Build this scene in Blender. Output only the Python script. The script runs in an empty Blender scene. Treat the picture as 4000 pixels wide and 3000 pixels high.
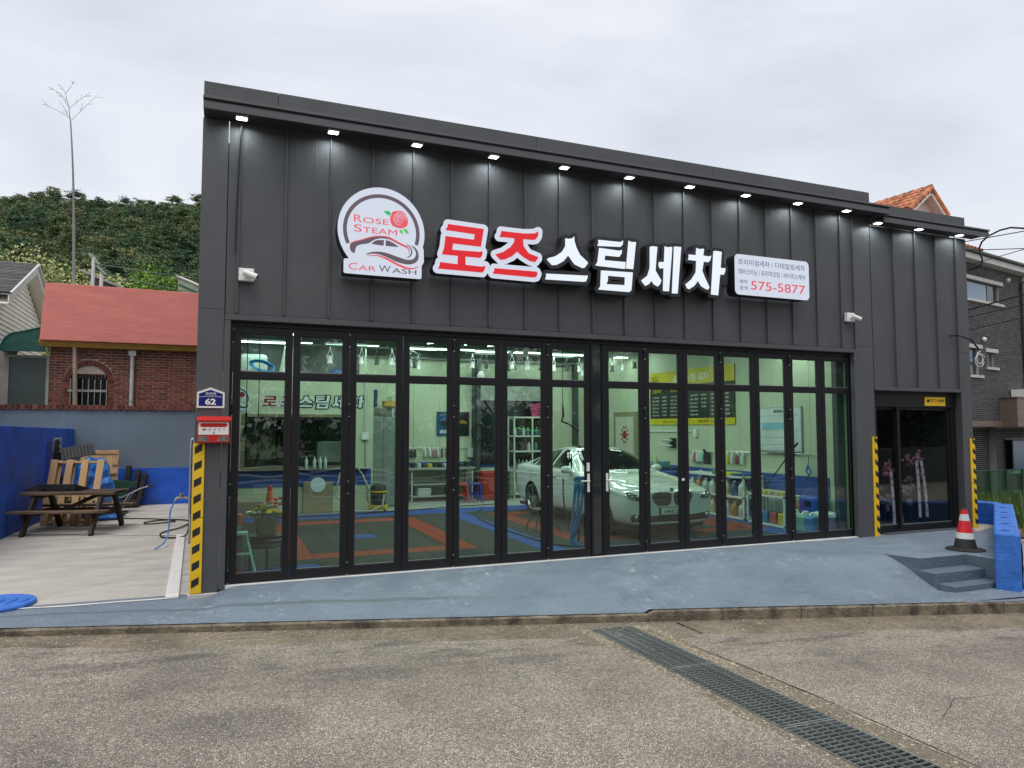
import bpy, bmesh, math, random
import numpy as np
from mathutils import Vector, Matrix
from mathutils.bvhtree import BVHTree
R = math.radians
random.seed(7); np.random.seed(7)
sc = bpy.context.scene
col = sc.collection
# ---------------------------------------------------------------- camera
cd = bpy.data.cameras.new('camera'); cam = bpy.data.objects.new('camera', cd); col.objects.link(cam)
cam.location = (-.109, -8.95, 1.836)
cam.rotation_euler = (R(90+3.507), 0, R(-22.093))
cd.sensor_width = 36; cd.lens = 24.898; cd.clip_start = .05; cd.clip_end = 3000
sc.camera = cam
# ---------------------------------------------------------------- world: overcast
SUN_EL, SUN_AZ = R(68), R(205)
w = bpy.data.worlds.new('World'); sc.world = w; w.use_nodes = True
nt = w.node_tree; nt.nodes.clear()
def nn(t, **k):
    n = nt.nodes.new(t)
    for a, b in k.items(): setattr(n, a, b)
    return n
out = nn('ShaderNodeOutputWorld'); bg1 = nn('ShaderNodeBackground'); bg2 = nn('ShaderNodeBackground'); add = nn('ShaderNodeAddShader')
sky = nn('ShaderNodeTexSky'); sky.sky_type = 'NISHITA'; sky.sun_disc = False
sky.sun_elevation = SUN_EL; sky.sun_rotation = SUN_AZ; sky.air_density = 1.5; sky.dust_density = 4
nt.links.new(sky.outputs[0], bg1.inputs[0]); bg1.inputs[1].default_value = .05
tc = nn('ShaderNodeTexCoord'); mp = nn('ShaderNodeMapping'); mp.inputs['Scale'].default_value = (1.0, 1.0, 3.2)
no = nn('ShaderNodeTexNoise'); no.inputs['Scale'].default_value = 2.3; no.inputs['Detail'].default_value = 5; no.inputs['Roughness'].default_value = .5
no.inputs['Distortion'].default_value = .6
nt.links.new(tc.outputs['Generated'], mp.inputs[0]); nt.links.new(mp.outputs[0], no.inputs[0])
cr = nn('ShaderNodeValToRGB')
cr.color_ramp.elements[0].position = .3; cr.color_ramp.elements[0].color = (.475, .488, .525, 1)
cr.color_ramp.elements[1].position = .68; cr.color_ramp.elements[1].color = (.650, .648, .650, 1)
e = cr.color_ramp.elements.new(.5); e.color = (.575, .582, .605, 1)
nt.links.new(no.outputs[0], cr.inputs[0]); nt.links.new(cr.outputs[0], bg2.inputs[0]); bg2.inputs[1].default_value = 1.2
nt.links.new(bg1.outputs[0], add.inputs[0]); nt.links.new(bg2.outputs[0], add.inputs[1]); nt.links.new(add.outputs[0], out.inputs[0])
sd = bpy.data.lights.new('sun', 'SUN'); sd.energy = 1.5; sd.angle = R(40); sd.color = (1, .98, .95)
so = bpy.data.objects.new('sun', sd); col.objects.link(so); so.rotation_euler = (R(90)-SUN_EL, 0, R(180)-SUN_AZ)
sc.view_settings.view_transform = 'Standard'; sc.view_settings.look = 'None'
sc.view_settings.exposure = 0; sc.view_settings.gamma = 1; sc.view_settings.use_curve_mapping = False
sc.render.engine = 'CYCLES'
cy = sc.cycles; cy.use_denoising = True; cy.max_bounces = 8; cy.transparent_max_bounces = 24; cy.diffuse_bounces = 3; cy.glossy_bounces = 3
cy.transmission_bounces = 4; cy.sample_clamp_indirect = 4; cy.caustics_reflective = False; cy.caustics_refractive = False
# ---------------------------------------------------------------- materials
def newmat(name):
    m = bpy.data.materials.new(name); m.use_nodes = True
    t = m.node_tree; b = t.nodes['Principled BSDF']
    return m, t, b
def pm(name, c, rough=.6, metal=0., var=.12, vs=3., bump=0., bs=60., spec=.5, coat=0., rnd=0., dirt=None, ds=1.2, dt=(.5, .7), stretch=None, disp=None):
    """procedural: two octaves of colour variation, optional per-piece random value, dirt stains and bump"""
    m, t, b = newmat(name); L = t.links
    tc = t.nodes.new('ShaderNodeTexCoord'); src = tc.outputs['Object']
    if stretch:
        mp = t.nodes.new('ShaderNodeMapping'); mp.inputs['Scale'].default_value = stretch; L.new(src, mp.inputs[0]); src = mp.outputs[0]
    n = t.nodes.new('ShaderNodeTexNoise'); n.inputs['Scale'].default_value = vs; n.inputs['Detail'].default_value = 6; L.new(src, n.inputs[0])
    mr = t.nodes.new('ShaderNodeMapRange'); mr.inputs[1].default_value = .3; mr.inputs[2].default_value = .7
    mr.inputs[3].default_value = 1-var; mr.inputs[4].default_value = 1+var; L.new(n.outputs[0], mr.inputs[0])
    val = mr.outputs[0]
    if rnd:
        g = t.nodes.new('ShaderNodeNewGeometry'); oi = t.nodes.new('ShaderNodeObjectInfo')
        ad = t.nodes.new('ShaderNodeMath'); ad.operation = 'ADD'; L.new(g.outputs['Random Per Island'], ad.inputs[0]); L.new(oi.outputs['Random'], ad.inputs[1])
        fr = t.nodes.new('ShaderNodeMath'); fr.operation = 'FRACT'; L.new(ad.outputs[0], fr.inputs[0])
        m2 = t.nodes.new('ShaderNodeMapRange'); m2.inputs[3].default_value = 1-rnd; m2.inputs[4].default_value = 1+rnd; L.new(fr.outputs[0], m2.inputs[0])
        mu = t.nodes.new('ShaderNodeMath'); mu.operation = 'MULTIPLY'; L.new(val, mu.inputs[0]); L.new(m2.outputs[0], mu.inputs[1]); val = mu.outputs[0]
    vm = t.nodes.new('ShaderNodeVectorMath'); vm.operation = 'SCALE'; vm.inputs[0].default_value = c[:3]; L.new(val, vm.inputs['Scale'])
    colr = vm.outputs[0]
    if dirt:
        d = t.nodes.new('ShaderNodeTexNoise'); d.inputs['Scale'].default_value = ds; d.inputs['Detail'].default_value = 8; d.inputs['Roughness'].default_value = .65; L.new(src, d.inputs[0])
        dr = t.nodes.new('ShaderNodeMapRange'); dr.inputs[1].default_value = dt[0]; dr.inputs[2].default_value = dt[1]; L.new(d.outputs[0], dr.inputs[0])
        mx = t.nodes.new('ShaderNodeMixRGB'); L.new(dr.outputs[0], mx.inputs[0]); L.new(colr, mx.inputs[1]); mx.inputs[2].default_value = (*dirt[:3], 1); colr = mx.outputs[0]
    L.new(colr, b.inputs['Base Color'])
    b.inputs['Roughness'].default_value = rough; b.inputs['Metallic'].default_value = metal
    b.inputs['Specular IOR Level'].default_value = spec; b.inputs['Coat Weight'].default_value = coat
    if bump:
        n2 = t.nodes.new('ShaderNodeTexNoise'); n2.inputs['Scale'].default_value = bs; n2.inputs['Detail'].default_value = 5; L.new(src, n2.inputs[0])
        bp = t.nodes.new('ShaderNodeBump'); bp.inputs['Strength'].default_value = min(1, bump); bp.inputs['Distance'].default_value = .01*max(1, bump); L.new(n2.outputs[0], bp.inputs['Height']); L.new(bp.outputs[0], b.inputs['Normal'])
    return m
def emis(name, c, s):
    m, t, b = newmat(name); b.inputs['Base Color'].default_value = (*[x*.25 for x in c], 1); b.inputs['Emission Color'].default_value = (*c, 1); b.inputs['Emission Strength'].default_value = s
    b.inputs['Roughness'].default_value = .4
    return m
def glassmat(name, tint, f0=.04, rough=0.):
    m, t, b = newmat(name); t.nodes.remove(b); L = t.links; o = t.nodes['Material Output']
    tr = t.nodes.new('ShaderNodeBsdfTransparent'); tr.inputs[0].default_value = (*tint, 1)
    gl = t.nodes.new('ShaderNodeBsdfGlossy'); gl.inputs['Roughness'].default_value = rough; gl.inputs[0].default_value = (1, 1, 1, 1)
    g = t.nodes.new('ShaderNodeNewGeometry'); dp = t.nodes.new('ShaderNodeVectorMath'); dp.operation = 'DOT_PRODUCT'
    L.new(g.outputs['Incoming'], dp.inputs[0]); L.new(g.outputs['Normal'], dp.inputs[1])
    def ma(op, a, bb):
        x = t.nodes.new('ShaderNodeMath'); x.operation = op
        for i, v in enumerate((a, bb)):
            if v is None: continue
            if isinstance(v, (int, float)): x.inputs[i].default_value = v
            else: L.new(v, x.inputs[i])
        return x.outputs[0]
    f = ma('ADD', ma('MULTIPLY', ma('POWER', ma('SUBTRACT', 1.0, ma('ABSOLUTE', dp.outputs['Value'], None)), 5.0), 1-f0), f0)
    mx = t.nodes.new('ShaderNodeMixShader'); L.new(f, mx.inputs[0]); L.new(tr.outputs[0], mx.inputs[1]); L.new(gl.outputs[0], mx.inputs[2]); L.new(mx.outputs[0], o.inputs[0])
    return m
# ---------------------------------------------------------------- mesh builder
def smooth_path(pts, n=5):
    P = [Vector(p) for p in pts]; o = []
    for i in range(len(P)-1):
        a, b, c, d = P[max(i-1, 0)], P[i], P[i+1], P[min(i+2, len(P)-1)]
        for k in range(n):
            t = k/n; o.append(.5*((2*b)+(c-a)*t+(2*a-5*b+4*c-d)*t*t+(3*b-a-3*c+d)*t**3))
    return o+[P[-1]]
class MB:
    def __init__(s): s.v = []; s.f = []
    def add(s, vs, fs):
        n = len(s.v); s.v += [tuple(p) for p in vs]; s.f += [tuple(i+n for i in f) for f in fs]; return s
    def box(s, x0, x1, y0, y1, z0, z1):
        return s.add([(x0, y0, z0), (x1, y0, z0), (x1, y1, z0), (x0, y1, z0), (x0, y0, z1), (x1, y0, z1), (x1, y1, z1), (x0, y1, z1)],
                     [(0, 3, 2, 1), (4, 5, 6, 7), (0, 1, 5, 4), (1, 2, 6, 5), (2, 3, 7, 6), (3, 0, 4, 7)])
    def beam(s, a, b, wx, wy, up=(0, 0, 1)):
        a, b = Vector(a), Vector(b); d = (b-a).normalized(); u = Vector(up)
        if abs(d.dot(u)) > .98: u = Vector((0, 1, 0))
        x = d.cross(u).normalized(); y = x.cross(d).normalized(); x *= wx/2; y *= wy/2
        vs = [a-x-y, a+x-y, a+x+y, a-x+y, b-x-y, b+x-y, b+x+y, b-x+y]
        return s.add(vs, [(0, 1, 2, 3), (4, 7, 6, 5), (0, 4, 5, 1), (1, 5, 6, 2), (2, 6, 7, 3), (3, 7, 4, 0)])
    def tube(s, pts, r, n=8, cap=True):
        pts = [Vector(p) for p in pts]; rs = r if isinstance(r, (list, tuple)) else [r]*len(pts); base = len(s.v); prev = None
        for i, p in enumerate(pts):
            d = (pts[min(i+1, len(pts)-1)]-pts[max(i-1, 0)]).normalized()
            if prev is None:
                u = Vector((0, 0, 1)) if abs(d.z) < .9 else Vector((1, 0, 0)); x = d.cross(u).normalized()
            else:
                x = (prev - d*prev.dot(d)).normalized()
            prev = x; y = d.cross(x)
            for k in range(n):
                a = 2*math.pi*k/n; s.v.append(tuple(p+(x*math.cos(a)+y*math.sin(a))*rs[i]))
        for i in range(len(pts)-1):
            for k in range(n):
                a = base+i*n+k; b = base+i*n+(k+1) % n; s.f.append((a, b, b+n, a+n))
        if cap:
            s.f.append(tuple(base+k for k in range(n))[::-1]); s.f.append(tuple(base+(len(pts)-1)*n+k for k in range(n)))
        return s
    def cyl(s, c, r, h, n=16, r2=None, axis='z'):
        c = Vector(c); a = {'z': (0, 0, h), 'x': (h, 0, 0), 'y': (0, h, 0)}[axis]
        return s.tube([c, c+Vector(a)], [r, r if r2 is None else r2], n)
    def lathe(s, c, prof, n=20, cap=True):
        base = len(s.v)
        for r, z in prof:
            for k in range(n):
                a = 2*math.pi*k/n; s.v.append((c[0]+r*math.cos(a), c[1]+r*math.sin(a), c[2]+z))
        for i in range(len(prof)-1):
            for k in range(n):
                a = base+i*n+k; b = base+i*n+(k+1) % n; s.f.append((a, b, b+n, a+n))
        if cap: s.f.append(tuple(base+k for k in range(n))[::-1]); s.f.append(tuple(base+(len(prof)-1)*n+k for k in range(n)))
        return s
    def sphere(s, c, r, n=10, m=6, sq=(1, 1, 1)):
        pr = [(math.sin(math.pi*i/m), -math.cos(math.pi*i/m)) for i in range(m+1)]; base = len(s.v)
        for a, b in pr:
            for k in range(n):
                t = 2*math.pi*k/n; s.v.append((c[0]+r*sq[0]*a*math.cos(t), c[1]+r*sq[1]*a*math.sin(t), c[2]+r*sq[2]*b))
        for i in range(m):
            for k in range(n):
                a = base+i*n+k; b = base+i*n+(k+1) % n; s.f.append((a, b, b+n, a+n))
        return s
    def xz(s, poly, y0, y1):   # polygon in (x,z) extruded between two y
        n = len(poly); ar = sum(poly[i][0]*poly[(i+1) % n][1]-poly[(i+1) % n][0]*poly[i][1] for i in range(n))
        if ar < 0: poly = poly[::-1]
        vs = [(x, y0, z) for x, z in poly]+[(x, y1, z) for x, z in poly]
        return s.add(vs, [tuple(range(n)), tuple(range(2*n-1, n-1, -1))]+[(i, i+n, (i+1) % n+n, (i+1) % n) for i in range(n)])
    def tf(s, M):
        M = Matrix(M) if not isinstance(M, Matrix) else M
        s.v = [tuple(M @ Vector(p)) for p in s.v]; return s
    def mesh(s, name, mat=None, smooth=False):
        me = bpy.data.meshes.new(name); me.from_pydata(s.v, [], s.f); me.update()
        if mat: me.materials.append(mat)
        if smooth: me.polygons.foreach_set('use_smooth', [True]*len(me.polygons))
        return me
    def build(s, name, mat=None, parent=None, smooth=False, bevel=0., **kw):
        me = s.mesh(name, mat, smooth)
        return link(name, me, parent, bevel=bevel, **kw)
def link(name, me, parent=None, bevel=0., loc=None, kind=None, label=None, cat=None, group=None):
    o = bpy.data.objects.new(name, me); col.objects.link(o)
    if parent is not None: o.parent = parent
    if loc is not None: o.location = loc
    if bevel:
        b = o.modifiers.new('bevel', 'BEVEL'); b.width = bevel; b.segments = 2; b.limit_method = 'ANGLE'
    if kind: o['kind'] = kind
    if label: o['label'] = label
    if cat: o['category'] = cat
    if group: o['group'] = group
    return o
def thing(name, label, cat, loc=(0, 0, 0), rz=0, group=None):
    o = bpy.data.objects.new(name, None); col.objects.link(o); o.empty_display_size = .1
    o.location = loc; o.rotation_euler = (0, 0, rz); o['label'] = label; o['category'] = cat
    if group: o['group'] = group
    return o
def dup(root, loc=None, rz=None, label=None, group=None, parent=None):
    r = root.copy(); col.objects.link(r)
    if parent is not None: r.parent = parent
    if loc is not None: r.location = loc
    if rz is not None: r.rotation_euler = (0, 0, rz)
    if label: r['label'] = label
    if group: r['group'] = group
    for c in root.children:
        k = c.copy(); col.objects.link(k); k.parent = r
        for g in c.children:
            q = g.copy(); col.objects.link(q); q.parent = k
    return r
def evalmesh(o):
    bpy.context.view_layer.update(); dg = bpy.context.evaluated_depsgraph_get()
    return bpy.data.meshes.new_from_object(o.evaluated_get(dg))
def text(name, body, mat, parent, origin, w, h, right=(1, 0, 0), up=(0, 0, 1), bold=0., ext=.001, shear=0., extra=None):
    """lettering stretched into a w x h box whose lower-left corner is origin"""
    c = bpy.data.curves.new('t', 'FONT'); c.body = body; c.offset = bold; c.shear = shear; c.resolution_u = 4
    o = bpy.data.objects.new('t', c); col.objects.link(o); me = evalmesh(o)
    bpy.data.objects.remove(o); bpy.data.curves.remove(c)
    n = len(me.vertices); a = np.zeros(n*3); me.vertices.foreach_get('co', a); a = a.reshape(-1, 3)
    mn, mx = a.min(0), a.max(0); sx = w/(mx[0]-mn[0]); sy = (h/(mx[1]-mn[1])) if h else sx
    r_, u_ = np.array(Vector(right).normalized()), np.array(Vector(up).normalized()); nn_ = np.cross(r_, u_)
    P = np.array(origin)+np.outer((a[:, 0]-mn[0])*sx, r_)+np.outer((a[:, 1]-mn[1])*sy, u_)
    v2 = P+nn_*ext
    fs = [tuple(p.vertices) for p in me.polygons]
    m = MB(); m.add([tuple(x) for x in v2], fs)
    bpy.data.meshes.remove(me)
    return m.build(name, mat, parent)
# union outline of polygons grown by r, as polygons (grid distance field + marching squares); returns outer and hole loops
def outline(polys, holes=(), r=0., step=.008):
    P = [np.array(p) for p in polys]; H = [np.array(p) for p in holes]
    mn = np.min([p.min(0) for p in P], 0)-r-3*step; mx = np.max([p.max(0) for p in P], 0)+r+3*step
    xs = np.arange(mn[0], mx[0], step); ys = np.arange(mn[1], mx[1], step); X, Y = np.meshgrid(xs, ys, indexing='ij')
    def sdf(p):
        a = p; b = np.roll(p, -1, 0); d = np.full(X.shape, 1e9); ins = np.zeros(X.shape, bool)
        for (ax, ay), (bx, by) in zip(a, b):
            ex, ey = bx-ax, by-ay; t = np.clip(((X-ax)*ex+(Y-ay)*ey)/(ex*ex+ey*ey+1e-12), 0, 1)
            d = np.minimum(d, np.hypot(X-ax-t*ex, Y-ay-t*ey))
            c = ((ay > Y) != (by > Y)); ins ^= c & (X < (bx-ax)*(Y-ay)/((by-ay) if by != ay else 1e-9)+ax)
        return np.where(ins, -d, d)
    D = np.min([sdf(p) for p in P], 0)
    for h in H: D = np.maximum(D, -sdf(h))
    D = D-r
    nx, ny = D.shape; segs = {}
    def ip(i, j, k, l):
        a, b = D[i, j], D[k, l]; t = a/(a-b); return (xs[i]+(xs[k]-xs[i])*t, ys[j]+(ys[l]-ys[j])*t)
    S = D < 0
    act = np.argwhere((S[:-1, :-1].astype(int)+S[1:, :-1]+S[1:, 1:]+S[:-1, 1:]) % 4 != 0)
    pts = {}
    def key(i, j, k, l):
        kk = (min(i, k), min(j, l), i != k)
        if kk not in pts: pts[kk] = ip(i, j, k, l)
        return kk
    for i, j in act:
        c = [(i, j), (i+1, j), (i+1, j+1), (i, j+1)]; s_ = [S[q] for q in c]; es = []
        for q in range(4):
            a, b = c[q], c[(q+1) % 4]
            if S[a] != S[b]: es.append((key(*a, *b), bool(S[a])))
        outs = [k_ for k_, a in es if a]; ins_ = [k_ for k_, a in es if not a]
        if len(es) == 2: segs[outs[0]] = ins_[0]
        else:
            for q in range(4):
                if es[q][1]: segs[es[q][0]] = es[(q+1) % 4][0]
    loops = []
    while segs:
        k0 = next(iter(segs)); lp = [k0]; k = segs.pop(k0)
        while k != k0 and k in segs: lp.append(k); k = segs.pop(k)
        q = np.array([pts[a] for a in lp])
        # simplify
        if len(q) > 8:
            keep = [0]; 
            for i in range(1, len(q)):
                a = q[keep[-1]]; b = q[(i+1) % len(q)]; seg = q[keep[-1]+1:i+1]; dd = b-a; L_ = math.hypot(*dd)
                if L_ < 1e-9: continue
                if np.max(np.abs(np.cross(dd, seg-a)))/L_ > step*.12 or i-keep[-1] > 12: keep.append(i)
            q = q[keep]
        if len(q) > 2: loops.append([tuple(x) for x in q])
    return loops
def filled(name, loops, y0, y1, mat, parent=None, sidemat=None, faceonly=False):
    """closed loops in x,z (holes allowed) made into a solid between planes y0 (front, towards -y) and y1"""
    c = bpy.data.curves.new('c', 'CURVE'); c.dimensions = '2D'; c.fill_mode = 'BOTH'
    for lp in loops:
        s_ = c.splines.new('POLY'); s_.points.add(len(lp)-1)
        for p, (x, z) in zip(s_.points, lp): p.co = (x, z, 0, 1)
        s_.use_cyclic_u = True
    c.extrude = abs(y1-y0)/2
    o = bpy.data.objects.new('c', c); col.objects.link(o); me = evalmesh(o); bpy.data.objects.remove(o); bpy.data.curves.remove(c)
    mid = (y0+y1)/2
    me.transform(Matrix(((1, 0, 0, 0), (0, 0, -1, mid), (0, 1, 0, 0), (0, 0, 0, 1))))
    me.name = name; me.materials.clear(); me.materials.append(mat)
    if sidemat:
        me.materials.append(sidemat)
        for p in me.polygons:
            if abs(p.normal.y) < .5: p.material_index = 1
    return link(name, me, parent)
# brick facing on a plane: origin, right vector, width, height; returns nothing.  inside(x,z) tells where a brick may stand
def bricks(parent, org, right, W, H, bl, bh, jt, mat, depth=.02, skip=None, limit=300, name='brick', nrm=None, order=None, bond=.5):
    org = Vector(org); r_ = Vector(right).normalized(); up = Vector((0, 0, 1)); n_ = r_.cross(up) if nrm is None else Vector(nrm)
    cells = []
    rows = int(H/(bh+jt)); 
    for j in range(rows):
        z = j*(bh+jt); x = -((j % 2)*bond*(bl+jt))
        while x < W:
            a, b = max(x, 0), min(x+bl, W)
            if b-a > .03:
                segs = [(a, b)] if not skip else skip(a, b, z, z+bh)
                for a2, b2 in segs:
                    if b2-a2 > .025: cells.append((a2, b2, z, z+bh))
            x += bl+jt
    if order: cells.sort(key=order)
    cache = {}; rest = MB()
    def geo(m, o, l, h, d):
        e = .002
        A = [o, o+r_*l, o+r_*l+up*h, o+up*h]; B_ = [o+r_*e+up*e+n_*d, o+r_*(l-e)+up*e+n_*d, o+r_*(l-e)+up*(h-e)+n_*d, o+r_*e+up*(h-e)+n_*d]
        m.add(A+B_, [(4, 5, 6, 7), (0, 1, 5, 4), (1, 2, 6, 5), (2, 3, 7, 6), (3, 0, 4, 7)])
    for i, (a, b, z0, z1) in enumerate(cells):
        o = org+r_*a+up*z0
        if i < limit:
            k = (round(b-a, 2), round(z1-z0, 3))
            if k not in cache: mm = MB(); geo(mm, Vector((0, 0, 0)), b-a, z1-z0, depth); cache[k] = mm.mesh(name, mat)
            link(name, cache[k], parent, loc=o+n_*random.uniform(-.002, .003))
        else: geo(rest, o, b-a, z1-z0, depth+random.uniform(-.003, .003))
    if rest.v: rest.build(name+'_courses', mat, parent, kind='stuff')

# traced outlines of the sign letters and logo, metres on the facade (x, z)
LETTERS={
 'ro':([[(2.527, 4.474), (3.02, 4.459), (2.98, 4.217), (2.595, 4.223), (2.586, 4.14), (2.96, 4.147), (3.007, 4.159), (2.995, 4.096), (2.971, 4.067), (2.446, 4.066), (2.475, 4.154), (2.493, 4.312), (2.883, 4.302), (2.893, 4.376), (2.489, 4.391), (2.516, 4.428)], [(2.665, 4.09), (2.766, 4.09), (2.767, 3.952), (2.658, 3.952)], [(2.422, 3.964), (2.652, 3.956), (2.771, 3.957), (2.991, 3.953), (3.046, 3.969), (3.032, 3.912), (3.002, 3.874), (2.389, 3.876), (2.414, 3.91)]],[]),
 'jeu':([[(3.267, 4.46), (3.593, 4.459), (3.754, 4.478), (3.814, 4.512), (3.808, 4.447), (3.775, 4.398), (3.732, 4.383), (3.236, 4.377), (3.261, 4.414)], [(3.459, 4.388), (3.586, 4.385), (3.593, 4.286), (3.667, 4.194), (3.807, 4.157), (3.807, 4.137), (3.759, 4.079), (3.678, 4.091), (3.571, 4.145), (3.497, 4.201), (3.424, 4.131), (3.319, 4.077), (3.257, 4.067), (3.181, 4.133), (3.298, 4.179), (3.403, 4.258), (3.455, 4.328)], [(3.169, 3.948), (3.785, 3.953), (3.8, 3.927), (3.78, 3.879), (3.742, 3.868), (3.154, 3.873), (3.144, 3.876), (3.169, 3.913)]],[]),
 'seu':([[(4.361, 4.5), (4.365, 4.433), (4.394, 4.344), (4.45, 4.246), (4.564, 4.158), (4.575, 4.139), (4.522, 4.068), (4.483, 4.061), (4.359, 4.105), (4.265, 4.219), (4.191, 4.131), (4.091, 4.072), (4.014, 4.061), (3.942, 4.129), (3.948, 4.15), (4.069, 4.191), (4.169, 4.261), (4.221, 4.347), (4.221, 4.459), (4.271, 4.454), (4.327, 4.466)], [(3.926, 3.937), (4.562, 3.959), (4.571, 3.984), (4.566, 3.928), (4.539, 3.875), (4.504, 3.868), (3.91, 3.856), (3.928, 3.897)]],[]),
 'tim':([[(4.739, 4.487), (4.763, 4.489), (5.105, 4.492), (5.148, 4.522), (5.14, 4.458), (5.104, 4.421), (4.722, 4.4), (4.746, 4.44)], [(4.755, 4.374), (5.084, 4.364), (5.127, 4.383), (5.122, 4.33), (5.083, 4.274), (4.849, 4.273), (4.842, 4.204), (5.185, 4.209), (5.177, 4.107), (4.69, 4.114), (4.725, 4.168)], [(5.237, 4.527), (5.285, 4.51), (5.366, 4.518), (5.358, 4.479), (5.312, 4.115), (5.191, 4.115)], [(4.782, 4.053), (5.304, 4.068), (5.277, 3.806), (5.24, 3.776), (4.733, 3.777), (4.768, 3.821)]],[[(4.894, 3.986), (5.171, 3.987), (5.165, 3.871), (4.867, 3.863), (4.891, 3.913)]]),
 'se':([[(5.596, 4.47), (5.641, 4.485), (5.728, 4.483), (5.708, 4.32), (5.69, 4.125), (5.788, 3.99), (5.77, 3.939), (5.727, 3.893), (5.657, 3.92), (5.616, 3.97), (5.571, 3.913), (5.509, 3.887), (5.441, 3.96), (5.548, 4.039), (5.591, 4.16)], [(5.854, 4.506), (5.892, 4.493), (5.988, 4.508), (5.979, 4.41), (5.919, 3.836), (5.813, 3.835), (5.831, 4.174), (5.761, 4.164), (5.741, 4.216), (5.75, 4.259), (5.838, 4.267)], [(6.019, 4.518), (6.147, 4.52), (6.138, 4.447), (6.071, 3.815), (5.969, 3.81)]],[]),
 'cha':([[(6.416, 4.535), (6.46, 4.521), (6.561, 4.535), (6.543, 4.429), (6.644, 4.423), (6.692, 4.441), (6.669, 4.363), (6.629, 4.333), (6.549, 4.335), (6.52, 4.195), (6.558, 4.11), (6.647, 3.951), (6.62, 3.912), (6.567, 3.923), (6.489, 3.961), (6.438, 4.034), (6.371, 3.952), (6.278, 3.895), (6.24, 3.905), (6.21, 3.962), (6.32, 4.047), (6.401, 4.163), (6.412, 4.336), (6.261, 4.338), (6.279, 4.372), (6.275, 4.42), (6.406, 4.423)], [(6.731, 4.514), (6.78, 4.523), (6.888, 4.517), (6.861, 4.268), (6.923, 4.265), (6.951, 4.276), (6.947, 4.231), (6.921, 4.166), (6.848, 4.162), (6.806, 3.841), (6.672, 3.843)]],[]),
}
LOGO={
 'carbody':[(1.272, 4.053), (1.277, 4.086), (1.316, 4.114), (1.403, 4.143), (1.507, 4.186), (1.587, 4.211), (1.684, 4.221), (1.766, 4.213), (1.832, 4.182), (1.916, 4.145), (1.999, 4.116), (2.021, 4.076), (2.017, 4.013), (2.008, 4.091), (1.983, 4.106), (1.899, 4.135), (1.808, 4.176), (1.75, 4.195), (1.668, 4.199), (1.603, 4.184), (1.555, 4.159), (1.507, 4.117), (1.404, 4.095), (1.357, 4.07), (1.337, 4.027), (1.336, 3.977), (1.302, 3.984), (1.278, 4.014)],
 'win1':[(1.54, 4.112), (1.571, 4.152), (1.612, 4.17), (1.693, 4.178), (1.69, 4.106)],
 'win2':[(1.716, 4.179), (1.767, 4.172), (1.833, 4.141), (1.881, 4.106), (1.715, 4.106)],
 'swoosh':[(1.451, 3.967), (1.509, 4.003), (1.589, 4.023), (1.686, 4.026), (1.785, 4.004), (1.884, 3.976), (1.984, 3.952), (2.051, 3.958), (2.093, 3.991), (2.109, 4.043), (2.092, 4.091), (2.032, 4.151), (2.092, 4.125), (2.13, 4.078), (2.143, 4.012), (2.127, 3.952), (2.085, 3.915), (2.018, 3.894), (1.935, 3.898), (1.835, 3.922), (1.736, 3.963), (1.638, 3.991), (1.557, 3.995)],
 'swoosh2':[(1.965, 4.165), (2.016, 4.142), (2.054, 4.096), (2.06, 4.046), (2.038, 4.003), (2.001, 3.978), (1.959, 3.971), (2.0, 3.987), (2.029, 4.019), (2.043, 4.057), (2.037, 4.094), (2.007, 4.133)],
 'redline':[(1.466, 3.948), (1.517, 3.971), (1.606, 3.983), (1.703, 3.968), (1.802, 3.927), (1.902, 3.883), (2.002, 3.854), (2.069, 3.854), (2.119, 3.877), (2.148, 3.896), (2.119, 3.862), (2.06, 3.837), (1.985, 3.833), (1.885, 3.86), (1.786, 3.905), (1.687, 3.95), (1.606, 3.97), (1.533, 3.964)],
 'rose':[(1.787, 4.546), (1.845, 4.567), (1.911, 4.575), (1.958, 4.558), (1.975, 4.522), (1.996, 4.491), (1.996, 4.424), (1.984, 4.381), (1.939, 4.359), (1.897, 4.345), (1.831, 4.36), (1.789, 4.377), (1.77, 4.432), (1.767, 4.478), (1.784, 4.509)],
 'leaf1':[(1.685, 4.539), (1.713, 4.553), (1.746, 4.557), (1.775, 4.537), (1.777, 4.504), (1.747, 4.496), (1.718, 4.513)],
 'leaf2':[(1.882, 4.324), (1.914, 4.333), (1.931, 4.317), (1.929, 4.275), (1.898, 4.293)],
 'leaf3':[(1.934, 4.346), (1.98, 4.351), (1.997, 4.324), (2.014, 4.284), (1.973, 4.296), (1.943, 4.318)],
}

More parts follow.
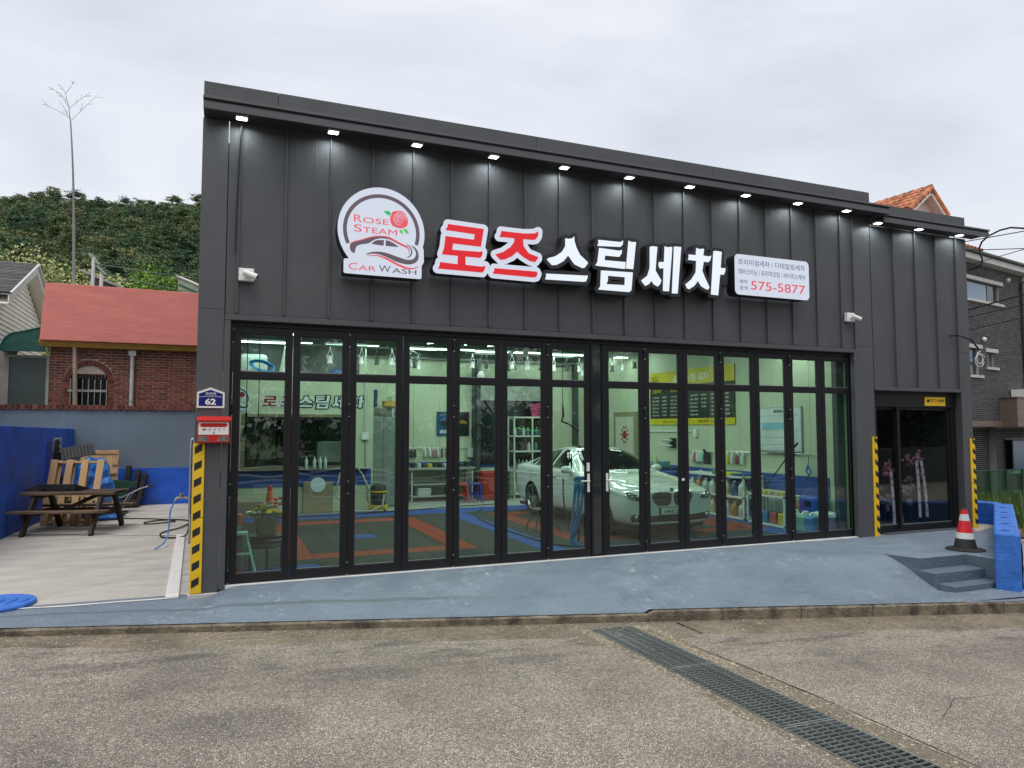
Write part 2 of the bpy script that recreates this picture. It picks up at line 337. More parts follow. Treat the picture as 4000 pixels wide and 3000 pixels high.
# ================================================================ shared materials
M_clad = pm('charcoal_cladding', (.082, .085, .091), .55, .15, var=.10, vs=2, bump=.15, bs=300, dirt=(.085, .086, .088), ds=.8, dt=(.5, .9), stretch=(1, 1, .35))
def ribs(m):   # fine pressed ribs running up the sheets
    t = m.node_tree; L = t.links; b = t.nodes['Principled BSDF']; g = t.nodes.new('ShaderNodeNewGeometry'); mp = t.nodes.new('ShaderNodeMapping'); mp.inputs['Scale'].default_value = (1, .02, .02)
    L.new(g.outputs['Position'], mp.inputs[0]); n = t.nodes.new('ShaderNodeTexNoise'); n.inputs['Scale'].default_value = 22; n.inputs['Detail'].default_value = 2; L.new(mp.outputs[0], n.inputs[0])
    r = t.nodes.new('ShaderNodeMapRange'); r.inputs[1].default_value = .60; r.inputs[2].default_value = .66; L.new(n.outputs[0], r.inputs[0])
    old = b.inputs['Normal'].links[0].from_socket; bp = t.nodes.new('ShaderNodeBump'); bp.inputs['Strength'].default_value = .5; bp.inputs['Distance'].default_value = .003; L.new(r.outputs[0], bp.inputs['Height']); L.new(old, bp.inputs['Normal']); n2 = t.nodes.new('ShaderNodeTexNoise'); n2.inputs['Scale'].default_value = 1.6; n2.inputs['Detail'].default_value = 2; L.new(g.outputs['Position'], n2.inputs[0])
    b2 = t.nodes.new('ShaderNodeBump'); b2.inputs['Strength'].default_value = .35; b2.inputs['Distance'].default_value = .05; L.new(n2.outputs[0], b2.inputs['Height']); L.new(bp.outputs[0], b2.inputs['Normal']); L.new(b2.outputs[0], b.inputs['Normal'])
ribs(M_clad)
M_clad2 = pm('charcoal_trim', (.088, .090, .097), .52, .15, var=.08, vs=2, bump=.1, bs=300)
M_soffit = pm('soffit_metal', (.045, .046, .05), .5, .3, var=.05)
M_black = pm('black_aluminium', (.011, .011, .013), .42, .2, var=.1, vs=6)
M_rubber = pm('black_rubber', (.012, .012, .012), .75, var=.25, vs=8, bump=.3, bs=120)
M_rubber2 = pm('black_plastic', (.022, .022, .024), .55, var=.2, vs=8, bump=.2, bs=90)
M_steel = pm('galvanised_steel', (.45, .46, .47), .38, .8, var=.12, vs=10)
M_white = pm('white_plastic', (.78, .78, .76), .4, var=.05)
M_whitep = pm('white_paint', (.72, .71, .68), .6, var=.06, vs=6, bump=.2, bs=80, dirt=(.42, .40, .36), ds=2.4, dt=(.55, .8))
M_blue = pm('blue_paint', (.014, .105, .58), .6, var=.22, vs=2.2, bump=1.4, bs=11, dirt=(.02, .06, .27), ds=1.8, dt=(.48, .72))
M_blue2 = pm('bright_blue_paint', (.035, .16, .56), .6, var=.22, vs=4, bump=1.6, bs=11, dirt=(.032, .12, .42), ds=3.5, dt=(.52, .80))
M_greywall = pm('grey_wall_paint', (.155, .205, .26), .75, var=.10, vs=1.2, bump=.5, bs=30, dirt=(.24, .23, .22), ds=.9, dt=(.62, .8))
M_red = pm('red_paint', (.55, .02, .015), .35, var=.06)
M_yel = pm('yellow_foam', (.80, .50, .015), .5, var=.08, vs=5, bump=.2, bs=60)
M_blackf = pm('black_foam', (.015, .015, .016), .6, var=.2)
M_orange = pm('orange_plastic', (.75, .12, .02), .45, var=.1)
M_brick = pm('red_brick', (.19, .058, .038), .8, var=.22, vs=9, bump=.6, bs=70, rnd=.38, dirt=(.09, .05, .045), ds=2.2, dt=(.5, .75))
M_mortar = pm('brick_mortar', (.56, .45, .37), .9, var=.15, vs=8, bump=.5, bs=60)
M_brickcap = pm('cap_brick', (.15, .045, .035), .8, var=.2, vs=9, bump=.6, bs=60, rnd=.5)
M_gbrick = pm('grey_brick', (.060, .058, .066), .8, var=.2, vs=7, bump=.5, bs=50, rnd=.38)
M_gmortar = pm('pale_mortar', (.40, .39, .38), .9, var=.12, vs=5)
M_granite = pm('brown_granite', (.16, .115, .095), .5, var=.45, vs=40, bump=.2, bs=60)
M_stone = pm('pale_stone', (.52, .50, .47), .7, var=.1, vs=5, bump=.3)
M_conc = pm('lot_concrete', (.47, .445, .40), .85, var=.12, vs=1.8, bump=.7, bs=22, dirt=(.34, .315, .275), ds=1.6, dt=(.46, .74), stretch=(.8, 1.7, 1))
M_concd = pm('kerb_concrete', (.235, .20, .145), .9, var=.3, vs=6, bump=1.6, bs=35, dirt=(.055, .048, .040), ds=3.6, dt=(.44, .66))
M_timber = pm('pallet_timber', (.52, .34, .175), .75, var=.18, vs=5, bump=.4, bs=50, rnd=.2, stretch=(1, 1, .3), dirt=(.30, .19, .10), ds=6, dt=(.6, .78))
M_darkwood = pm('weathered_dark_wood', (.035, .022, .016), .7, var=.35, vs=9, bump=.6, bs=40, rnd=.25, stretch=(.3, 1, 1))
M_wornwood = pm('worn_bench_top', (.17, .11, .065), .75, var=.4, vs=5, bump=.6, bs=30, stretch=(.35, 2, 1), dirt=(.05, .032, .022), ds=4, dt=(.45, .62))
M_glass = glassmat('door_glass', (.805, .935, .862), .052)
M_glassd = glassmat('dark_tinted_glass', (.86, .92, .89), .06)
M_pane = pm('dark_window_pane', (.02, .028, .03), .06, var=.05, spec=.9)
M_bluepane = pm('blue_reflecting_pane', (.12, .22, .33), .08, spec=.8)

# ================================================================ GROUND
def roadz(x): return -.19841-.03427*min(max(x, -9), 13)
def kerby(x): return -1.2-.18*x
def kerbz(x): return -.125-.031*x
# --- asphalt with exposed pale aggregate
def asphalt_mat():
    m, t, b = newmat('asphalt_exposed_aggregate'); L = t.links
    g = t.nodes.new('ShaderNodeNewGeometry'); P = g.outputs['Position']
    v = t.nodes.new('ShaderNodeTexVoronoi'); v.inputs['Scale'].default_value = 62; v.inputs['Randomness'].default_value = 1; L.new(P, v.inputs['Vector'])
    v2 = t.nodes.new('ShaderNodeTexVoronoi'); v2.feature = 'DISTANCE_TO_EDGE'; v2.inputs['Scale'].default_value = 62; L.new(P, v2.inputs['Vector'])
    hs = t.nodes.new('ShaderNodeSeparateColor'); L.new(v.outputs['Color'], hs.inputs[0])
    r = t.nodes.new('ShaderNodeValToRGB'); r.color_ramp.interpolation = 'LINEAR'
    cs = [(0, (.255, .222, .18)), (.3, (.36, .314, .254)), (.55, (.435, .38, .31)), (.8, (.51, .45, .37)), (.93, (.61, .55, .46)), (1, (.50, .37, .26))]
    r.color_ramp.elements[0].position = 0; r.color_ramp.elements[0].color = (*cs[0][1], 1); r.color_ramp.elements[1].position = 1; r.color_ramp.elements[1].color = (*cs[-1][1], 1)
    for p_, c_ in cs[1:-1]: e = r.color_ramp.elements.new(p_); e.color = (*c_, 1)
    L.new(hs.outputs[0], r.inputs[0])
    er = t.nodes.new('ShaderNodeMapRange'); er.inputs[1].default_value = .02; er.inputs[2].default_value = .14; L.new(v2.outputs['Distance'], er.inputs[0])
    mx = t.nodes.new('ShaderNodeMixRGB'); mx.inputs[1].default_value = (.135, .118, .103, 1); L.new(er.outputs[0], mx.inputs[0]); L.new(r.outputs[0], mx.inputs[2])
    # large patches, worn darker areas, oily stain
    n = t.nodes.new('ShaderNodeTexNoise'); n.inputs['Scale'].default_value = .55; n.inputs['Detail'].default_value = 9; n.inputs['Roughness'].default_value = .62; L.new(P, n.inputs[0])
    m1 = t.nodes.new('ShaderNodeMapRange'); m1.inputs[1].default_value = .34; m1.inputs[2].default_value = .66; m1.inputs[3].default_value = .66; m1.inputs[4].default_value = 1.18; L.new(n.outputs[0], m1.inputs[0])
    mpn = t.nodes.new('ShaderNodeMapping'); mpn.inputs['Scale'].default_value = (1, 3.2, 1); L.new(P, mpn.inputs[0])
    n3 = t.nodes.new('ShaderNodeTexNoise'); n3.inputs['Scale'].default_value = 1.3; n3.inputs['Detail'].default_value = 10; n3.inputs['Roughness'].default_value = .72; L.new(mpn.outputs[0], n3.inputs[0])
    m3 = t.nodes.new('ShaderNodeMapRange'); m3.inputs[1].default_value = .52; m3.inputs[2].default_value = .59; m3.inputs[3].default_value = 1; m3.inputs[4].default_value = .56; L.new(n3.outputs[0], m3.inputs[0])
    sx = t.nodes.new('ShaderNodeSeparateXYZ'); L.new(P, sx.inputs[0])
    band = t.nodes.new('ShaderNodeMath'); band.operation = 'MULTIPLY_ADD'; band.inputs[1].default_value = .18; L.new(sx.outputs[0], band.inputs[0]); L.new(sx.outputs[1], band.inputs[2])   # y+.18x : -1.8 at the gutter
    bm = t.nodes.new('ShaderNodeMapRange'); bm.inputs[1].default_value = -3.3; bm.inputs[2].default_value = -2.0; L.new(band.outputs[0], bm.inputs[0])
    m4 = t.nodes.new('ShaderNodeMixRGB'); m4.inputs[1].default_value = (1, 1, 1, 1); L.new(bm.outputs[0], m4.inputs[0]); L.new(m3.outputs[0], m4.inputs[2])
    mul = t.nodes.new('ShaderNodeMixRGB'); mul.blend_type = 'MULTIPLY'; mul.inputs[0].default_value = 1; L.new(mx.outputs[0], mul.inputs[1]); L.new(m1.outputs[0], mul.inputs[2])
    mu2 = t.nodes.new('ShaderNodeMixRGB'); mu2.blend_type = 'MULTIPLY'; mu2.inputs[0].default_value = 1; L.new(mul.outputs[0], mu2.inputs[1]); L.new(m4.outputs[0], mu2.inputs[2])
    # a damp oval stain
    dv = t.nodes.new('ShaderNodeVectorMath'); dv.operation = 'SUBTRACT'; dv.inputs[1].default_value = (.05, -3.6, -.2); L.new(P, dv.inputs[0])
    dm = t.nodes.new('ShaderNodeMapping'); dm.inputs['Scale'].default_value = (1.9, 3.4, 0); dm.inputs['Rotation'].default_value = (0, 0, R(18)); L.new(dv.outputs[0], dm.inputs[0])
    dl = t.nodes.new('ShaderNodeVectorMath'); dl.operation = 'LENGTH'; L.new(dm.outputs[0], dl.inputs[0])
    da = t.nodes.new('ShaderNodeMath'); da.operation = 'ADD'; L.new(dl.outputs['Value'], da.inputs[0]); L.new(n3.outputs[0], da.inputs[1])
    dr = t.nodes.new('ShaderNodeMapRange'); dr.inputs[1].default_value = 1.2; dr.inputs[2].default_value = 1.7; dr.inputs[3].default_value = .74; dr.inputs[4].default_value = 1; L.new(da.outputs[0], dr.inputs[0])
    mu3 = t.nodes.new('ShaderNodeMixRGB'); mu3.blend_type = 'MULTIPLY'; mu3.inputs[0].default_value = 1; L.new(mu2.outputs[0], mu3.inputs[1]); L.new(dr.outputs[0], mu3.inputs[2])
    L.new(mu3.outputs[0], b.inputs['Base Color']); b.inputs['Roughness'].default_value = .82
    bp = t.nodes.new('ShaderNodeBump'); bp.inputs['Strength'].default_value = .8; bp.inputs['Distance'].default_value = .006; L.new(er.outputs[0], bp.inputs['Height']); L.new(bp.outputs[0], b.inputs['Normal'])
    return m
M_asph = asphalt_mat()
M_gutter = pm('gutter_concrete', (.215, .180, .130), .9, var=.30, vs=14, bump=1.3, bs=70, dirt=(.10, .082, .06), ds=1.8, dt=(.45, .72))
M_pebble = pm('pebbly_concrete', (.20, .172, .128), .9, var=.5, vs=60, bump=1.6, bs=80, dirt=(.13, .105, .075), ds=2.5, dt=(.5, .75))
def wob(x, s=1., k=0): return s*(.035*math.sin(2.1*x+k)+.022*math.sin(5.3*x+1+k)+.012*math.sin(13.7*x+2.1*k)+.008*math.sin(31*x+k))
def asph_y(x): return -1.79-.172*x+.0*x+wob(x, .9)+(.26*math.exp(-((x+2.4)/1.6)**2) if x < 0 else 0)+.10*math.exp(-((x-1.2)/1.2)**2)-.12*math.exp(-((x-8)/2.)**2)
def strip_x(m, xs, f0, f1, zoff):
    b = len(m.v)
    for x in xs: m.v += [(x, f0(x), roadz(x)+zoff), (x, f1(x), roadz(x)+zoff)]
    for i in range(len(xs)-1): m.f.append((b+2*i, b+2*i+2, b+2*i+3, b+2*i+1))
def strip_y(m, ys, g0, g1, zoff):
    b = len(m.v)
    for y in ys:
        a, c = g0(y), g1(y); m.v += [(a, y, roadz(a)+zoff), (c, y, roadz(c)+zoff)]
    for i in range(len(ys)-1): m.f.append((b+2*i, b+2*i+1, b+2*i+3, b+2*i+2))
GX0, GX1 = 3.585, 4.135          # trench edges (slightly skewed below)
def gl(y): return 3.572-.034*(y+2.1)
def gr(y): return 4.088-.030*(y+2.1)
fr = lambda a, b, n: [a+(b-a)*i/n for i in range(n+1)]
m = MB()
XL, XR = 3.30, 4.52
strip_x(m, [-60, -30, -9]+fr(-8.9, XL, 130), lambda x: -40, asph_y, 0)
strip_x(m, fr(XR, 12.9, 100)+[13, 20, 60], lambda x: -40, asph_y, 0)
ysl = fr(-40, -9, 20)+fr(-8.9, asph_y(XL)-.35, 90)
strip_y(m, ysl, lambda y: XL, lambda y: gl(y)-.13+wob(y, .9, 2)+.03*math.sin(.9*y), 0)
strip_y(m, ysl, lambda y: gr(y)+.22+wob(y, .6, 4), lambda y: XR, 0)
m.build('road', M_asph, kind='structure')
m = MB()   # concrete gutter between kerb and asphalt, 4 mm lower, and the strips either side of the drain
strip_x(m, [-60, -20, -9]+fr(-8, 3.1, 30), lambda x: asph_y(x)-.25, lambda x: kerby(x)+.02, -.005)
strip_x(m, fr(3.1, 4.7, 6), lambda x: -2.1, lambda x: kerby(x)+.02, -.005)
strip_x(m, fr(4.7, 13, 24)+[20, 60], lambda x: asph_y(x)-.25, lambda x: kerby(x)+.02, -.005)
m.build('gutter', M_gutter, kind='structure')
m = MB()
yy = fr(-40, -2.1, 60)
strip_y(m, yy, lambda y: gl(y)-.55, gl, -.004+.0015); strip_y(m, yy, gr, lambda y: gr(y)+.55, -.004+.0015)
m.build('drain_surround', M_pebble, kind='structure')
m = MB()   # trench below the grates
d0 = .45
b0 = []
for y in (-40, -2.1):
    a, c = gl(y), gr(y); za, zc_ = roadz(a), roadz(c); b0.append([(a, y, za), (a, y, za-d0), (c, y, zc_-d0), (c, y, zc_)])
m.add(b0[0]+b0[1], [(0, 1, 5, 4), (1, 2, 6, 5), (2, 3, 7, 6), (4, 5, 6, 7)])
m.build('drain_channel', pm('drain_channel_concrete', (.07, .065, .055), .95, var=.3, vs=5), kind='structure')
# loose pebbles bedded in the strips
m = MB()
for i in range(2600):
    y = -2.1-abs(random.gauss(0, 1.9)) ; s_ = random.random() < .4
    x = gl(y)-random.uniform(.01, .15) if s_ else gr(y)+random.uniform(.01, .24)
    r_ = random.uniform(.005, .014); m.sphere((x, y, roadz(x)-.003), r_, 5, 3, (random.uniform(.7, 1.5), random.uniform(.7, 1.5), .45))
for i in range(2600):
    x = random.uniform(-2.2, 9); y = random.uniform(asph_y(x)-.02, kerby(x)-.02); r_ = random.uniform(.004, .011)
    m.sphere((x, y, roadz(x)-.004), r_, 5, 3, (random.uniform(.8, 1.6), random.uniform(.8, 1.3), .45))
m.build('gravel', pm('bedded_pebbles', (.33, .275, .20), .8, var=.2, rnd=.5), kind='stuff', label='small pebbles showing in the concrete beside kerb and drain')
# cracks in the asphalt: thin dark recesses
def crack(pts, w_=.0028):
    m = MB(); P = []
    for i in range(len(pts)-1):
        for k in range(6):
            t_ = k/6; P.append((pts[i][0]*(1-t_)+pts[i+1][0]*t_+random.uniform(-.012, .012), pts[i][1]*(1-t_)+pts[i+1][1]*t_+random.uniform(-.012, .012)))
    n = len(P); vs = []
    for i, (x, y) in enumerate(P):
        d = Vector((P[min(i+1, n-1)][0]-P[max(i-1, 0)][0], P[min(i+1, n-1)][1]-P[max(i-1, 0)][1])).normalized()
        q = w_*random.uniform(.4, 1.3)*math.sin(math.pi*(i+.5)/n)**.5
        vs += [(x-d.y*q, y+d.x*q, roadz(x)+.0035), (x+d.y*q, y-d.x*q, roadz(x)+.0035)]
    m.add(vs, [(2*i, 2*i+1, 2*i+3, 2*i+2) for i in range(n-1)])
    return m
MC = pm('crack_dark', (.03, .026, .022), .95)
for pts in ([(-.55, -4.55), (-.6, -4.8), (-.62, -5.0)], [(1.95, -3.75), (2.02, -3.95), (1.98, -4.05)], [(2.4, -5.35), (1.6, -5.05), (.9, -5.1)], [(6.2, -2.9), (6.6, -3.3), (7.1, -3.35)], [(4.9, -5.1), (5.5, -4.8), (6.0, -4.85)], [(7.4, -2.55), (7.9, -2.9), (8.3, -2.95)]):
    crack(pts).build('road_crack', MC, kind='structure')
crack([(4.15, -2.3), (4.33, -3.3), (4.42, -4.6), (4.47, -6.5)], .005).build('road_crack', MC, kind='structure')

# --- drain grates: four panels
MG = pm('grate_steel', (.32, .345, .34), .5, .6, var=.2, vs=12, dirt=(.10, .10, .085), ds=5, dt=(.5, .8))
def beam_mesh(name, L_, w_, h_): return MB().box(0, L_, -w_/2, w_/2, -h_, 0).mesh(name, MG)
W_ = .512; long_bar = beam_mesh('long_bar', 1.34, .006, .035); cross = beam_mesh('cross_bar', W_-.02, .006, .012)
y0 = -2.11
for gi in range(5):
    y1 = y0-1.36; xa = gl(y0); 
    ang = math.atan2(gl(y1)-gl(y0), -(y1-y0))
    t = thing('drain_grate', ['', '', '', '', ''][gi] or ('steel drain grate panel nearest the kerb, pale gravel caught under its bars', 'second steel drain grate panel out from the kerb', 'third steel drain grate panel from the kerb, in the middle of the run', 'fourth steel drain grate panel, at the bottom edge of the view', 'drain grate panel nearest the camera')[gi], 'drain grate', (xa+.002, y0, roadz(xa)+.002), 0, 'steel grate panels covering the road drain')
    t.rotation_euler = (0, math.atan(.03427), ang)
    f = MB().box(0, W_, -.012, 0, -.04, 0).box(0, W_, -1.345, -1.333, -.04, 0).box(0, .010, -1.333, -.012, -.04, 0).box(W_-.010, W_, -1.333, -.012, -.04, 0)
    f.build('frame', MG, t)
    for k in range(1, 5):
        o = link('long_bar', long_bar, t, loc=(W_*k/5, -1.34, -.002)); o.rotation_euler = (0, 0, R(90))
    for k in range(1, 27): link('cross_bar', cross, t, loc=(.01, -1.345*k/27, .0005))
    y0 = y1
m = MB()
for i in range(500):
    y = -2.45+random.gauss(0, .18); x = gl(y)+.25+random.gauss(0, .09); m.sphere((x, y, roadz(x)-.05), random.uniform(.01, .02), 5, 3, (1, 1, .5))
m.build('gravel_in_drain', pm('pale_debris', (.5, .5, .46), .8, rnd=.4), kind='stuff', label='pale gravel caught under the first drain grate')

# --- kerb, built of stones; stones to the right of x=4.4 stand taller
kb = bpy.data.objects.new('kerb', None); col.objects.link(kb); kb['kind'] = 'structure'
x = -9.
while x < 9.6:
    Lk = random.uniform(.85, 1.05) if x < 4.3 else random.choice((.62, .95, .3, .9, 1.0))
    if x < 4.35 < x+Lk: Lk = 4.38-x
    x1 = min(x+Lk, 9.75); hi = .0 if x < 4.35 else .035
    g = .002 if x < 4.3 else .006
    m = MB(); n = max(2, int((x1-x)/.08)); tops = []
    vs = []
    for i in range(n+1):
        xx = x+g+(x1-x-2*g)*i/n; yk = kerby(xx); zt = kerbz(xx)+hi-.012*0+random.uniform(-.003, .003)
        if hi and i == 0 and abs(x-4.38) < .03: zt -= .03
        j = random.uniform(-.005, .005)
        vs += [(xx, yk+.006+j, roadz(xx)-.06), (xx, yk+j, zt-.022), (xx, yk+.016+j, zt-.003), (xx, yk+.16, zt), (xx, yk+.16, zt-.25)]
    fs = []
    for i in range(n):
        for q in range(4): a = 5*i+q; fs.append((a, a+5, a+6, a+1))
    fs += [(0, 1, 2, 3, 4), tuple(5*n+q for q in (4, 3, 2, 1, 0))]
    m.add(vs, fs).build('kerb_stone', M_concd, kb)
    x = x1
# --- painted apron (ramp) between kerb and shop front
def apron_mat():
    m = pm('blue_grey_floor_paint', (.178, .222, .280), .62, var=.12, vs=1.1, bump=2.8, bs=30, dirt=(.125, .162, .212), ds=.8, dt=(.5, .8))
    t = m.node_tree; L = t.links; b = t.nodes['Principled BSDF']; src = b.inputs['Base Color'].links[0].from_socket
    g = t.nodes.new('ShaderNodeNewGeometry'); P = g.outputs['Position']
    def streak(scale, sc2, lo, hi, colr, rot=0., amt=.7, src=None):
        mp = t.nodes.new('ShaderNodeMapping'); mp.inputs['Scale'].default_value = scale; mp.inputs['Rotation'].default_value = (0, 0, rot); L.new(P, mp.inputs[0])
        n = t.nodes.new('ShaderNodeTexNoise'); n.inputs['Scale'].default_value = sc2; n.inputs['Detail'].default_value = 10; n.inputs['Roughness'].default_value = .7; L.new(mp.outputs[0], n.inputs[0])
        r = t.nodes.new('ShaderNodeMapRange'); r.inputs[1].default_value = lo; r.inputs[2].default_value = hi; r.inputs[4].default_value = amt; L.new(n.outputs[0], r.inputs[0])
        x = t.nodes.new('ShaderNodeMixRGB'); L.new(r.outputs[0], x.inputs[0]); L.new(src, x.inputs[1]); x.inputs[2].default_value = (*colr, 1); return x.outputs[0]
    src = streak((1, 1.4, 1), 1.1, .50, .62, (.105, .135, .175), .0, .55, src)
    src = streak((1, 2.2, 1), 3.1, .60, .68, (.30, .345, .39), .5, .55, src)      # scuffed pale patches
    src = streak((1, 1.8, 1), 26, .585, .63, (.055, .07, .09), .15, .65, src)
    src = streak((1, 1.5, 1), 60, .56, .62, (.26, .32, .38), .0, .35, src)       # small dark pits
    na = t.nodes.new('ShaderNodeTexNoise'); na.inputs['Scale'].default_value = .55; na.inputs['Detail'].default_value = 2; L.new(P, na.inputs[0])
    nb = t.nodes.new('ShaderNodeTexNoise'); nb.inputs['Scale'].default_value = 7.; nb.inputs['Detail'].default_value = 9; nb.inputs['Roughness'].default_value = .75; nb.inputs['Distortion'].default_value = 1.2; L.new(P, nb.inputs[0])
    ra = t.nodes.new('ShaderNodeMapRange'); ra.inputs[1].default_value = .52; ra.inputs[2].default_value = .60; L.new(na.outputs[0], ra.inputs[0])
    rb = t.nodes.new('ShaderNodeMapRange'); rb.inputs[1].default_value = .57; rb.inputs[2].default_value = .64; rb.inputs[4].default_value = .75; L.new(nb.outputs[0], rb.inputs[0])
    mm = t.nodes.new('ShaderNodeMath'); mm.operation = 'MULTIPLY'; L.new(ra.outputs[0], mm.inputs[0]); L.new(rb.outputs[0], mm.inputs[1])
    xs_ = t.nodes.new('ShaderNodeMixRGB'); L.new(mm.outputs[0], xs_.inputs[0]); L.new(src, xs_.inputs[1]); xs_.inputs[2].default_value = (.42, .46, .50, 1); src = xs_.outputs[0]
    # thin dark line running along the foot of the ramp
    sx = t.nodes.new('ShaderNodeSeparateXYZ'); L.new(P, sx.inputs[0])
    nz = t.nodes.new('ShaderNodeTexNoise'); nz.inputs['Scale'].default_value = .9; nz.inputs['Detail'].default_value = 4; L.new(P, nz.inputs[0])
    def ma(op, a, bb, c_=None):
        x = t.nodes.new('ShaderNodeMath'); x.operation = op
        for i, v in enumerate((a, bb, c_)):
            if v is None: continue
            if isinstance(v, (int, float)): x.inputs[i].default_value = v
            else: L.new(v, x.inputs[i])
        return x.outputs[0]
    line = ma('ADD', ma('ADD', sx.outputs[1], ma('MULTIPLY', sx.outputs[0], .17)), ma('MULTIPLY', nz.outputs[0], .34))   # = -.38 on the line
    dist = ma('ABSOLUTE', ma('ADD', line, .42), None)
    rr = t.nodes.new('ShaderNodeMapRange'); rr.inputs[1].default_value = .02; rr.inputs[2].default_value = .07; rr.inputs[3].default_value = 1; rr.inputs[4].default_value = 0; L.new(dist, rr.inputs[0])
    wx = t.nodes.new('ShaderNodeMapRange'); wx.inputs[1].default_value = 3.2; wx.inputs[2].default_value = 2.2; L.new(sx.outputs[0], wx.inputs[0])
    x = t.nodes.new('ShaderNodeMixRGB'); L.new(ma('MULTIPLY', ma('MULTIPLY', rr.outputs[0], wx.outputs[0]), .6), x.inputs[0]); L.new(src, x.inputs[1]); x.inputs[2].default_value = (.085, .10, .105, 1); src = x.outputs[0]
    L.new(src, b.inputs['Base Color'])
    return m
M_apron = apron_mat()
sm = lambda t: max(0., min(1., t))**2*(3-2*max(0., min(1., t)))
def ap_z(x, y):
    zc = kerbz(min(x, 9.3))+.006+(.036 if x > 4.40 else (.036*max(0, (x-4.34)/.06)))
    yk = kerby(x)+.15
    top = 0. if x > .1 else (-.1 if x < -.35 else -.1+.1*sm((x+.35)/.45))
    yt = -.02-1.33*sm((x-6.2)/2.63)
    yb = yk+(.60)*sm((x-7.4)/1.7)
    t_ = (y-yb)/(yt-yb)
    t_ = max(0., min(1., t_))
    z = zc+(top-zc)*t_
    return z-.006 if x > 8.6 else z
m = MB(); XS = fr(-9, -2.8, 12)+fr(-2.7, 4.3, 70)+[4.335, 4.365, 4.385, 4.40]+fr(4.5, 9.9, 54); NY = 30
def ap_y1(x):
    if x < -.42: return .60
    if x < -.02: return .12
    if x < 10.9: return .12
    return .12
for x in XS:
    ya = kerby(x)+.020; yb = .30 if x < -.45 else (.3+.0*x if x < -.40 else .14)
    yb = .22-.03*x if x < -.46 else .14
    for k in range(NY+1):
        y = ya+(yb-ya)*k/NY; m.v.append((x, y, ap_z(x, y)+(0 if x > -.3 else .0)))
for i in range(len(XS)-1):
    xm = (XS[i]+XS[i+1])/2
    for k in range(NY):
        a = i*(NY+1)+k; ym = sum(m.v[q][1] for q in (a, a+NY+1, a+NY+2, a+1))/4
        if xm > 8.93 and ym > -2.24: continue
        m.f.append((a, a+NY+1, a+NY+2, a+1))
m.build('apron', M_apron, kind='structure', smooth=True)
# terrace at the right, with the three risers cut into it
M_step = pm('blue_grey_step_paint', (.115, .155, .20), .62, var=.12, vs=2, bump=2.5, bs=40, dirt=(.08, .11, .145), ds=2, dt=(.5, .8))
BW0, BW1 = Vector((9.68, -2.35)), Vector((13.5, .12))       # inner foot line of the blue parapet
m = MB()
top = [(8.40, .15), (8.40, -1.02), (8.84, -1.352), (8.965, -1.778), (9.895, -1.785), (9.90, -2.20), (13.5, .12), (13.3, .45), (12.66, .45), (12.66, .0), (12.4, .15)]
n = len(top)
m.add([(x, y, -.001 if i > 1 else -.012) for i, (x, y) in enumerate(top)]+[(x, y, -.62) for x, y in top], [tuple(range(n))[::-1]]+[(i, (i+1) % n, (i+1) % n+n, i+n) for i in range(n)])
m.build('terrace', M_apron, kind='structure')
st = bpy.data.objects.new('steps', None); col.objects.link(st); st['kind'] = 'structure'
for (ya, yb, z1, xl, xr) in ((-2.06, -1.784, -.150, 8.90, 9.90), (-2.30, -2.06, -.285, 8.95, 9.88)):
    MB().box(xl, xr, ya, yb+.002, -.62, z1).build('step', M_step, st, bevel=.008)
# darker skin on the vertical faces around the steps
m = MB()
m.add([(8.838, -1.350, .0005), (8.963, -1.780, .0005), (9.895, -1.787, .0005), (9.899, -2.20, .0005), (8.838, -1.352, -.60), (8.963, -1.782, -.60), (9.893, -1.787, -.60), (9.897, -2.20, -.60)], [(0, 1, 5, 4), (1, 2, 6, 5), (2, 3, 7, 6)])
m.build('step_cheek', M_step, st)
MB().add([(8.8, -2.23, kerbz(9.1)+.046), (10.4, -2.23, kerbz(9.1)+.046), (10.4, -2.86, kerbz(9.1)+.046), (8.8, -2.7, kerbz(9.1)+.046)], [(0, 3, 2, 1)]).build('step_landing', M_apron, kind='structure')
MB().box(9.895, 10.2, -2.36, -1.9, -.6, -.02).build('rough_block', M_step, kind='structure', bevel=.03)
MB().add([(12.2, -.35, .003), (13.3, .02, .003), (13.2, .40, .003), (12.66, .40, .003), (12.55, -.05, .003)], [(0, 1, 2, 3, 4)]).build('bare_concrete_patch', pm('pale_concrete', (.42, .39, .33), .85, var=.1, bump=.5), kind='structure')
# thin mortar line under the folding doors
MB().box(-.06, 9.80, -.004, .07, -.03, .004).build('threshold', M_whitep, kind='structure')

# --- parking lot at the left
m = MB()
m.add([(-9, -.2, -.103), (-.40, -.02, -.103), (-.40, 11.35, -.12), (-9, 11.35, -.12)], [(0, 1, 2, 3)])
m.build('parking_lot', M_conc, kind='structure')
def sheet(name, pts, mat, z=None): return MB().add([(p[0], p[1], p[2] if len(p) > 2 else z) for p in pts], [tuple(range(len(pts)))]).build(name, mat, kind='structure')
def wline(name, A, B, w0, z=-.098, n=30, wig=.02):
    A, B = Vector(A), Vector(B); d = (B-A).normalized(); pn = Vector((-d.y, d.x)); m = MB(); vs = []
    for i in range(n+1):
        p = A+(B-A)*i/n; q = wig*(math.sin(i*.9)+.5*math.sin(i*2.3+1)); w_ = w0*random.uniform(.85, 1.1)
        a, b = p+pn*(w_/2+q), p-pn*(w_/2-q); vs += [(a.x, a.y, z-.001*p.y*.8), (b.x, b.y, z-.001*p.y*.8)]
    m.add(vs, [(2*i, 2*i+1, 2*i+3, 2*i+2) for i in range(n)]); return m.build(name, M_whitep, kind='structure')
wline('parking_line', (-9, .66), (-.55, .05), .055, -.094)
wline('parking_line', (-3.6, 6.55), (-.63, 5.25), .07, -.096)
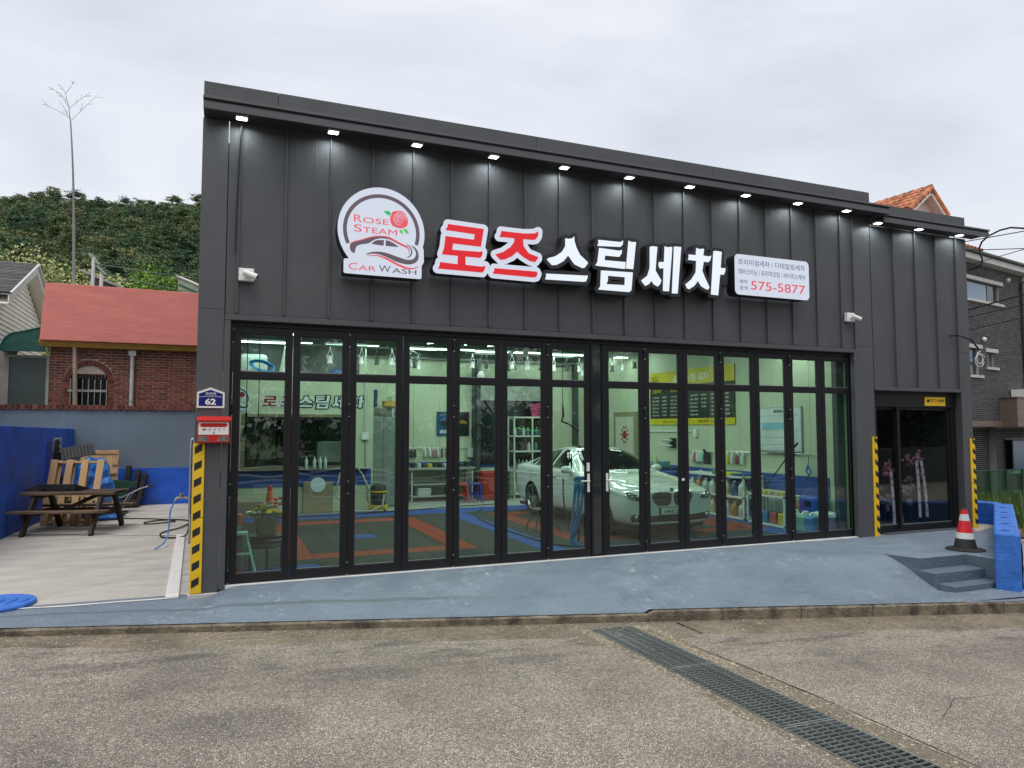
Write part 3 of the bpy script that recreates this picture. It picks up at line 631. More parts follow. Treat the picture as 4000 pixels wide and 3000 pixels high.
wline('parking_line', (-3.69, 5.0), (-3.66, 1.0), .10, -.097)
MB().box(-.13, .01, 0, 5.1, -.03, .035).tf(Matrix.Translation((-.55, .06, -.11)) @ Matrix.Rotation(R(1.9), 4, 'Z')).build('parking_kerb_line', M_whitep, kind='structure', bevel=.006)
MB().box(-.54, -.40, -.02, 11.3, -.3, -.125).build('soil_strip', pm('dry_soil', (.22, .18, .13), .95, var=.3, vs=9, bump=1.5, bs=50), kind='structure')
# wide terrain under everything
m = MB().box(-1500, 1500, kerby(0)+12, 1500, -1.35, -.70)
m.box(-1500, 1500, -1500, -39, -1.4, -.75); m.build('ground', pm('soil_ground', (.17, .15, .11), .95, var=.3, vs=.5, bump=1, bs=20), kind='structure')
MB().box(-60, 60, -1.0, 11, -1.3, -.72).build('subgrade', pm('subgrade', (.2, .18, .15), .95), kind='structure')

# ================================================================ CAR WASH BUILDING
B = thing('car_wash_building', 'single storey charcoal metal clad car wash with black folding glass doors', 'building')
XL_, XS_, XR_ = -.42, 10.24, 12.70       # left edge, step between the two bays, right edge
YB = 9.0                                  # rear wall
ZR, ZR2, ZC = 5.95, 5.775, 5.50
# cladding panels between the seams
for k in range(-1, 19):
    a = -.13 if k < 0 else k*.53
    b = 0 if k < 0 else ((k+1)*.53 if k < 18 else 9.84)
    MB().box(a+.004, b-.004, 0, .05, 3.18, ZC).build('cladding_panel', M_clad, B)
for k in range(19):
    MB().box(k*.53-.009, k*.53+.009, -.034, .01, 3.19, ZC).build('standing_seam', M_clad2, B, bevel=.003)
MB().box(9.83, 9.855, -.03, .01, 3.19, ZC).build('standing_seam', M_clad2, B, bevel=.003)
for k in range(4):
    a = 10.27+k*.53; b = min(a+.53, 12.42)
    MB().box(a+.004, b-.004, 0.003, .05, 2.53, 5.36).build('cladding_panel', M_clad, B)
    MB().box(b-.009, b+.009, -.034, .012, 2.53, 5.36).build('standing_seam', M_clad2, B, bevel=.003)
MB().box(10.255, 10.272, -.02, .012, 2.53, 5.36).build('standing_seam', M_clad2, B, bevel=.003)
# pillars, with a fold line
for (a, b, z0, z1) in ((-.42, -.135, -.05, ZC), (9.86, 10.25, -.02, ZC), (12.43, 12.70, -.02, 5.36)):
    zj = 3.22
    MB().box(a, b, -.012, .30, z0, zj-.002).build('pillar_cladding', M_clad2, B, bevel=.004)
    MB().box(a, b, -.010, .30, zj+.002, z1).build('pillar_cladding', M_clad2, B, bevel=.004)
MB().box(-.131, -.062, -.022, .16, -.03, 3.17).build('jamb_trim', M_clad2, B, bevel=.004)
MB().box(9.800, 9.858, -.022, .16, -.03, 3.17).build('jamb_trim', M_clad2, B, bevel=.004)
MB().box(-.131, 5.05, -.026, .16, 3.105, 3.172).build('lintel_trim', M_clad2, B, bevel=.004)
MB().box(5.052, 9.858, -.026, .16, 3.105, 3.172).build('lintel_trim', M_clad2, B, bevel=.004)
MB().box(10.252, 12.428, -.03, .10, 2.475, 2.53).build('lintel_trim', M_clad2, B, bevel=.004)
# canopy: soffit, stepped fascia
def canopy(x0, x1, zb, dep, wall_y=0.):
    MB().box(x0, x1, -dep+.02, wall_y+.03, zb+.02, zb+.035).build('soffit', M_soffit, B)
    MB().box(x0, x1, -dep, -dep+.02, zb-.03, zb+.055).build('fascia_board', M_clad2, B, bevel=.003)
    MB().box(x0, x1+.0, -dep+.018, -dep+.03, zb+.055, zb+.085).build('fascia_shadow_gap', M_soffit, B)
    MB().box(x0-.004, x1+.004, -dep-.015, wall_y, zb+.085, zb+.115).build('canopy_cap', M_clad2, B, bevel=.004)
canopy(-.41, 10.33, 5.49, .38)
canopy(10.262, 12.93, 5.37, .31)
# parapet panels above
xs = [XL_, .42, 3.9, 6.95, 9.45, XS_+.05]
for a, b in zip(xs[:-1], xs[1:]): MB().box(a, b-.004, 0, .22, 5.60, ZR).build('parapet_panel', M_clad, B, bevel=.004)
MB().box(XS_+.052, XR_+.02, .004, .22, 5.48, ZR2).build('parapet_panel', M_clad, B, bevel=.004)
# shell
m = MB().box(XL_, XL_+.14, .30, YB+.14, -.3, ZR).box(XL_+.14, XS_, YB, YB+.14, -.3, ZR)
m.box(XR_-.14, XR_, .30, YB+.14, -.3, ZR2).box(XS_, XR_-.14, YB, YB+.14, -.3, ZR2)
m.box(XS_-.10, XS_+.05, .22, YB, 5.60, ZR-.003)
m.build('outer_wall', M_clad, B)
MB().box(XL_, XS_+.05, .22, YB, 5.25, 5.30).box(XS_+.05, XR_, .22, YB, 5.15, 5.20).build('roof', M_clad2, B)
MB().box(-.135, 9.86, .05, .30, 3.18, 5.25).box(10.25, 12.43, .05, .30, 2.53, 5.15).build('upper_wall_core', M_black, B)
# concrete plinth under left pillar
MB().box(-.45, -.11, -.05, .25, -.14, -.055).build('pillar_plinth', M_stone, B, bevel=.006)

# --- folding doors
hinge = MB().cyl((0, 0, 0), .011, .14, 8); hinge.box(-.014, .014, 0, .012, .01, .13); hinge_me = hinge.mesh('hinge', M_black)
cap_me = MB().cyl((0, 0, -.012), .0125, .012, 8).cyl((0, 0, .14), .0125, .012, 8).mesh('hinge_cap', M_steel)
FZ0, FZ1, TZ0, TZ1 = .012, 3.045, 2.415, 2.50
def leaf(x0, x1, y0=.09, first=False):
    d = .055; st = .078
    w_ = x1-x0-.008; 
    L_ = bpy.data.objects.new('folding_door', None); col.objects.link(L_); L_.parent = B; L_.location = (x0+.004, y0, 0)
    f = MB().box(0, st, 0, d, FZ0, FZ1).box(w_-st, w_, 0, d, FZ0, FZ1).box(st, w_-st, 0, d, FZ0, FZ0+.10).box(st, w_-st, 0, d, FZ1-.085, FZ1).box(st, w_-st, 0.002, d, TZ0, TZ1)
    f.build('door_frame', M_black, L_, bevel=.003)
    for z0, z1 in ((FZ0+.10, TZ0), (TZ1, FZ1-.085)):
        MB().box(st-.003, w_-st+.003, .026, .034, z0-.003, z1+.003).build('pane', M_glass, L_)
        g = .010
        MB().box(st, w_-st, .012, .02, z0, z0+g).box(st, w_-st, .012, .02, z1-g, z1).box(st, st+g, .012, .02, z0+g, z1-g).box(w_-st-g, w_-st, .012, .02, z0+g, z1-g).build('glazing_bead', M_rubber2, L_)
        MB().box(st+g, w_-st-g, .014, .020, z0+g, z0+g+.006).build('sill_strip', M_steel, L_)
    return L_
leaves = []
wl, wr = .6873, .6936
for k in range(7): leaves.append(leaf(-.030+k*wl, -.030+(k+1)*wl))
for k in range(7): leaves.append(leaf(5.001+k*wr, 5.001+(k+1)*wr))
for k, L_ in enumerate(leaves):
    kk = k % 7; grp = k//7
    if (grp == 0 and kk in (0, 2, 4, 6)) or (grp == 1 and kk in (1, 3, 5)):
        for z in (.02, 1.02, 1.98, 2.86):
            link('hinge', hinge_me, L_, loc=(-.004, -.012, z)); link('hinge', cap_me, L_, loc=(-.004, -.012, z))
for z in (.02, 1.02, 1.98, 2.86): link('hinge', hinge_me, leaves[13], loc=(wr-.008, -.012, z))
# lever handles
def handle(L_, x, d):
    m = MB().box(-.018, .018, -.012, 0, -.13, .13).cyl((0, -.012, .03), .011, -.035, 10, axis='y').tube([(0, -.045, .03), (d*.03, -.048, .03), (d*.135, -.045, .028)], .0095, 8)
    m.cyl((0, -.012, -.07), .009, -.004, 10, axis='y')
    m.build('door_handle', M_white, L_, bevel=.003, loc=(x, 0, 1.045))
handle(leaves[6], wl-.008-.038, -1); handle(leaves[7], .038, 1)
MB().box(-.025, .025, -.003, 0, 0, .12).build('notice_sticker', M_white, leaves[6], loc=(wl-.05, 0, 1.21))
tx = text('sticker_text', '당기세요', pm('ink', (.05, .05, .06), .6), leaves[6], (wl-.062, -.0045, 1.225), .095, .022, right=(0, 0, 1), up=(-1, 0, 0)); 
MB().box(0, .05, -.004, 0, 0, .035).build('catch_plate', M_white, leaves[8], loc=(wr-.055, 0, 1.03))
# head and side frames, slot between the two groups
m = MB().box(-.062, 9.80, .07, .17, 3.047, 3.104).box(-.062, -.030, .07, .17, 0, 3.047).box(9.858-.002, 9.80, .07, .17, 0, 3.047)
m.box(4.782, 4.812, .075, .165, 0, 3.047).box(4.968, 5.0, .075, .165, 0, 3.047)
m.build('door_surround', M_black, B)
MB().box(4.812, 4.968, .10, .108, .0, 3.047).build('pane', M_pane, B)
MB().box(4.812, 4.968, .095, .15, 0, .03).build('slot_sill', M_black, B)
# --- sliding door bay at the right
m = MB().box(10.252, 12.428, .10, .20, 2.20, 2.475)
m.build('header_panel', M_black, B)
m = MB().box(10.252, 10.44, .12, .24, 0, 2.2).box(12.30, 12.428, .12, .24, 0, 2.2).box(10.44, 12.30, .14, .24, 0, .05)
m.build('sliding_door_surround', M_black, B)
for (a, b, y) in ((10.38, 11.02, .19), (10.965, 12.31, .145)):
    L_ = bpy.data.objects.new('sliding_door', None); col.objects.link(L_); L_.parent = B; L_.location = (a, y, .05)
    w_ = b-a; h_ = 2.15
    MB().box(0, .06, 0, .04, 0, h_).box(w_-.06, w_, 0, .04, 0, h_).box(.06, w_-.06, 0, .04, 0, .075).box(.06, w_-.06, 0, .04, h_-.05, h_).build('door_frame', M_black, L_, bevel=.003)
    MB().box(.057, w_-.057, .016, .024, .07, h_-.045).build('pane', M_glassd, L_)
    MB().box(.06, w_-.06, -.002, .004, .076, .088).build('sill_strip', M_steel, L_)
MB().box(10.5, 12.3, -.0, .13, -.02, .012).build('sliding_door_sill', M_clad2, B)

# --- eave floodlights
lamp_me = MB().box(-.068, .068, -.055, .055, 0, .022).mesh('lamp_housing', M_white)
lens_me = MB().box(-.055, .055, -.043, .043, -.004, 0).mesh('lens', emis('flood_lens', (.86, .97, 1), 9))
def flood(x, z, label, grp, y=-.185, e=2.5):
    t = thing('eave_light', label, 'floodlight', (x, y, z), 0, grp)
    link('lamp_housing', lamp_me, t); link('lens', lens_me, t)
    ld = bpy.data.lights.new('eave_beam', 'AREA'); ld.shape = 'RECTANGLE'; ld.size = .16; ld.size_y = .09; ld.energy = e; ld.color = (.88, .98, 1); ld.spread = R(165)
    lo = bpy.data.objects.new('eave_beam', ld); col.objects.link(lo); lo.parent = t; lo.location = (0, 0, -.008)
    return t
ordn = ['first', 'second', 'third', 'fourth', 'fifth', 'sixth', 'seventh', 'eighth', 'ninth', 'tenth']
for i in range(10):
    flood(1.06*i+.003, 5.479, 'lit white eave floodlight, %s from the left corner under the main canopy' % ordn[i], 'floodlights under the main canopy')
for i, x in enumerate((10.30, 11.30, 12.35)):
    flood(x, 5.359, ('lit white eave floodlight beside the step between the two roofs', 'lit white eave floodlight over the middle of the right hand bay', 'lit white eave floodlight at the far right canopy corner')[i], 'floodlights under the lower right canopy', y=-.15)
# cable running down from first light
t = MB().tube([(.02, -.045, 5.48), (.0, -.05, 5.3), (-.03, -.045, 4.4), (-.035, -.045, 3.9)], .008, 6)
o = t.build('cable', M_rubber, None, label='thin black cable hanging down the wall from the first eave floodlight', cat='cable')

# ================================================================ SIGNS
E_white = emis('sign_face_white', (.80, .86, 1.0), .62)
E_face = emis('sign_face_bright', (.86, .93, 1.0), .80)
E_red = emis('sign_face_red', (.80, .010, .02), .72)
E_dark = pm('sign_return_black', (.014, .015, .018), .4)
E_plum = emis('sign_plum', (.12, .085, .11), .8)
E_lred = emis('sign_light_red', (.80, .09, .12), .8)
E_g1 = emis('sign_green', (.03, .50, .16), .8); E_g2 = emis('sign_green2', (.10, .55, .10), .8)
E_navy = emis('sign_navy', (.045, .09, .22), .8)
names = {'ro': ('red and white glowing channel letter 로, first beside the round logo', 1), 'jeu': ('red and white glowing channel letter 즈, second of the two red letters', 1),
         'seu': ('white glowing channel letter 스 with black outline, first after the red letters', 0), 'tim': ('white glowing channel letter 팀 with black outline and a box at its foot', 0),
         'se': ('white glowing channel letter 세 with black outline and two upright strokes', 0), 'cha': ('white glowing channel letter 차 with black outline beside the phone number sign', 0)}
LOOPS = {}
for k, (P_, H_) in LETTERS.items():
    red = names[k][1]
    t = thing('channel_letter', names[k][0], 'sign letter', group='large channel letters above the doors')
    inner = outline(P_, H_, 0.0, .006); LOOPS[k] = (inner, outline(P_, H_, .062 if red else .052, .008))
    ol = LOOPS[k][1]
    filled('letter_case', ol, -.245, -.075, E_white if red else E_dark, t, E_dark)
    filled('letter_face', inner, -.250, -.2455, E_red if red else E_face, t)
    if not red:   # thin bright lip around the dark case
        pass
# carrier rail
t = thing('sign_rail', 'flat dark carrier rail running behind the channel letters', 'sign rail')
MB().box(2.12, 7.25, -.075, -.034, 4.05, 4.36).build('rail_box', M_clad2, t, bevel=.004)
# round logo
LO = thing('logo_sign', 'illuminated round white logo sign with rose and car drawing, Car Wash below', 'sign')
C0 = (1.668, 4.285); r0 = .522
circ = [(C0[0]+r0*math.cos(a), C0[1]+r0*math.sin(a)*1.02) for a in [2*math.pi*i/72 for i in range(72)]]
box = [(1.225, 3.745), (2.155, 3.745), (2.155, 3.90), (2.185, 3.95), (2.18, 4.1), (1.9, 4.1), (1.4, 3.88), (1.225, 3.88)]
lo_ = outline([circ, box], [], .025, .012)
filled('logo_case', lo_, -.245, -.04, E_white, LO, E_dark)
cx, cz, rx, rz = 1.668, 4.285, .4815, .470
arc = []
A0, A1 = R(-17), R(205)
for i in range(61): a = A0+(A1-A0)*i/60; arc.append((cx+rx*math.cos(a), cz+rz*math.sin(a)))
for i in range(61): a = A1-(A1-A0)*i/60; arc.append((cx+(rx-.046)*math.cos(a), cz+(rz-.046)*math.sin(a)))
filled('logo_ring', [arc], -.2485, -.2455, E_plum, LO)
def flat(name, poly, y, mat, par): return filled(name, [smooth2(poly)], y-.0015, y, mat, par)
def smooth2(p, it=2):
    for _ in range(it):
        q = []
        for i in range(len(p)):
            a, b = p[i], p[(i+1) % len(p)]; q += [(a[0]*.78+b[0]*.22, a[1]*.78+b[1]*.22), (a[0]*.22+b[0]*.78, a[1]*.22+b[1]*.78)]
        p = q
    return p
flat('car_drawing', LOGO['carbody'], -.2465, E_plum, LO)
rl = [(x, z+.011) for x, z in LOGO['carbody'][:18]]+[(x, z) for x, z in LOGO['carbody'][:18]][::-1]
filled('red_outline', [rl], -.2495, -.2485, E_lred, LO)
filled('car_window', [LOGO['win1']], -.248, -.2465, E_plum, LO); filled('car_window', [LOGO['win2']], -.248, -.2465, E_plum, LO)
flat('swoosh', LOGO['swoosh'], -.2465, E_plum, LO); flat('swoosh', LOGO['swoosh2'], -.2465, E_plum, LO); flat('swoosh', LOGO['redline'], -.2465, E_lred, LO)
flat('rose_drawing', LOGO['rose'], -.2465, E_lred, LO)
flat('leaf_drawing', LOGO['leaf1'], -.2465, E_g1, LO); flat('leaf_drawing', LOGO['leaf2'], -.2465, E_g2, LO); flat('leaf_drawing', LOGO['leaf3'], -.2465, E_g2, LO)
sp = MB(); rc = (1.895, 4.478)
for (ra, a0, a1, wd) in ((.068, -30, 200, .007), (.055, 100, 330, .007), (.042, -60, 160, .006), (.031, 60, 300, .006), (.020, -120, 120, .005), (.010, 0, 250, .005), (.085, 150, 290, .007), (.085, -20, 80, .007)):
    vs = []
    for i in range(17):
        a = R(a0+(a1-a0)*i/16); q = wd*math.sin(math.pi*i/16)+.001
        for rr in (ra-q/2, ra+q/2): vs.append((rc[0]+rr*math.cos(a), -.2496, rc[1]+rr*math.sin(a)*1.05))
    sp.add(vs, [(2*i, 2*i+1, 2*i+3, 2*i+2) for i in range(16)])
sp.build('petal_lines', E_white, LO)
def smallcaps(big, small, mat, par, x, z, hb, hs, wb, wtot, y=-.2495):
    text('logo_text', big, mat, par, (x, y, z), wb, hb, bold=.0); text('logo_text', small, mat, par, (x+wb*1.12, y, z), wtot-wb*1.12, hs, bold=.0)
smallcaps('R', 'OSE', E_lred, LO, 1.318, 4.372, .092, .070, .098, .435)
smallcaps('S', 'TEAM', E_lred, LO, 1.318, 4.250, .092, .070, .098, .540)
smallcaps('C', 'AR', E_lred, LO, 1.262, 3.772, .085, .062, .105, .335)
smallcaps('W', 'ASH', E_plum, LO, 1.632, 3.772, .085, .062, .150, .480)
MB().tube([(2.20, -.06, 4.22), (2.23, -.10, 4.225), (2.235, -.10, 4.255), (2.21, -.10, 4.265)], .005, 6).build('hook', M_steel, LO)
# phone number sign
PH = thing('phone_sign', 'illuminated white rounded sign listing wash services and a red phone number', 'sign')
rr_ = []
x0, x1, z0, z1, rd = 7.128, 8.616, 3.882, 4.515, .075
for (cx_, cz_, a0) in ((x1-rd, z1-rd, 0), (x0+rd, z1-rd, 90), (x0+rd, z0+rd, 180), (x1-rd, z0+rd, 270)):
    for i in range(9): a = R(a0+90*i/8); rr_.append((cx_+rd*math.cos(a), cz_+rd*math.sin(a)))
filled('sign_case', [rr_], -.245, -.05, E_white, PH, E_dark)
text('sign_text', '프리미엄세차 / 디테일링세차', E_navy, PH, (7.198, -.2465, 4.352), 1.335, .092, bold=.004)
text('sign_text', '에바크리닝 / 유리막코팅 / 바이러스케어', E_navy, PH, (7.198, -.2465, 4.203), 1.33, .090, bold=.004)
text('sign_text', '예약', E_navy, PH, (7.215, -.2465, 4.056), .155, .066, bold=.004)
text('sign_text', '문의', E_navy, PH, (7.215, -.2465, 3.958), .155, .066, bold=.004)
text('sign_text', '575-5877', E_lred, PH, (7.435, -.2465, 3.975), 1.095, .142, bold=.006)
# address plate
PL = thing('address_plate', 'navy house number plate 62 with white border on the left pillar', 'number plate')
pl = [(-.400, 2.068), (-.116, 2.068), (-.116, 2.238), (-.263, 2.293), (-.400, 2.238)]
filled('plate', [outline([[(x*1., z) for x, z in pl]], [], .006, .004)[0]], -.030, -.014, M_white, PL)
ins = [(-.386, 2.083), (-.130, 2.083), (-.130, 2.225), (-.263, 2.272), (-.386, 2.225)]
M_navy = pm('plate_navy', (.012, .016, .16), .3)
filled('plate_field', [ins], -.0315, -.0302, M_navy, PL)
text('plate_text', '정상안길', M_white, PL, (-.315, -.033, 2.218), .110, .024, bold=.02)
text('plate_text', 'Jeongsangan-gil', M_white, PL, (-.322, -.033, 2.203), .125, .010, bold=.005)
MB().box(-.386, -.130, -.0335, -.0315, 2.190, 2.1935).build('plate_line', M_white, PL)
text('plate_text', '62', M_white, PL, (-.318, -.033, 2.098), .115, .072, bold=.035)
# mailbox
MX = thing('mailbox', 'red and white metal mailbox lettered POST below the number plate', 'mailbox')
MB().box(-.392, -.045, -.115, -.014, 1.66, 1.915).build('box', M_red, MX, bevel=.006)
MB().add([(-.398, -.014, 1.965), (-.036, -.014, 1.965), (-.036, -.150, 1.925), (-.398, -.150, 1.925), (-.398, -.014, 1.955), (-.036, -.014, 1.955), (-.036, -.150, 1.905), (-.398, -.150, 1.905)], [(0, 3, 2, 1), (4, 5, 6, 7), (0, 1, 5, 4), (1, 2, 6, 5), (2, 3, 7, 6), (3, 0, 4, 7)]).build('lid', M_red, MX, bevel=.003)
MB().box(-.378, -.058, -.119, -.1152, 1.752, 1.900).build('white_panel', M_white, MX, bevel=.003)
slot = [(-.36+.022+.022*math.cos(a), 1.862+.022*math.sin(a)) for a in [R(90+180*i/10) for i in range(11)]]+[(-.076-.022+.022*math.cos(a), 1.862+.022*math.sin(a)) for a in [R(-90+180*i/10) for i in range(11)]]
filled('slot_flap', [slot], -.1205, -.1192, M_red, MX)
for i, ch in enumerate('POST'): text('post_text', ch, M_red, MX, (-.268+.050*i, -.1205, 1.797), .020, .026)
filled('emblem', [[(-.335, 1.800), (-.318, 1.800), (-.296, 1.812), (-.302, 1.822), (-.330, 1.822)]], -.1205, -.1192, M_red, MX)
MB().cyl((-.217, -.119, 1.772), .010, -.004, 12, axis='y').build('lock', M_steel, MX)
M_foil = pm('wrinkled_clear_film', (.22, .20, .19), .25, .3, var=.6, vs=25, bump=.8, bs=30)
for pts in ([(-.378, 1.738), (-.290, 1.738), (-.255, 1.676), (-.378, 1.676)], [(-.058, 1.738), (-.150, 1.738), (-.186, 1.676), (-.058, 1.676)]): filled('window_film', [pts], -.1185, -.1155, M_foil, MX)
# corner guards: yellow foam with black slanted blocks
def guard(x0, x1, ztop, zbot, label, side, flip=False):
    t = thing('corner_guard', label, 'corner guard', group='yellow and black corner guards on the pillars')
    zm = (ztop+zbot)/2
    for a, b in ((zbot, zm-.003), (zm+.003, ztop)): MB().box(x0, x1, -.034, -.0125, a, b).build('foam_strip', M_yel, t, bevel=.004)
    n = 9; h = (ztop-zbot)/n
    for i in range(n):
        z = zbot+h*i+.06
        wd = (x1-x0); a, b = (x0+.14*wd, x1-.22*wd) if not flip else (x0+.40*wd, x1-.0*wd)
        if flip: pts = [(a, z+.05), (b, z), (b, z+.085), (a, z+.135)]
        else: pts = [(a, z-.0), (b, z+.045), (b, z+.128), (a, z+.085)]
        filled('black_block', [pts], -.0355, -.0335, M_blackf, t)
guard(-.432, -.308, 1.655, -.048, 'yellow corner guard with black blocks below the red mailbox', -1)
guard(10.152, 10.262, 1.675, -.03, 'yellow corner guard with black blocks on the pillar between folding and sliding doors', 1, True)
guard(12.592, 12.712, 1.63, -.005, 'yellow corner guard with black blocks on the far right pillar behind the cone', 1, True)
# CCTV cameras
def cctv(x, z, label):
    t = thing('security_camera', label, 'camera', (x, -.012, z), 0, 'white security cameras on the facade')
    MB().box(-.085, .085, -.07, 0, -.075, .075).build('junction_box', M_white, t, bevel=.008)
    MB().tube([(.01, -.07, .0), (.05, -.12, -.005)], .022, 10).build('bracket', M_white, t)
    c = MB().tube([(-.03, -.12, .015), (.115, -.155, -.04)], [.036, .036], 14); c.build('camera_body', M_white, t, smooth=False)
    MB().tube([(.1145, -.1549, -.0398), (.123, -.157, -.043)], [.027, .027], 14).build('camera_lens', M_pane, t)
cctv(.095, 3.645, 'white bullet security camera on the wall at the left, below the first seam')
cctv(9.69, 3.70, 'white bullet security camera at the right end of the main facade')
# CCTV notice
CN = thing('cctv_notice', 'yellow CCTV notice sign on the black header above the sliding door', 'sign')
x0 = 11.60; MB().box(x0, x0+.53, .088, .098, 2.225, 2.385).build('notice_board', pm('notice_yellow', (.85, .55, .02), .4), CN, bevel=.004)
text('notice_text', 'CCTV', M_red, CN, (x0+.165, .0865, 2.295), .155, .05, bold=.02); text('notice_text', '녹화중', M_black, CN, (x0+.345, .0865, 2.290), .155, .055, bold=.02)
text('notice_text', 'CCTV in operation', M_red, CN, (x0+.25, .0865, 2.258), .20, .016)
MB().box(x0+.155, x0+.158, .0862, .088, 2.25, 2.36).build('divider', M_black, CN)
filled('camera_pictogram', [[(x0+.045, 2.32), (x0+.125, 2.345), (x0+.135, 2.31), (x0+.10, 2.295), (x0+.085, 2.27), (x0+.075, 2.30), (x0+.05, 2.295)]], .0862, .0878, M_black, CN)
# loose cable at far right
WC = thing('wall_cable', 'black cable stub poking from the right bay wall with curled white wires', 'cable')
MB().tube([(12.22, .0, 3.52), (12.27, -.12, 3.51), (12.40, -.26, 3.42), (12.52, -.30, 3.26)], .016, 8).build('cable_sheath', M_rubber, WC)
for a, b in ((0, .9), (1, 1.2)):
    P_ = [(12.52+.12*math.sin(q*.8+a)*b*.9+.02*q*.3, -.30, 3.22-.16*b+.11*math.cos(q*.8+a)+.004*q) for q in range(9)]
    MB().tube(P_, .006, 6).build('wire', M_white, WC)
# pipe, tap and hoses along the building's left flank
TP = thing('water_tap', 'thin grey standpipe with brass tap beside the left pillar', 'tap')
MB().tube(smooth_path([(-.44, .9, 1.62), (-.46, .9, 1.68), (-.485, .9, 1.64), (-.487, .9, 1.2), (-.487, .9, .75)]), .016, 8).build('conduit', M_steel, TP)
MB().tube([(-.60, 4.2, -.11), (-.60, 4.2, .66)], .022, 8).cyl((-.60, 4.2, .35), .034, .12, 10).build('standpipe', M_steel, TP)
MB().tube(smooth_path([(-.60, 4.2, .62), (-.66, 4.2, .66), (-.80, 4.18, .66), (-.84, 4.17, .60)]), .02, 8).sphere((-.74, 4.18, .70), .03, 8, 5).cyl((-.74, 4.18, .72), .045, .012, 8).build('tap_head', pm('brass', (.5, .42, .3), .35, .8), TP)
MB().tube(smooth_path([(-.84, 4.17, .60), (-.90, 4.15, .45), (-.92, 4.1, .1), (-.97, 3.9, -.03), (-1.08, 3.7, -.088)]), .012, 8).build('hose', pm('blue_hose', (.05, .25, .60), .4), None, label='short blue hose hanging from the tap beside the left pillar', cat='hose')
MB().tube(smooth_path([(-.62, 4.5, .3), (-.66, 4.7, .0), (-.80, 4.9, -.088), (-1.05, 5.0, -.088), (-1.12, 5.6, -.088), (-.82, 6.3, -.088), (-.72, 7.2, -.088), (-1.1, 7.6, -.088), (-1.55, 7.3, -.088), (-1.4, 7.0, -.088), (-1.0, 7.35, -.088), (-1.5, 7.9, -.088), (-2.2, 8.2, -.085), (-2.7, 8.4, -.08)]), .014, 6).build('ground_cable', M_rubber, None, label='long thin black cable lying across the concrete lot', cat='cable')

# ================================================================ INTERIOR SHELL
M_cream = pm('cream_sandwich_panel', (.52, .56, .42), .55, var=.05, vs=1.2, bump=.1, bs=20)
M_cream2 = pm('grey_green_panel', (.30, .34, .30), .6, var=.06, vs=1.2)
M_iblue = pm('interior_blue_band', (.02, .075, .33), .5, var=.08, vs=4)
M_cei = pm('dark_ceiling', (.085, .10, .075), .8, var=.3, vs=2)
M_lightm = pm('light_grey_metal', (.55, .57, .55), .4, .3, var=.08)
M_dgrey = pm('dark_grey_steel', (.07, .075, .08), .5, .3, var=.15)
RX, RY, PY = 9.95, 8.90, 7.0
IW = B
def panel(a, b, z0, z1, y, mat, name='interior_panel'): MB().box(a+.003, b-.003, y, y+.04, z0, z1).build(name, mat, B)
for i in range(10): panel(3.0+i*.7, min(3.0+(i+1)*.7, RX), 0 if i else 0, 3.6, RY, M_cream)
MB().box(2.9, RX, RY-.012, RY, .78, .94).build('blue_wall_band', M_iblue, B)
MB().box(-.28, RX, RY-.02, RY+.04, 3.6, 5.2).build('rear_wall_top', M_cei, B)
MB().tube([(2.9, RY-.10, 3.62), (RX, RY-.10, 3.62)], .03, 8).build('steel_pipe', M_steel, B)
for i in range(9):                      # right wall
    a, b = .18+i*.97, .18+(i+1)*.97
    MB().box(RX, RX+.04, a+.003, b-.003, 0, 5.2).build('interior_panel', M_cream, B)
MB().box(RX-.012, RX, .72, 6.6, .55, .93).build('blue_wall_band', M_iblue, B)
MB().box(-.29, -.28, .3, PY, 0, 5.2).build('interior_panel', M_cream, B)
MB().box(-.28, RX+.04, .3, RY+.02, 4.55, 4.60).build('ceiling', M_cei, B)
for y in (2.2, 4.4, 6.4, 8.0): MB().box(-.28, RX, y-.06, y+.06, 4.1, 4.3).build('ceiling_beam', M_dgrey, B)
for x in (1.5, 4.0, 6.5, 9.0): MB().box(x-.05, x+.05, .3, RY, 4.32, 4.5).build('ceiling_beam', M_dgrey, B)
MB().box(-.28, RX, .17, .30, 3.05, 5.2).build('front_wall_lining', M_cream, B)
MB().box(RX-.17, RX, .17, .32, 0, 3.05).build('front_corner_post', M_cream, B)
MB().box(RX-.34, RX-.17, .20, .30, 0, 3.05).build('front_corner_post', M_dgrey, B)
# partition with office window and loft
def ppanel(a, b, z0, z1): MB().box(a+.002, b-.002, PY, PY+.08, z0, z1).build('partition_panel', M_cream, B)
ppanel(-.28, .24, 0, 2.94); ppanel(.24, 1.5, 2.10, 2.94); ppanel(1.5, 2.5, 2.10, 2.94); ppanel(2.5, 3.0, 0, 2.94); ppanel(.24, 1.5, 0, .93); ppanel(1.5, 2.5, 0, .93)
MB().box(2.96, 3.0, PY+.08, 7.6, 0, 2.94).build('partition_return', M_cream, B)
MB().box(-.28, 2.96, PY-.012, PY, .57, .925).build('blue_wall_band', M_iblue, B)
MB().box(-.28, 3.0, PY-.01, RY, 2.94, 3.0).build('loft_floor', M_cream, B)
MB().box(-.28, 3.0, RY-.03, RY, 3.0, 5.0).build('loft_rear_wall', M_dgrey, B)
MB().box(.24, 2.5, PY-.03, PY, 2.06, 2.12).box(.24, .30, PY-.03, PY, 1.0, 2.06).box(.24, 2.5, PY-.03, PY, .94, 1.0).build('window_casing', pm('brown_wood_trim', (.20, .16, .10), .5), B)
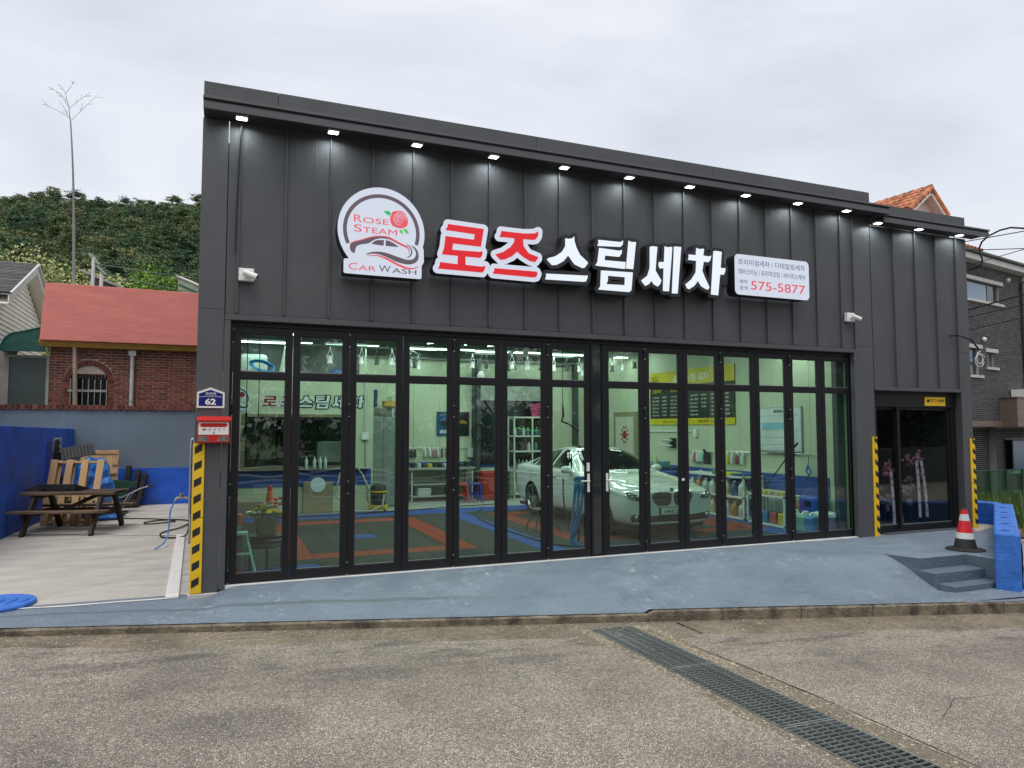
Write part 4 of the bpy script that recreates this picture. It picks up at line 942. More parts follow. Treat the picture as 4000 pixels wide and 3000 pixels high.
MB().box(.30, .36, PY-.01, PY+.03, 1.0, 2.06).box(.36, 2.46, PY-.01, PY+.03, 2.0, 2.06).box(1.36, 1.44, PY-.01, PY+.03, 1.0, 2.0).box(2.42, 2.46, PY-.01, PY+.03, 1.0, 2.0).box(.36, 2.46, PY-.01, PY+.03, 1.0, 1.04).build('office_window_frame', M_black, B)
MB().box(.36, 2.42, PY+.01, PY+.016, 1.04, 2.0).build('office_window_pane', glassmat('office_glass', (.8, .85, .82), .05), B)
MB().box(-.28, 2.9, PY-.14, PY-.012, .925, .94).build('sill_shelf', M_steel, B)
MB().box(-.28, 2.9, 8.4, 8.44, 0, 2.94).build('office_rear_wall', pm('office_dark', (.06, .07, .06), .7), B)
MB().box(.35, 1.0, 8.36, 8.40, 1.1, 2.1).build('office_cupboard', M_cream, B)
# rear wall features
MB().box(5.98, 6.16, RY-.22, RY, 0, 3.62).box(6.02, 6.12, RY-.30, RY-.22, 0, 3.62).build('steel_column', M_dgrey, B)
MB().box(8.96, 9.08, RY-.16, RY, 0, 3.62).build('steel_column', M_dgrey, B)
for i in range(3): MB().box(6.18+i*.68, 6.18+(i+1)*.68-.006, RY-.06, RY, 2.56, 3.08).build('shutter_box_panel', M_cream2, B)
MB().box(6.18, 8.2, RY-.05, RY, 2.52, 2.56).box(6.18, 6.26, RY-.05, RY, .86, 2.52).box(6.18, 8.2, RY-.05, RY, .86, .94).box(6.86, 6.94, RY-.05, RY, .94, 2.52).box(8.12, 8.2, RY-.05, RY, .94, 2.52).build('rear_window_frame', M_black, B)
MB().box(6.26, 8.12, RY-.03, RY-.02, .94, 2.52).build('rear_window_pane', M_pane, B)
# floor: bare concrete and interlocking mats
MB().box(-.28, RX, .17, RY, -.12, -.012).build('shop_floor', pm('interior_concrete', (.30, .31, .29), .45, var=.15, vs=3), B)
FM = {k: pm('floor_mat_'+k, c, .8, spec=.15, var=.15, vs=12, bump=1.2, bs=45) for k, c in dict(grey=(.030, .036, .034), red=(.26, .045, .026), blue=(.022, .07, .28), orange=(.20, .040, .024)).items()}
T = .405
def matcol(i, j):
    x = .30+(i+.5)*T; y = .18+(j+.5)*T
    if y < .58 and not (1.0 > x): return 'blue'
    if y > 5.80: return 'blue' if y < 6.60 and y > 5.85 else 'grey'
    if 4.35 < x < 4.76: return 'blue'
    if .70 < x < 3.66 and 1.25 < y < 5.50 and (x < 1.15 or x > 3.2 or y < 1.72 or y > 4.96): return 'red'
    if 1.95 < x < 2.4 and 3.1 < y < 3.6: return 'blue'
    if x < 1.0 and y < 1.0: return 'blue'
    if 5.2 < x < 9.1 and 1.3 < y < 5.5 and (x < 5.6 or x > 8.6 or y < 1.75 or y > 5.1): return 'orange'
    if x > 9.0 and y < 4.5: return 'blue'
    return 'grey'
me_t = {}
mt = MB().box(.003, T-.003, .003, T-.003, -.012, 0)
for k in FM: me_t[k] = MB().box(.003, T-.003, .003, T-.003, -.012, 0).mesh('floor_mat', FM[k])
fm = bpy.data.objects.new('mat_floor', None); col.objects.link(fm); fm['kind'] = 'structure'
cells = [(i, j) for i in range(-1, 23) for j in range(0, 16)]
cells.sort(key=lambda c: (c[0]*T+.3)**2*.3+(c[1]*T+9)**2)
for n_, (i, j) in enumerate(cells):
    if .30+i*T+T > RX: continue
    if n_ < 300: link('floor_tile', me_t[matcol(i, j)], fm, loc=(.30+i*T, .18+j*T, 0))
rest = {}
for n_, (i, j) in enumerate(cells):
    if n_ >= 300 and .30+i*T+T <= RX: rest.setdefault(matcol(i, j), MB()).box(.30+i*T+.003, .30+(i+1)*T-.003, .18+j*T+.003, .18+(j+1)*T-.003, -.012, 0)
for k, m in rest.items(): m.build('floor_tiles', FM[k], fm, kind='stuff')
# ---- ceiling lamps
tube_me = MB().box(-.45, .45, -.018, .018, -.03, 0).mesh('tube', emis('led_tube_glow', (.86, 1, .97), 7)); hous_me = MB().box(-.47, .47, -.025, .025, 0, .03).mesh('housing', M_lightm)
def led(x, y, z, rz, power, r=0, k=0):
    t = thing('tube_lamp', 'white LED tube lamp, %s row behind the glass, %s from the left' % (ordn[r], ordn[k]), 'tube lamp', (x, y, z), rz, 'LED tube lamps under the workshop ceiling')
    link('tube', tube_me, t); link('housing', hous_me, t)
    MB().tube([(0, 0, .03), (0, 0, 4.55-z)], .004, 4).build('hanger', M_dgrey, t)
    if power:
        ld = bpy.data.lights.new('tube_light', 'AREA'); ld.shape = 'RECTANGLE'; ld.size = .9; ld.size_y = .05; ld.energy = power; ld.color = (.90, 1, .95)
        lo = bpy.data.objects.new('tube_light', ld); col.objects.link(lo); lo.parent = t; lo.location = (0, 0, -.034)
for r, y in enumerate((1.4, 3.2, 5.0, 5.7, 6.3, 6.8, 7.3, 7.8, 8.35)):  # front three rows are out of view, added to light the shop
    for k in range(6):
        x = .7+1.75*k+(.5 if r % 2 else 0)+random.uniform(-.2, .2)
        if x > 9.6: continue
        led(x, y, 3.70+.07*(r % 3), R(random.choice((0, 0, 0, 60, -60))) if r < 5 else 0, (16, 16, 14, 6, 6, 6, 6, 6, 5)[r], r, k)
# ---- hanging spotlights on rails
sp_me = MB().lathe((0, 0, 0), [(.03, .16), (.032, .10), (.055, .03), (.06, 0)], 12); 
for s_ in (-1, 1): sp_me.tube([(.0, 0, .30), (s_*.05, 0, .18), (s_*.058, 0, .08)], .006, 5)
sp_me.box(-.012, .012, -.02, .02, .28, .36)
SPW, SPB = sp_me.mesh('lamp_head', M_white), sp_me.mesh('lamp_head', M_rubber2)
def rail(x0, y0, x1, y1, z, n, label):
    rn_ = label.replace('dark lamp rail ', '')
    t = thing('lamp_rail', label, 'lamp rail')
    MB().beam((x0, y0, z+.37), (x1, y1, z+.37), .05, .04).build('rail_bar', M_dgrey, t)
    for k in range(n):
        u = (k+.5)/n; bl = k % 2
        o = thing('spot_lamp', '%s spot lamp, %s on the rail %s' % ('black' if bl else 'white', ordn[k], rn_), 'spot lamp', (x0+(x1-x0)*u, y0+(y1-y0)*u, z), 0, '%s spot lamps on the ceiling rails' % ('black' if bl else 'white'))
        link('lamp_head', SPB if bl else SPW, o)
rail(1.1, 6.2, 3.4, 6.2, 3.18, 7, 'dark lamp rail across the left side of the shop'); rail(3.4, 6.2, 4.3, 7.9, 3.24, 5, 'dark lamp rail slanting back from the left rail')
rail(5.3, 7.4, 8.6, 7.4, 3.28, 9, 'dark lamp rail in front of the rear wall'); rail(5.6, 5.0, 6.1, 7.4, 3.1, 5, 'dark lamp rail slanting towards the car'); rail(8.7, 4.4, 8.7, 8.0, 3.2, 7, 'dark lamp rail along the right wall side')

# ---- partition sign (small copy of the shop sign)
PSG = thing('inner_wall_sign', 'flat red and white shop name lettering on the partition wall above the office window', 'wall sign')
M_pl_red = pm('flat_red', (.30, .012, .01), .4); M_pl_w = pm('flat_white_letter', (.62, .70, .72), .4)
ox, sx_, oz, sz_ = 2.46, .515, 3.62, .44
tr = lambda lp: [(.66+(x-ox)*.475, 2.27+(z-3.83)*.38) for x, z in lp]
for k in LETTERS:
    red = names[k][1]; dz = 0
    filled('letter_outline', [tr(l) for l in LOOPS[k][1]], PY-.010, PY-.004, M_pl_w if red else M_black, PSG)
    filled('letter_fill', [tr(l) for l in LOOPS[k][0]], PY-.014, PY-.011, M_pl_red if red else M_pl_w, PSG)
t2 = lambda lp: [(.12+(x-1.668)*.50, 2.43+(z-4.27)*.50) for x, z in lp]
filled('logo_disc', [t2(l) for l in lo_], PY-.010, PY-.004, M_pl_w, PSG); filled('logo_ring', [t2(arc)], PY-.014, PY-.011, M_black, PSG)
for q in ('carbody', 'swoosh'): filled('logo_drawing', [t2(LOGO[q])], PY-.014, PY-.011, M_black, PSG)
filled('logo_rose', [t2(LOGO['rose'])], PY-.014, PY-.011, M_pl_red, PSG)
text('logo_text', 'STEAM', M_pl_red, PSG, (-.05, PY-.013, 2.40), .25, .035); text('logo_text', 'CAR WASH', M_black, PSG, (-.08, PY-.013, 2.16), .40, .035)
# ---- price board on the right wall
PB = thing('price_board', 'long yellow and black price board high on the right inner wall', 'price board')
YL, YR_, Z0, Z1 = 6.42, 3.20, 1.90, 3.20
M_by = pm('board_yellow', (.62, .50, .02), .45); M_bk = pm('board_black', (.022, .024, .022), .4); M_txt = pm('board_white_text', (.7, .72, .68), .5)
MB().box(RX-.02, RX-.004, YR_, YL, Z0, Z1).build('board', M_bk, PB); 
MB().box(RX-.024, RX-.0202, YR_, YL, 2.84, Z1).build('header', M_by, PB); MB().box(RX-.024, RX-.0202, YR_, YL, Z0, Z0+.15).build('footer', M_by, PB)
def bt(s_, u, z, w_, h_, mat=M_txt, bold=.01): text('board_text', s_, mat, PB, (RX-.0255, YL-u, z), w_, h_, right=(0, -1, 0), bold=bold)
bt('로즈스팀세차', 1.02, 2.90, 1.35, .19, M_white, .02)
bt('ROSE', .08, 3.05, .26, .06, M_pl_red); bt('STEAM', .08, 2.97, .30, .06, M_pl_red); bt('CAR WASH', .08, 2.89, .36, .05, M_pl_red)
for i, (s_, w_) in enumerate((('스팀세차', .40), ('프리미엄세차', .58), ('디테일링세차', .58), ('부가서비스', .52))): bt(s_, .10+.78*i, 2.68, w_, .10, M_by)
rows = [('소형/준중형', '40,000'), ('중형', '45,000'), ('대형/소형SUV', '50,000'), ('준중형SUV', '55,000'), ('중형SUV', '60,000'), ('대형SUV/승합', '가격문의')]
for c_ in range(4):
    for i, (a, b_) in enumerate(rows):
        if c_ == 1: b_ = ''
        if c_ == 2: b_ = ('80,000', '85,000', '90,000', '150,000~', '', '')[i]
        if c_ == 3: a, b_ = (('에바크리닝', '30,000~'), ('휠크리닝', '50,000~'), ('유리막코팅', '30,000~'), ('실내살균소독', '40,000'), ('발수코팅', '60,000~'), ('유막제거', '150,000'))[i]
        bt(a, .10+.78*c_, 2.55-.088*i, .30, .045)
        if b_: bt(b_, .10+.78*c_+.42, 2.55-.088*i, .20, .045)
bt('농협 267-12-24573', .55, 1.94, .85, .07, M_bk); bt('예약문의 : 010', 1.95, 1.94, .62, .07, M_pl_red)
# ---- whiteboard
WBd = thing('whiteboard', 'white month planner board on the right inner wall', 'whiteboard')
MB().box(RX-.03, RX-.004, 1.32, 2.58, 1.36, 2.24).build('board_frame', M_steel, WBd, bevel=.008); MB().box(RX-.034, RX-.0302, 1.35, 2.55, 1.39, 2.21).build('board_face', pm('board_white', (.62, .68, .68), .3), WBd)
text('board_text', '월중행사', M_bk, WBd, (RX-.036, 2.05, 2.12), .30, .06, right=(0, -1, 0), bold=.02)
for i in range(5): MB().box(RX-.036, RX-.0342, 1.40, 2.50, 2.06-.14*i, 2.064-.14*i).build('rule_line', M_dgrey, WBd)
MB().box(RX-.0362, RX-.0342, 1.75, 2.38, 1.80, 1.93).build('blue_strip', pm('pale_blue', (.25, .5, .62), .4), WBd)
MB().box(RX-.07, RX-.03, 1.5, 2.3, 1.345, 1.365).build('pen_tray', M_steel, WBd)
# wall rails
MB().tube([(RX-.05, 5.0, 1.30), (RX-.05, .75, 1.345)], .012, 6).build('wall_rail', M_steel, None, label='thin steel hanging rail along the right inner wall', cat='rail')
MB().tube([(RX-.03, 6.6, 1.74), (RX-.03, 4.75, 1.74)], .014, 6).build('conduit', M_white, B)
# side door on the right wall rear
DR = thing('inner_door', 'pale wooden inner door with a round red emblem behind the car', 'door')
MB().box(RX-.03, RX-.004, 7.05, 8.25, 0, 2.25).build('door_casing', pm('door_casing_olive', (.25, .24, .15), .5), DR)
MB().box(RX-.045, RX-.0305, 7.20, 8.12, .02, 2.12).build('door_leaf', pm('pale_wood_door', (.55, .52, .44), .5, var=.1, stretch=(1, 6, .3)), DR)
m = MB()
for i in range(10):
    a = 2*math.pi*i/10; m.box(RX-.05, RX-.046, 7.64+.17*math.cos(a)-.03, 7.64+.17*math.cos(a)+.03, 1.64+.20*math.sin(a)-.03, 1.64+.20*math.sin(a)+.03)
m.build('emblem_ring', M_pl_red, DR); MB().cyl((RX-.046, 7.64, 1.64), .11, -.004, 16, axis='x').build('emblem_disc', M_pl_red, DR)
text('door_text', 'IRONMAN', M_pl_red, DR, (RX-.047, 7.82, 1.12), .36, .07, right=(0, -1, 0), bold=.03)
# ---- posters on the rear wall
for (a, b, c, label, base) in ((5.01, 5.45, (.015, .07, .16), 'blue poster on the rear wall above the workbench', 1), (5.50, 5.90, (.012, .014, .016), 'black poster with a gold car on the rear wall beside the steel column', 0)):
    t = thing('wall_poster', label, 'poster')
    MB().box(a, b, RY-.03, RY-.018, 1.62, 2.245).build('poster_sheet', pm('poster_print', c, .3, var=.5, vs=4), t)
    if base:
        filled('poster_shape', [[(a+.12, 2.0), (b-.10, 2.0), (b-.06, 1.95), ((a+b)/2, 1.85), (a+.07, 1.95)]], RY-.034, RY-.031, M_bk, t)
        for k in range(5): MB().box(a+.09+.05*k, a+.12+.05*k, RY-.034, RY-.031, 1.68, 1.76+.02*(k % 2)).build('poster_bottle', M_pl_w, t)
        text('poster_text', '자동차 관리의 시작', M_pl_w, t, (a+.08, RY-.034, 2.14), .28, .04)
    else: filled('poster_shape', [[(a+.05, 1.96), (a+.12, 2.02), (a+.24, 2.03), (a+.33, 1.98), (a+.33, 1.93), (a+.22, 1.94), (a+.05, 1.93)]], RY-.034, RY-.031, pm('gold', (.4, .22, .06), .3, .5), t)
# ---- generic small things
def jug(name, x, y, h, rad, c, label, cat='bottle', grp=None, z=0, capc=None, parent=None):
    k = ('jug', round(h, 2), round(rad, 3), c)
    if k not in JC:
        m_ = pm('liquid_plastic', c, .3, var=.08)
        JC[k] = (MB().lathe((0, 0, 0), [(rad*.9, 0), (rad, .02), (rad, h*.62), (rad*.85, h*.74), (rad*.35, h*.88), (rad*.3, h*.95)], 12).mesh('bottle_body', m_, True), MB().cyl((0, 0, h*.93), rad*.34, h*.07, 8).mesh('cap', capc or M_white))
    t = thing(name, label, cat, (x, y, z), random.uniform(0, 6), grp)
    link('bottle_body', JC[k][0], t); link('cap', JC[k][1], t)
    return t
JC = {}
def spray(x, y, z, c, label, grp, rz=0):
    k = ('sp', c)
    if k not in JC:
        m_ = pm('spray_liquid', c, .3)
        JC[k] = (MB().lathe((0, 0, -.24), [(.036, 0), (.04, .02), (.04, .14), (.02, .20), (.014, .22)], 10).mesh('bottle_body', m_, True), MB().box(-.05, .02, -.012, .012, -.02, .02).box(-.055, -.035, -.006, .006, -.06, .0).mesh('trigger_head', M_white))
    t = thing('spray_bottle', label, 'spray bottle', (x, y, z), rz, grp); link('bottle_body', JC[k][0], t); link('trigger_head', JC[k][1], t); return t
def shelf(x0, x1, y0, y1, zs, label, mat=M_lightm, post=.03):
    t = thing('shelf_unit', label, 'shelf')
    for x in (x0, x1-post):
        for y in (y0, y1-post): MB().box(x, x+post, y, y+post, 0, zs[-1]+.02).build('post', mat, t)
    for z in zs: MB().box(x0, x1, y0, y1, z-.035, z).build('shelf_board', mat, t)
    return t
M_swhite = pm('white_shelf_metal', (.66, .68, .62), .45)
# right wall: white shelf with gallon bottles
shelf(9.40, 9.90, 2.35, 4.35, (.05, .46, .86), 'white metal shelf with gallon bottles along the right wall', M_swhite, .035)
cols = [(.55, .60, .58), (.50, .56, .55), (.06, .12, .25), (.45, .50, .50), (.62, .50, .30), (.45, .20, .05), (.55, .30, .32)]
for i in range(8):
    for z, sh in ((.05, 3), (.46, 0)):
        for yy_ in (0,):
            c = cols[(i*2+sh) % 7]; nm = {0: 'pale', 1: 'pale', 2: 'dark blue', 3: 'grey', 4: 'straw coloured', 5: 'orange', 6: 'pink'}[(i*2+sh) % 7]
            jug('gallon_bottle', 9.50, 2.50+.23*i, .30, .085, c, '%s gallon bottle, %s from the glass on the %s shelf by the right wall' % (nm, ordn[i], 'lower' if z < .1 else 'middle'), 'bottle', 'gallon bottles on the %s shelf' % ('lower' if z < .1 else 'middle'), z)
for i, c in enumerate(((.03, .08, .3), (.55, .55, .05), (.1, .2, .12))):
    MB().box(9.42, 9.72, 2.45+.32*i, 2.72+.32*i, .862, .90+.02*i).build('folded_towel', pm('towel', c, .95, bump=1), None, label='%s folded towel on top of the white shelf' % ('blue', 'yellow', 'dark green')[i], cat='towel', bevel=.01)
sc_ = [(.55, .60, .60), (.45, .08, .06), (.60, .62, .62), (.45, .58, .55), (.35, .55, .50), (.05, .22, .55), (.55, .60, .60), (.60, .58, .08), (.55, .55, .60), (.30, .05, .10), (.45, .62, .60)]
nm_ = ['clear', 'dark red', 'white', 'pale green', 'sea green', 'blue', 'clear', 'yellow', 'white', 'wine red', 'pale green']
for i, c in enumerate(sc_):
    y = (4.62-.085*i) if i < 5 else (3.75-.16*(i-5))
    spray(RX-.07, y, 1.30, c, '%s spray bottle, %s from the back on the right wall rail' % (nm_[i], (ordn+['eleventh'])[i]), 'spray bottles hanging on the right wall', R(90))
MB().box(RX-.12, RX-.02, 4.02, 4.16, 1.02, 1.28).tube([(RX-.1, 4.1, 1.28), (RX-.2, 4.05, 1.34)], .03, 8).build('black_sprayer', M_rubber2, None, label='black foam sprayer hanging beside the spray bottles on the rail', cat='sprayer', bevel=.02)
# white shelf 2 with soft items, jugs, drums
shelf(9.30, 9.80, 1.15, 2.15, (.05, .58), 'low white rack with yellow sponges under the whiteboard', M_swhite, .035)
for i in range(6): MB().box(9.33, 9.6, 1.2+.15*i, 1.32+.15*i, .585, .66).build('sponge', pm('sponge', ((.45, .40, .08), (.35, .40, .30), (.5, .4, .2))[i % 3], .9), None, label='%s sponge on the low white rack' % ('mustard', 'olive green', 'tan', 'second mustard', 'second olive green', 'second tan')[i], cat='sponge', group='sponges on the low rack', bevel=.02)
for i in range(4): MB().box(9.36, 9.56, 1.22+.22*i, 1.40+.22*i, .06, .26).build('tub', pm('tub', ((.5, .4, .05), (.4, .1, .05), (.1, .2, .4), (.5, .5, .5))[i], .5), None, label='%s tub on the bottom of the low white rack' % ('yellow', 'rust red', 'blue', 'white')[i], cat='tub', bevel=.02)
for i, (y, c, nm) in enumerate(((1.02, (.42, .58, .54), 'pale mint'), (.78, (.20, .38, .32), 'green'), (.60, (.08, .20, .45), 'blue'))):
    t = thing('jerrycan', '%s plastic jerrycan on the floor inside the last folding doors' % nm, 'jerrycan', (9.42, y, 0))
    MB().box(-.12, .12, -.12, .12, 0, .30).build('can_body', pm('can', c, .35), t, bevel=.04); MB().tube([(-.08, 0, .30), (-.04, 0, .35), (.05, 0, .35), (.08, 0, .30)], .018, 8).cyl((.08, .06, .30), .03, .04, 10).build('can_handle', M_white, t)
t = thing('drum', 'violet lidded drum on the floor at the right corner behind the glass', 'drum', (9.58, .48, 0))
MB().lathe((0, 0, 0), [(.19, 0), (.2, .02), (.2, .28), (.19, .30)], 24).build('drum_body', pm('violet_drum', (.22, .14, .30), .35), t, smooth=False); MB().lathe((0, 0, .301), [(.205, 0), (.205, .05), (.17, .07)], 24).build('drum_lid', M_pl_w, t)
t = thing('storage_crate', 'blue plastic crate standing behind the violet drum', 'crate'); MB().box(9.60, 9.9, .72, 1.12, .02, .60).build('crate_body', pm('crate_blue', (.02, .08, .42), .4), t, bevel=.03); MB().box(9.596, 9.60, .82, .98, .42, .52).build('crate_grip', M_black, t)
# black rod leaning and blue gun
MB().tube([(9.3, 2.2, .12), (9.75, 1.32, 1.50)], .012, 6).tube([(9.70, 1.42, 1.36), (9.77, 1.28, 1.55)], .02, 6).build('pole', M_rubber, None, label='thin black pole leaning diagonally in front of the blue wall band', cat='pole')
t = thing('blue_spray_gun', 'blue spray gun hanging on the right wall near the whiteboard', 'spray gun'); MB().tube([(9.85, 1.12, 1.15), (9.84, 1.16, 1.04), (9.85, 1.10, .95), (9.86, 1.07, 1.02), (9.85, 1.12, 1.12)], .018, 6).build('gun_loop', pm('gun_blue', (.02, .15, .45), .4), t); MB().tube([(9.85, 1.12, .95), (9.80, 1.16, .85)], .012, 6).tube([(9.85, 1.12, 1.14), (9.87, 1.12, 1.33)], .006, 5).build('nozzle', M_rubber2, t)
# polisher holder, outlet, air nozzle on right wall
t = thing('polisher_holder', 'black wall holder with two grey polishers on the right inner wall', 'tool holder'); MB().box(RX-.06, RX, 5.35, 5.42, 1.35, 1.58).box(RX-.06, RX, 5.48, 5.55, 1.35, 1.58).build('holder', M_rubber2, t); MB().tube([(RX-.1, 5.8, 1.52), (RX-.1, 5.4, 1.52)], .03, 8).tube([(RX-.1, 5.8, 1.40), (RX-.1, 5.4, 1.40)], .025, 8).build('polishers', M_lightm, t)
MB().box(RX-.06, RX, 4.50, 4.62, 1.62, 1.80).build('outlet_box', M_white, None, label='white outlet box on the right wall below the price board', cat='outlet box', bevel=.01)
# cart with bottles beyond the car
t = thing('tool_cart', 'small grey cart with blue bin and bottles beyond the bonnet of the car', 'cart'); MB().box(9.2, 9.75, 5.0, 5.6, .86, .89).box(9.2, 9.75, 5.0, 5.6, .3, .33).box(9.2, 9.23, 5.0, 5.03, 0, .86).box(9.2, 9.23, 5.57, 5.6, 0, .86).box(9.72, 9.75, 5.0, 5.03, 0, .86).build('cart_frame', M_dgrey, t)
MB().box(9.3, 9.6, 5.1, 5.5, .891, 1.05).build('bin', pm('bin_blue', (.15, .35, .42), .4), None, label='pale blue bin standing on the small grey cart', cat='bin', bevel=.02)
jug('pump_bottle', 9.25, 5.18, .30, .05, (.50, .55, .30), 'pale yellow pump bottle at the edge of the small grey cart', z=.891)
# ---- rear: bench, stools, shelf, bins
t = thing('workbench', 'steel workbench with two lower shelves against the rear wall', 'workbench')
for x in (4.22, 5.16, 5.80):
    for y in (8.34, 8.84): MB().box(x, x+.035, y, y+.035, 0, .78).build('leg', M_lightm, t)
for z in (.12, .42): MB().box(4.22, 5.83, 8.34, 8.86, z-.02, z).build('bench_shelf', M_lightm, t)
MB().box(4.10, 5.88, 8.28, 8.88, .78, .83).build('bench_top', pm('bench_top_steel', (.40, .42, .38), .35, .4), t)
for i in range(11):
    x = 4.25+.14*i; c = [(.03, .03, .03), (.5, .5, .5), (.04, .04, .04), (.55, .45, .05), (.03, .03, .03)][i % 5]
    MB().box(x, x+random.uniform(.08, .12), 8.4, 8.6, .831, .831+random.uniform(.06, .17)).build('tool_box', pm('tool', c, .5), None, label='%s tool or small box on the workbench top, %s from the left' % (['black', 'grey', 'black', 'yellow', 'black'][i % 5], (ordn+['eleventh'])[i]), cat='tool', group='%s tools on the workbench top' % ['black', 'grey', 'black', 'yellow', 'black'][i % 5], bevel=.012)
MB().box(4.4, 4.75, 8.4, 8.7, .122, .32).build('basket', M_lightm, None, label='grey perforated basket on the lowest bench shelf', cat='basket', bevel=.02)
MB().tube([(4.25, RY-.04, 1.31), (5.9, RY-.04, 1.31)], .010, 6).build('wall_rail', M_steel, None, label='thin steel hanging rail on the rear wall above the workbench', cat='rail')
for i, (x, c, nm) in enumerate(((4.33, (.03, .03, .03), 'black'), (4.43, (.04, .04, .04), 'black'), (4.70, (.5, .55, .55), 'clear'), (4.83, (.6, .62, .6), 'white'), (4.95, (.55, .15, .2), 'pink'), (5.05, (.5, .55, .52), 'pale'))):
    spray(x, RY-.06, 1.31, c, '%s spray bottle hanging above the workbench, %s from the left' % (nm, ordn[i]), 'spray bottles above the workbench')
for x in (5.14, 5.26): MB().box(x, x+.03, RY-.06, RY-.03, 1.05, 1.28).build('brush', M_rubber2, None, label='black handled brush hanging above the workbench, %s one' % ('left' if x < 5.2 else 'right'), cat='brush', group='brushes above the workbench')
def stool(x, y, c, label):
    t = thing('plastic_stool', label, 'stool', (x, y, 0)); m_ = pm('stool_plastic', c, .4)
    MB().box(-.15, .15, -.15, .15, .42, .46).build('seat', m_, t, bevel=.02)
    for sx in (-1, 1):
        for sy in (-1, 1): MB().beam((sx*.17, sy*.17, 0), (sx*.13, sy*.13, .42), .05, .05).build('leg', m_, t)
    MB().box(-.15, .15, -.155, -.14, .18, .21).box(-.15, .15, .14, .155, .18, .21).build('stretcher', m_, t)
stool(5.33, 7.85, (.50, .05, .02), 'orange red plastic stool in front of the workbench'); stool(5.68, 7.85, (.03, .04, .30), 'blue plastic stool beside the orange red one')
for (x, y, c, l) in ((6.15, 8.2, (.35, .03, .02), 'red lidded waste bin right of the stools'), (6.55, 8.2, (.03, .03, .03), 'black waste bin between red bin and car')):
    MB().box(x-.17, x+.17, y-.2, y+.2, 0, .72).build('waste_bin', pm('bin', c, .4), None, label=l, cat='bin', bevel=.03)
t = shelf(6.95, 8.1, 8.3, 8.75, (.12, .72, 1.22, 1.62, 2.12), 'tall white shelf unit full of bottles against the rear wall', M_swhite, .03)
MB().box(7.47, 7.50, 8.3, 8.33, 0, 2.14).build('post', M_swhite, t)
for z, n in ((.121, 8), (.721, 9), (1.221, 5), (1.621, 8)):
    for i in range(n):
        c = random.choice([(.10, .18, .20), (.05, .05, .05), (.45, .5, .5), (.30, .20, .10), (.05, .12, .3)])
        jug('water_bottle', 7.02+i*1.0/n, 8.40, .26 if z < 1.2 else .22, .045, c, '%s bottle on the %s shelf of the tall rear unit, %s from the left' % ({.10: 'teal', .05: 'dark', .45: 'pale', .30: 'brown'}.get(c[0], 'blue'), {.121: 'lowest', .721: 'second', 1.221: 'third', 1.621: 'top'}[z], ordn[i]), 'bottle', 'bottles on the tall rear shelf unit', z)
t = thing('pink_basket', 'pink perforated plastic basket on top of the tall white shelf unit', 'basket'); MB().add([(7.62, 8.35, 2.121), (7.98, 8.35, 2.121), (7.98, 8.65, 2.121), (7.62, 8.65, 2.121), (7.56, 8.3, 2.46), (8.04, 8.3, 2.52), (8.04, 8.7, 2.52), (7.56, 8.7, 2.46)], [(0, 3, 2, 1), (0, 1, 5, 4), (1, 2, 6, 5), (2, 3, 7, 6), (3, 0, 4, 7)]).build('basket_wall', pm('pink', (.55, .06, .18), .4), t)
m = MB()
for i in range(7):
    for j in range(4): m.box(7.64+.05*i, 7.665+.05*i, 8.318+.0, 8.335, 2.17+.07*j, 2.205+.07*j)
m.build('holes', M_black, t, kind='stuff')
MB().tube([(6.9, 8.0, 1.82), (7.35, 7.9, 1.75)], .012, 6).cyl((7.4, 7.9, 1.74), .08, .02, 12).build('fly_swatter', pm('lime', (.05, .6, .08), .4), None, label='lime green swatter in front of the tall shelf unit', cat='swatter')
t = thing('air_hose', 'coil of black air hose hanging on the steel column', 'hose reel')
for k in range(3): MB().tube([(6.02+.16*math.cos(a)+.01*k, 8.55-.02*k, 1.72+.22*math.sin(a)) for a in [R(20*q) for q in range(19)]], .012, 6).build('hose_loop', M_rubber, t)
MB().box(5.83, 6.0, RY-.12, RY, 1.05, 1.30).build('switch_box', M_lightm, None, label='grey switch box on the rear wall left of the steel column', cat='switch box', bevel=.01)
t = thing('wall_fan', 'white wall fan mounted high on the steel column', 'fan'); MB().lathe((6.08, 8.45, 3.0), [(.06, 0), (.1, .05), (.1, .2), (.05, .3)], 14).build('fan_body', M_white, t)
for x in (3.9, 7.9): MB().lathe((x, 7.7, 3.42), [(.28, 0), (.28, .015), (.03, .02), (.02, .2)], 16).build('ceiling_fan', M_dgrey, None, label='dark round ceiling fan %s' % ('over the vacuum cleaner' if x < 5 else 'over the car'), cat='fan')
# grey cupboard and shelf right of the partition
t = thing('grey_cupboard', 'tall grey cupboard door right of the partition', 'cupboard'); MB().box(3.06, 3.72, 7.62, 8.1, 0, 2.08).build('cupboard_body', pm('cupboard_grey', (.20, .23, .22), .5, var=.1), t, bevel=.01); MB().box(3.35, 3.356, 7.615, 7.62, .2, 2.05).build('door_gap', M_black, t); MB().tube([(3.60, 7.60, .98), (3.66, 7.58, .98)], .012, 6).build('handle', M_steel, t)
MB().box(3.05, 4.15, 8.3, 8.8, 2.30, 2.34).box(3.05, 3.08, 8.3, 8.8, 0, 2.6).box(3.70, 3.73, 8.25, 8.8, 2.0, 2.6).build('wall_cupboard', M_lightm, None, label='pale open wall shelf above the grey cupboard', cat='shelf')
MB().box(3.08, 3.33, 8.2, 8.5, 2.345, 2.75).build('carton', pm('navy_box', (.02, .05, .12), .5), None, label='navy box on the wall shelf above the cupboard', cat='box'); MB().box(3.5, 3.8, 8.2, 8.5, 2.345, 2.48).build('carton', pm('amber_box', (.5, .28, .03), .5), None, label='amber and black box on the wall shelf above the cupboard', cat='box')
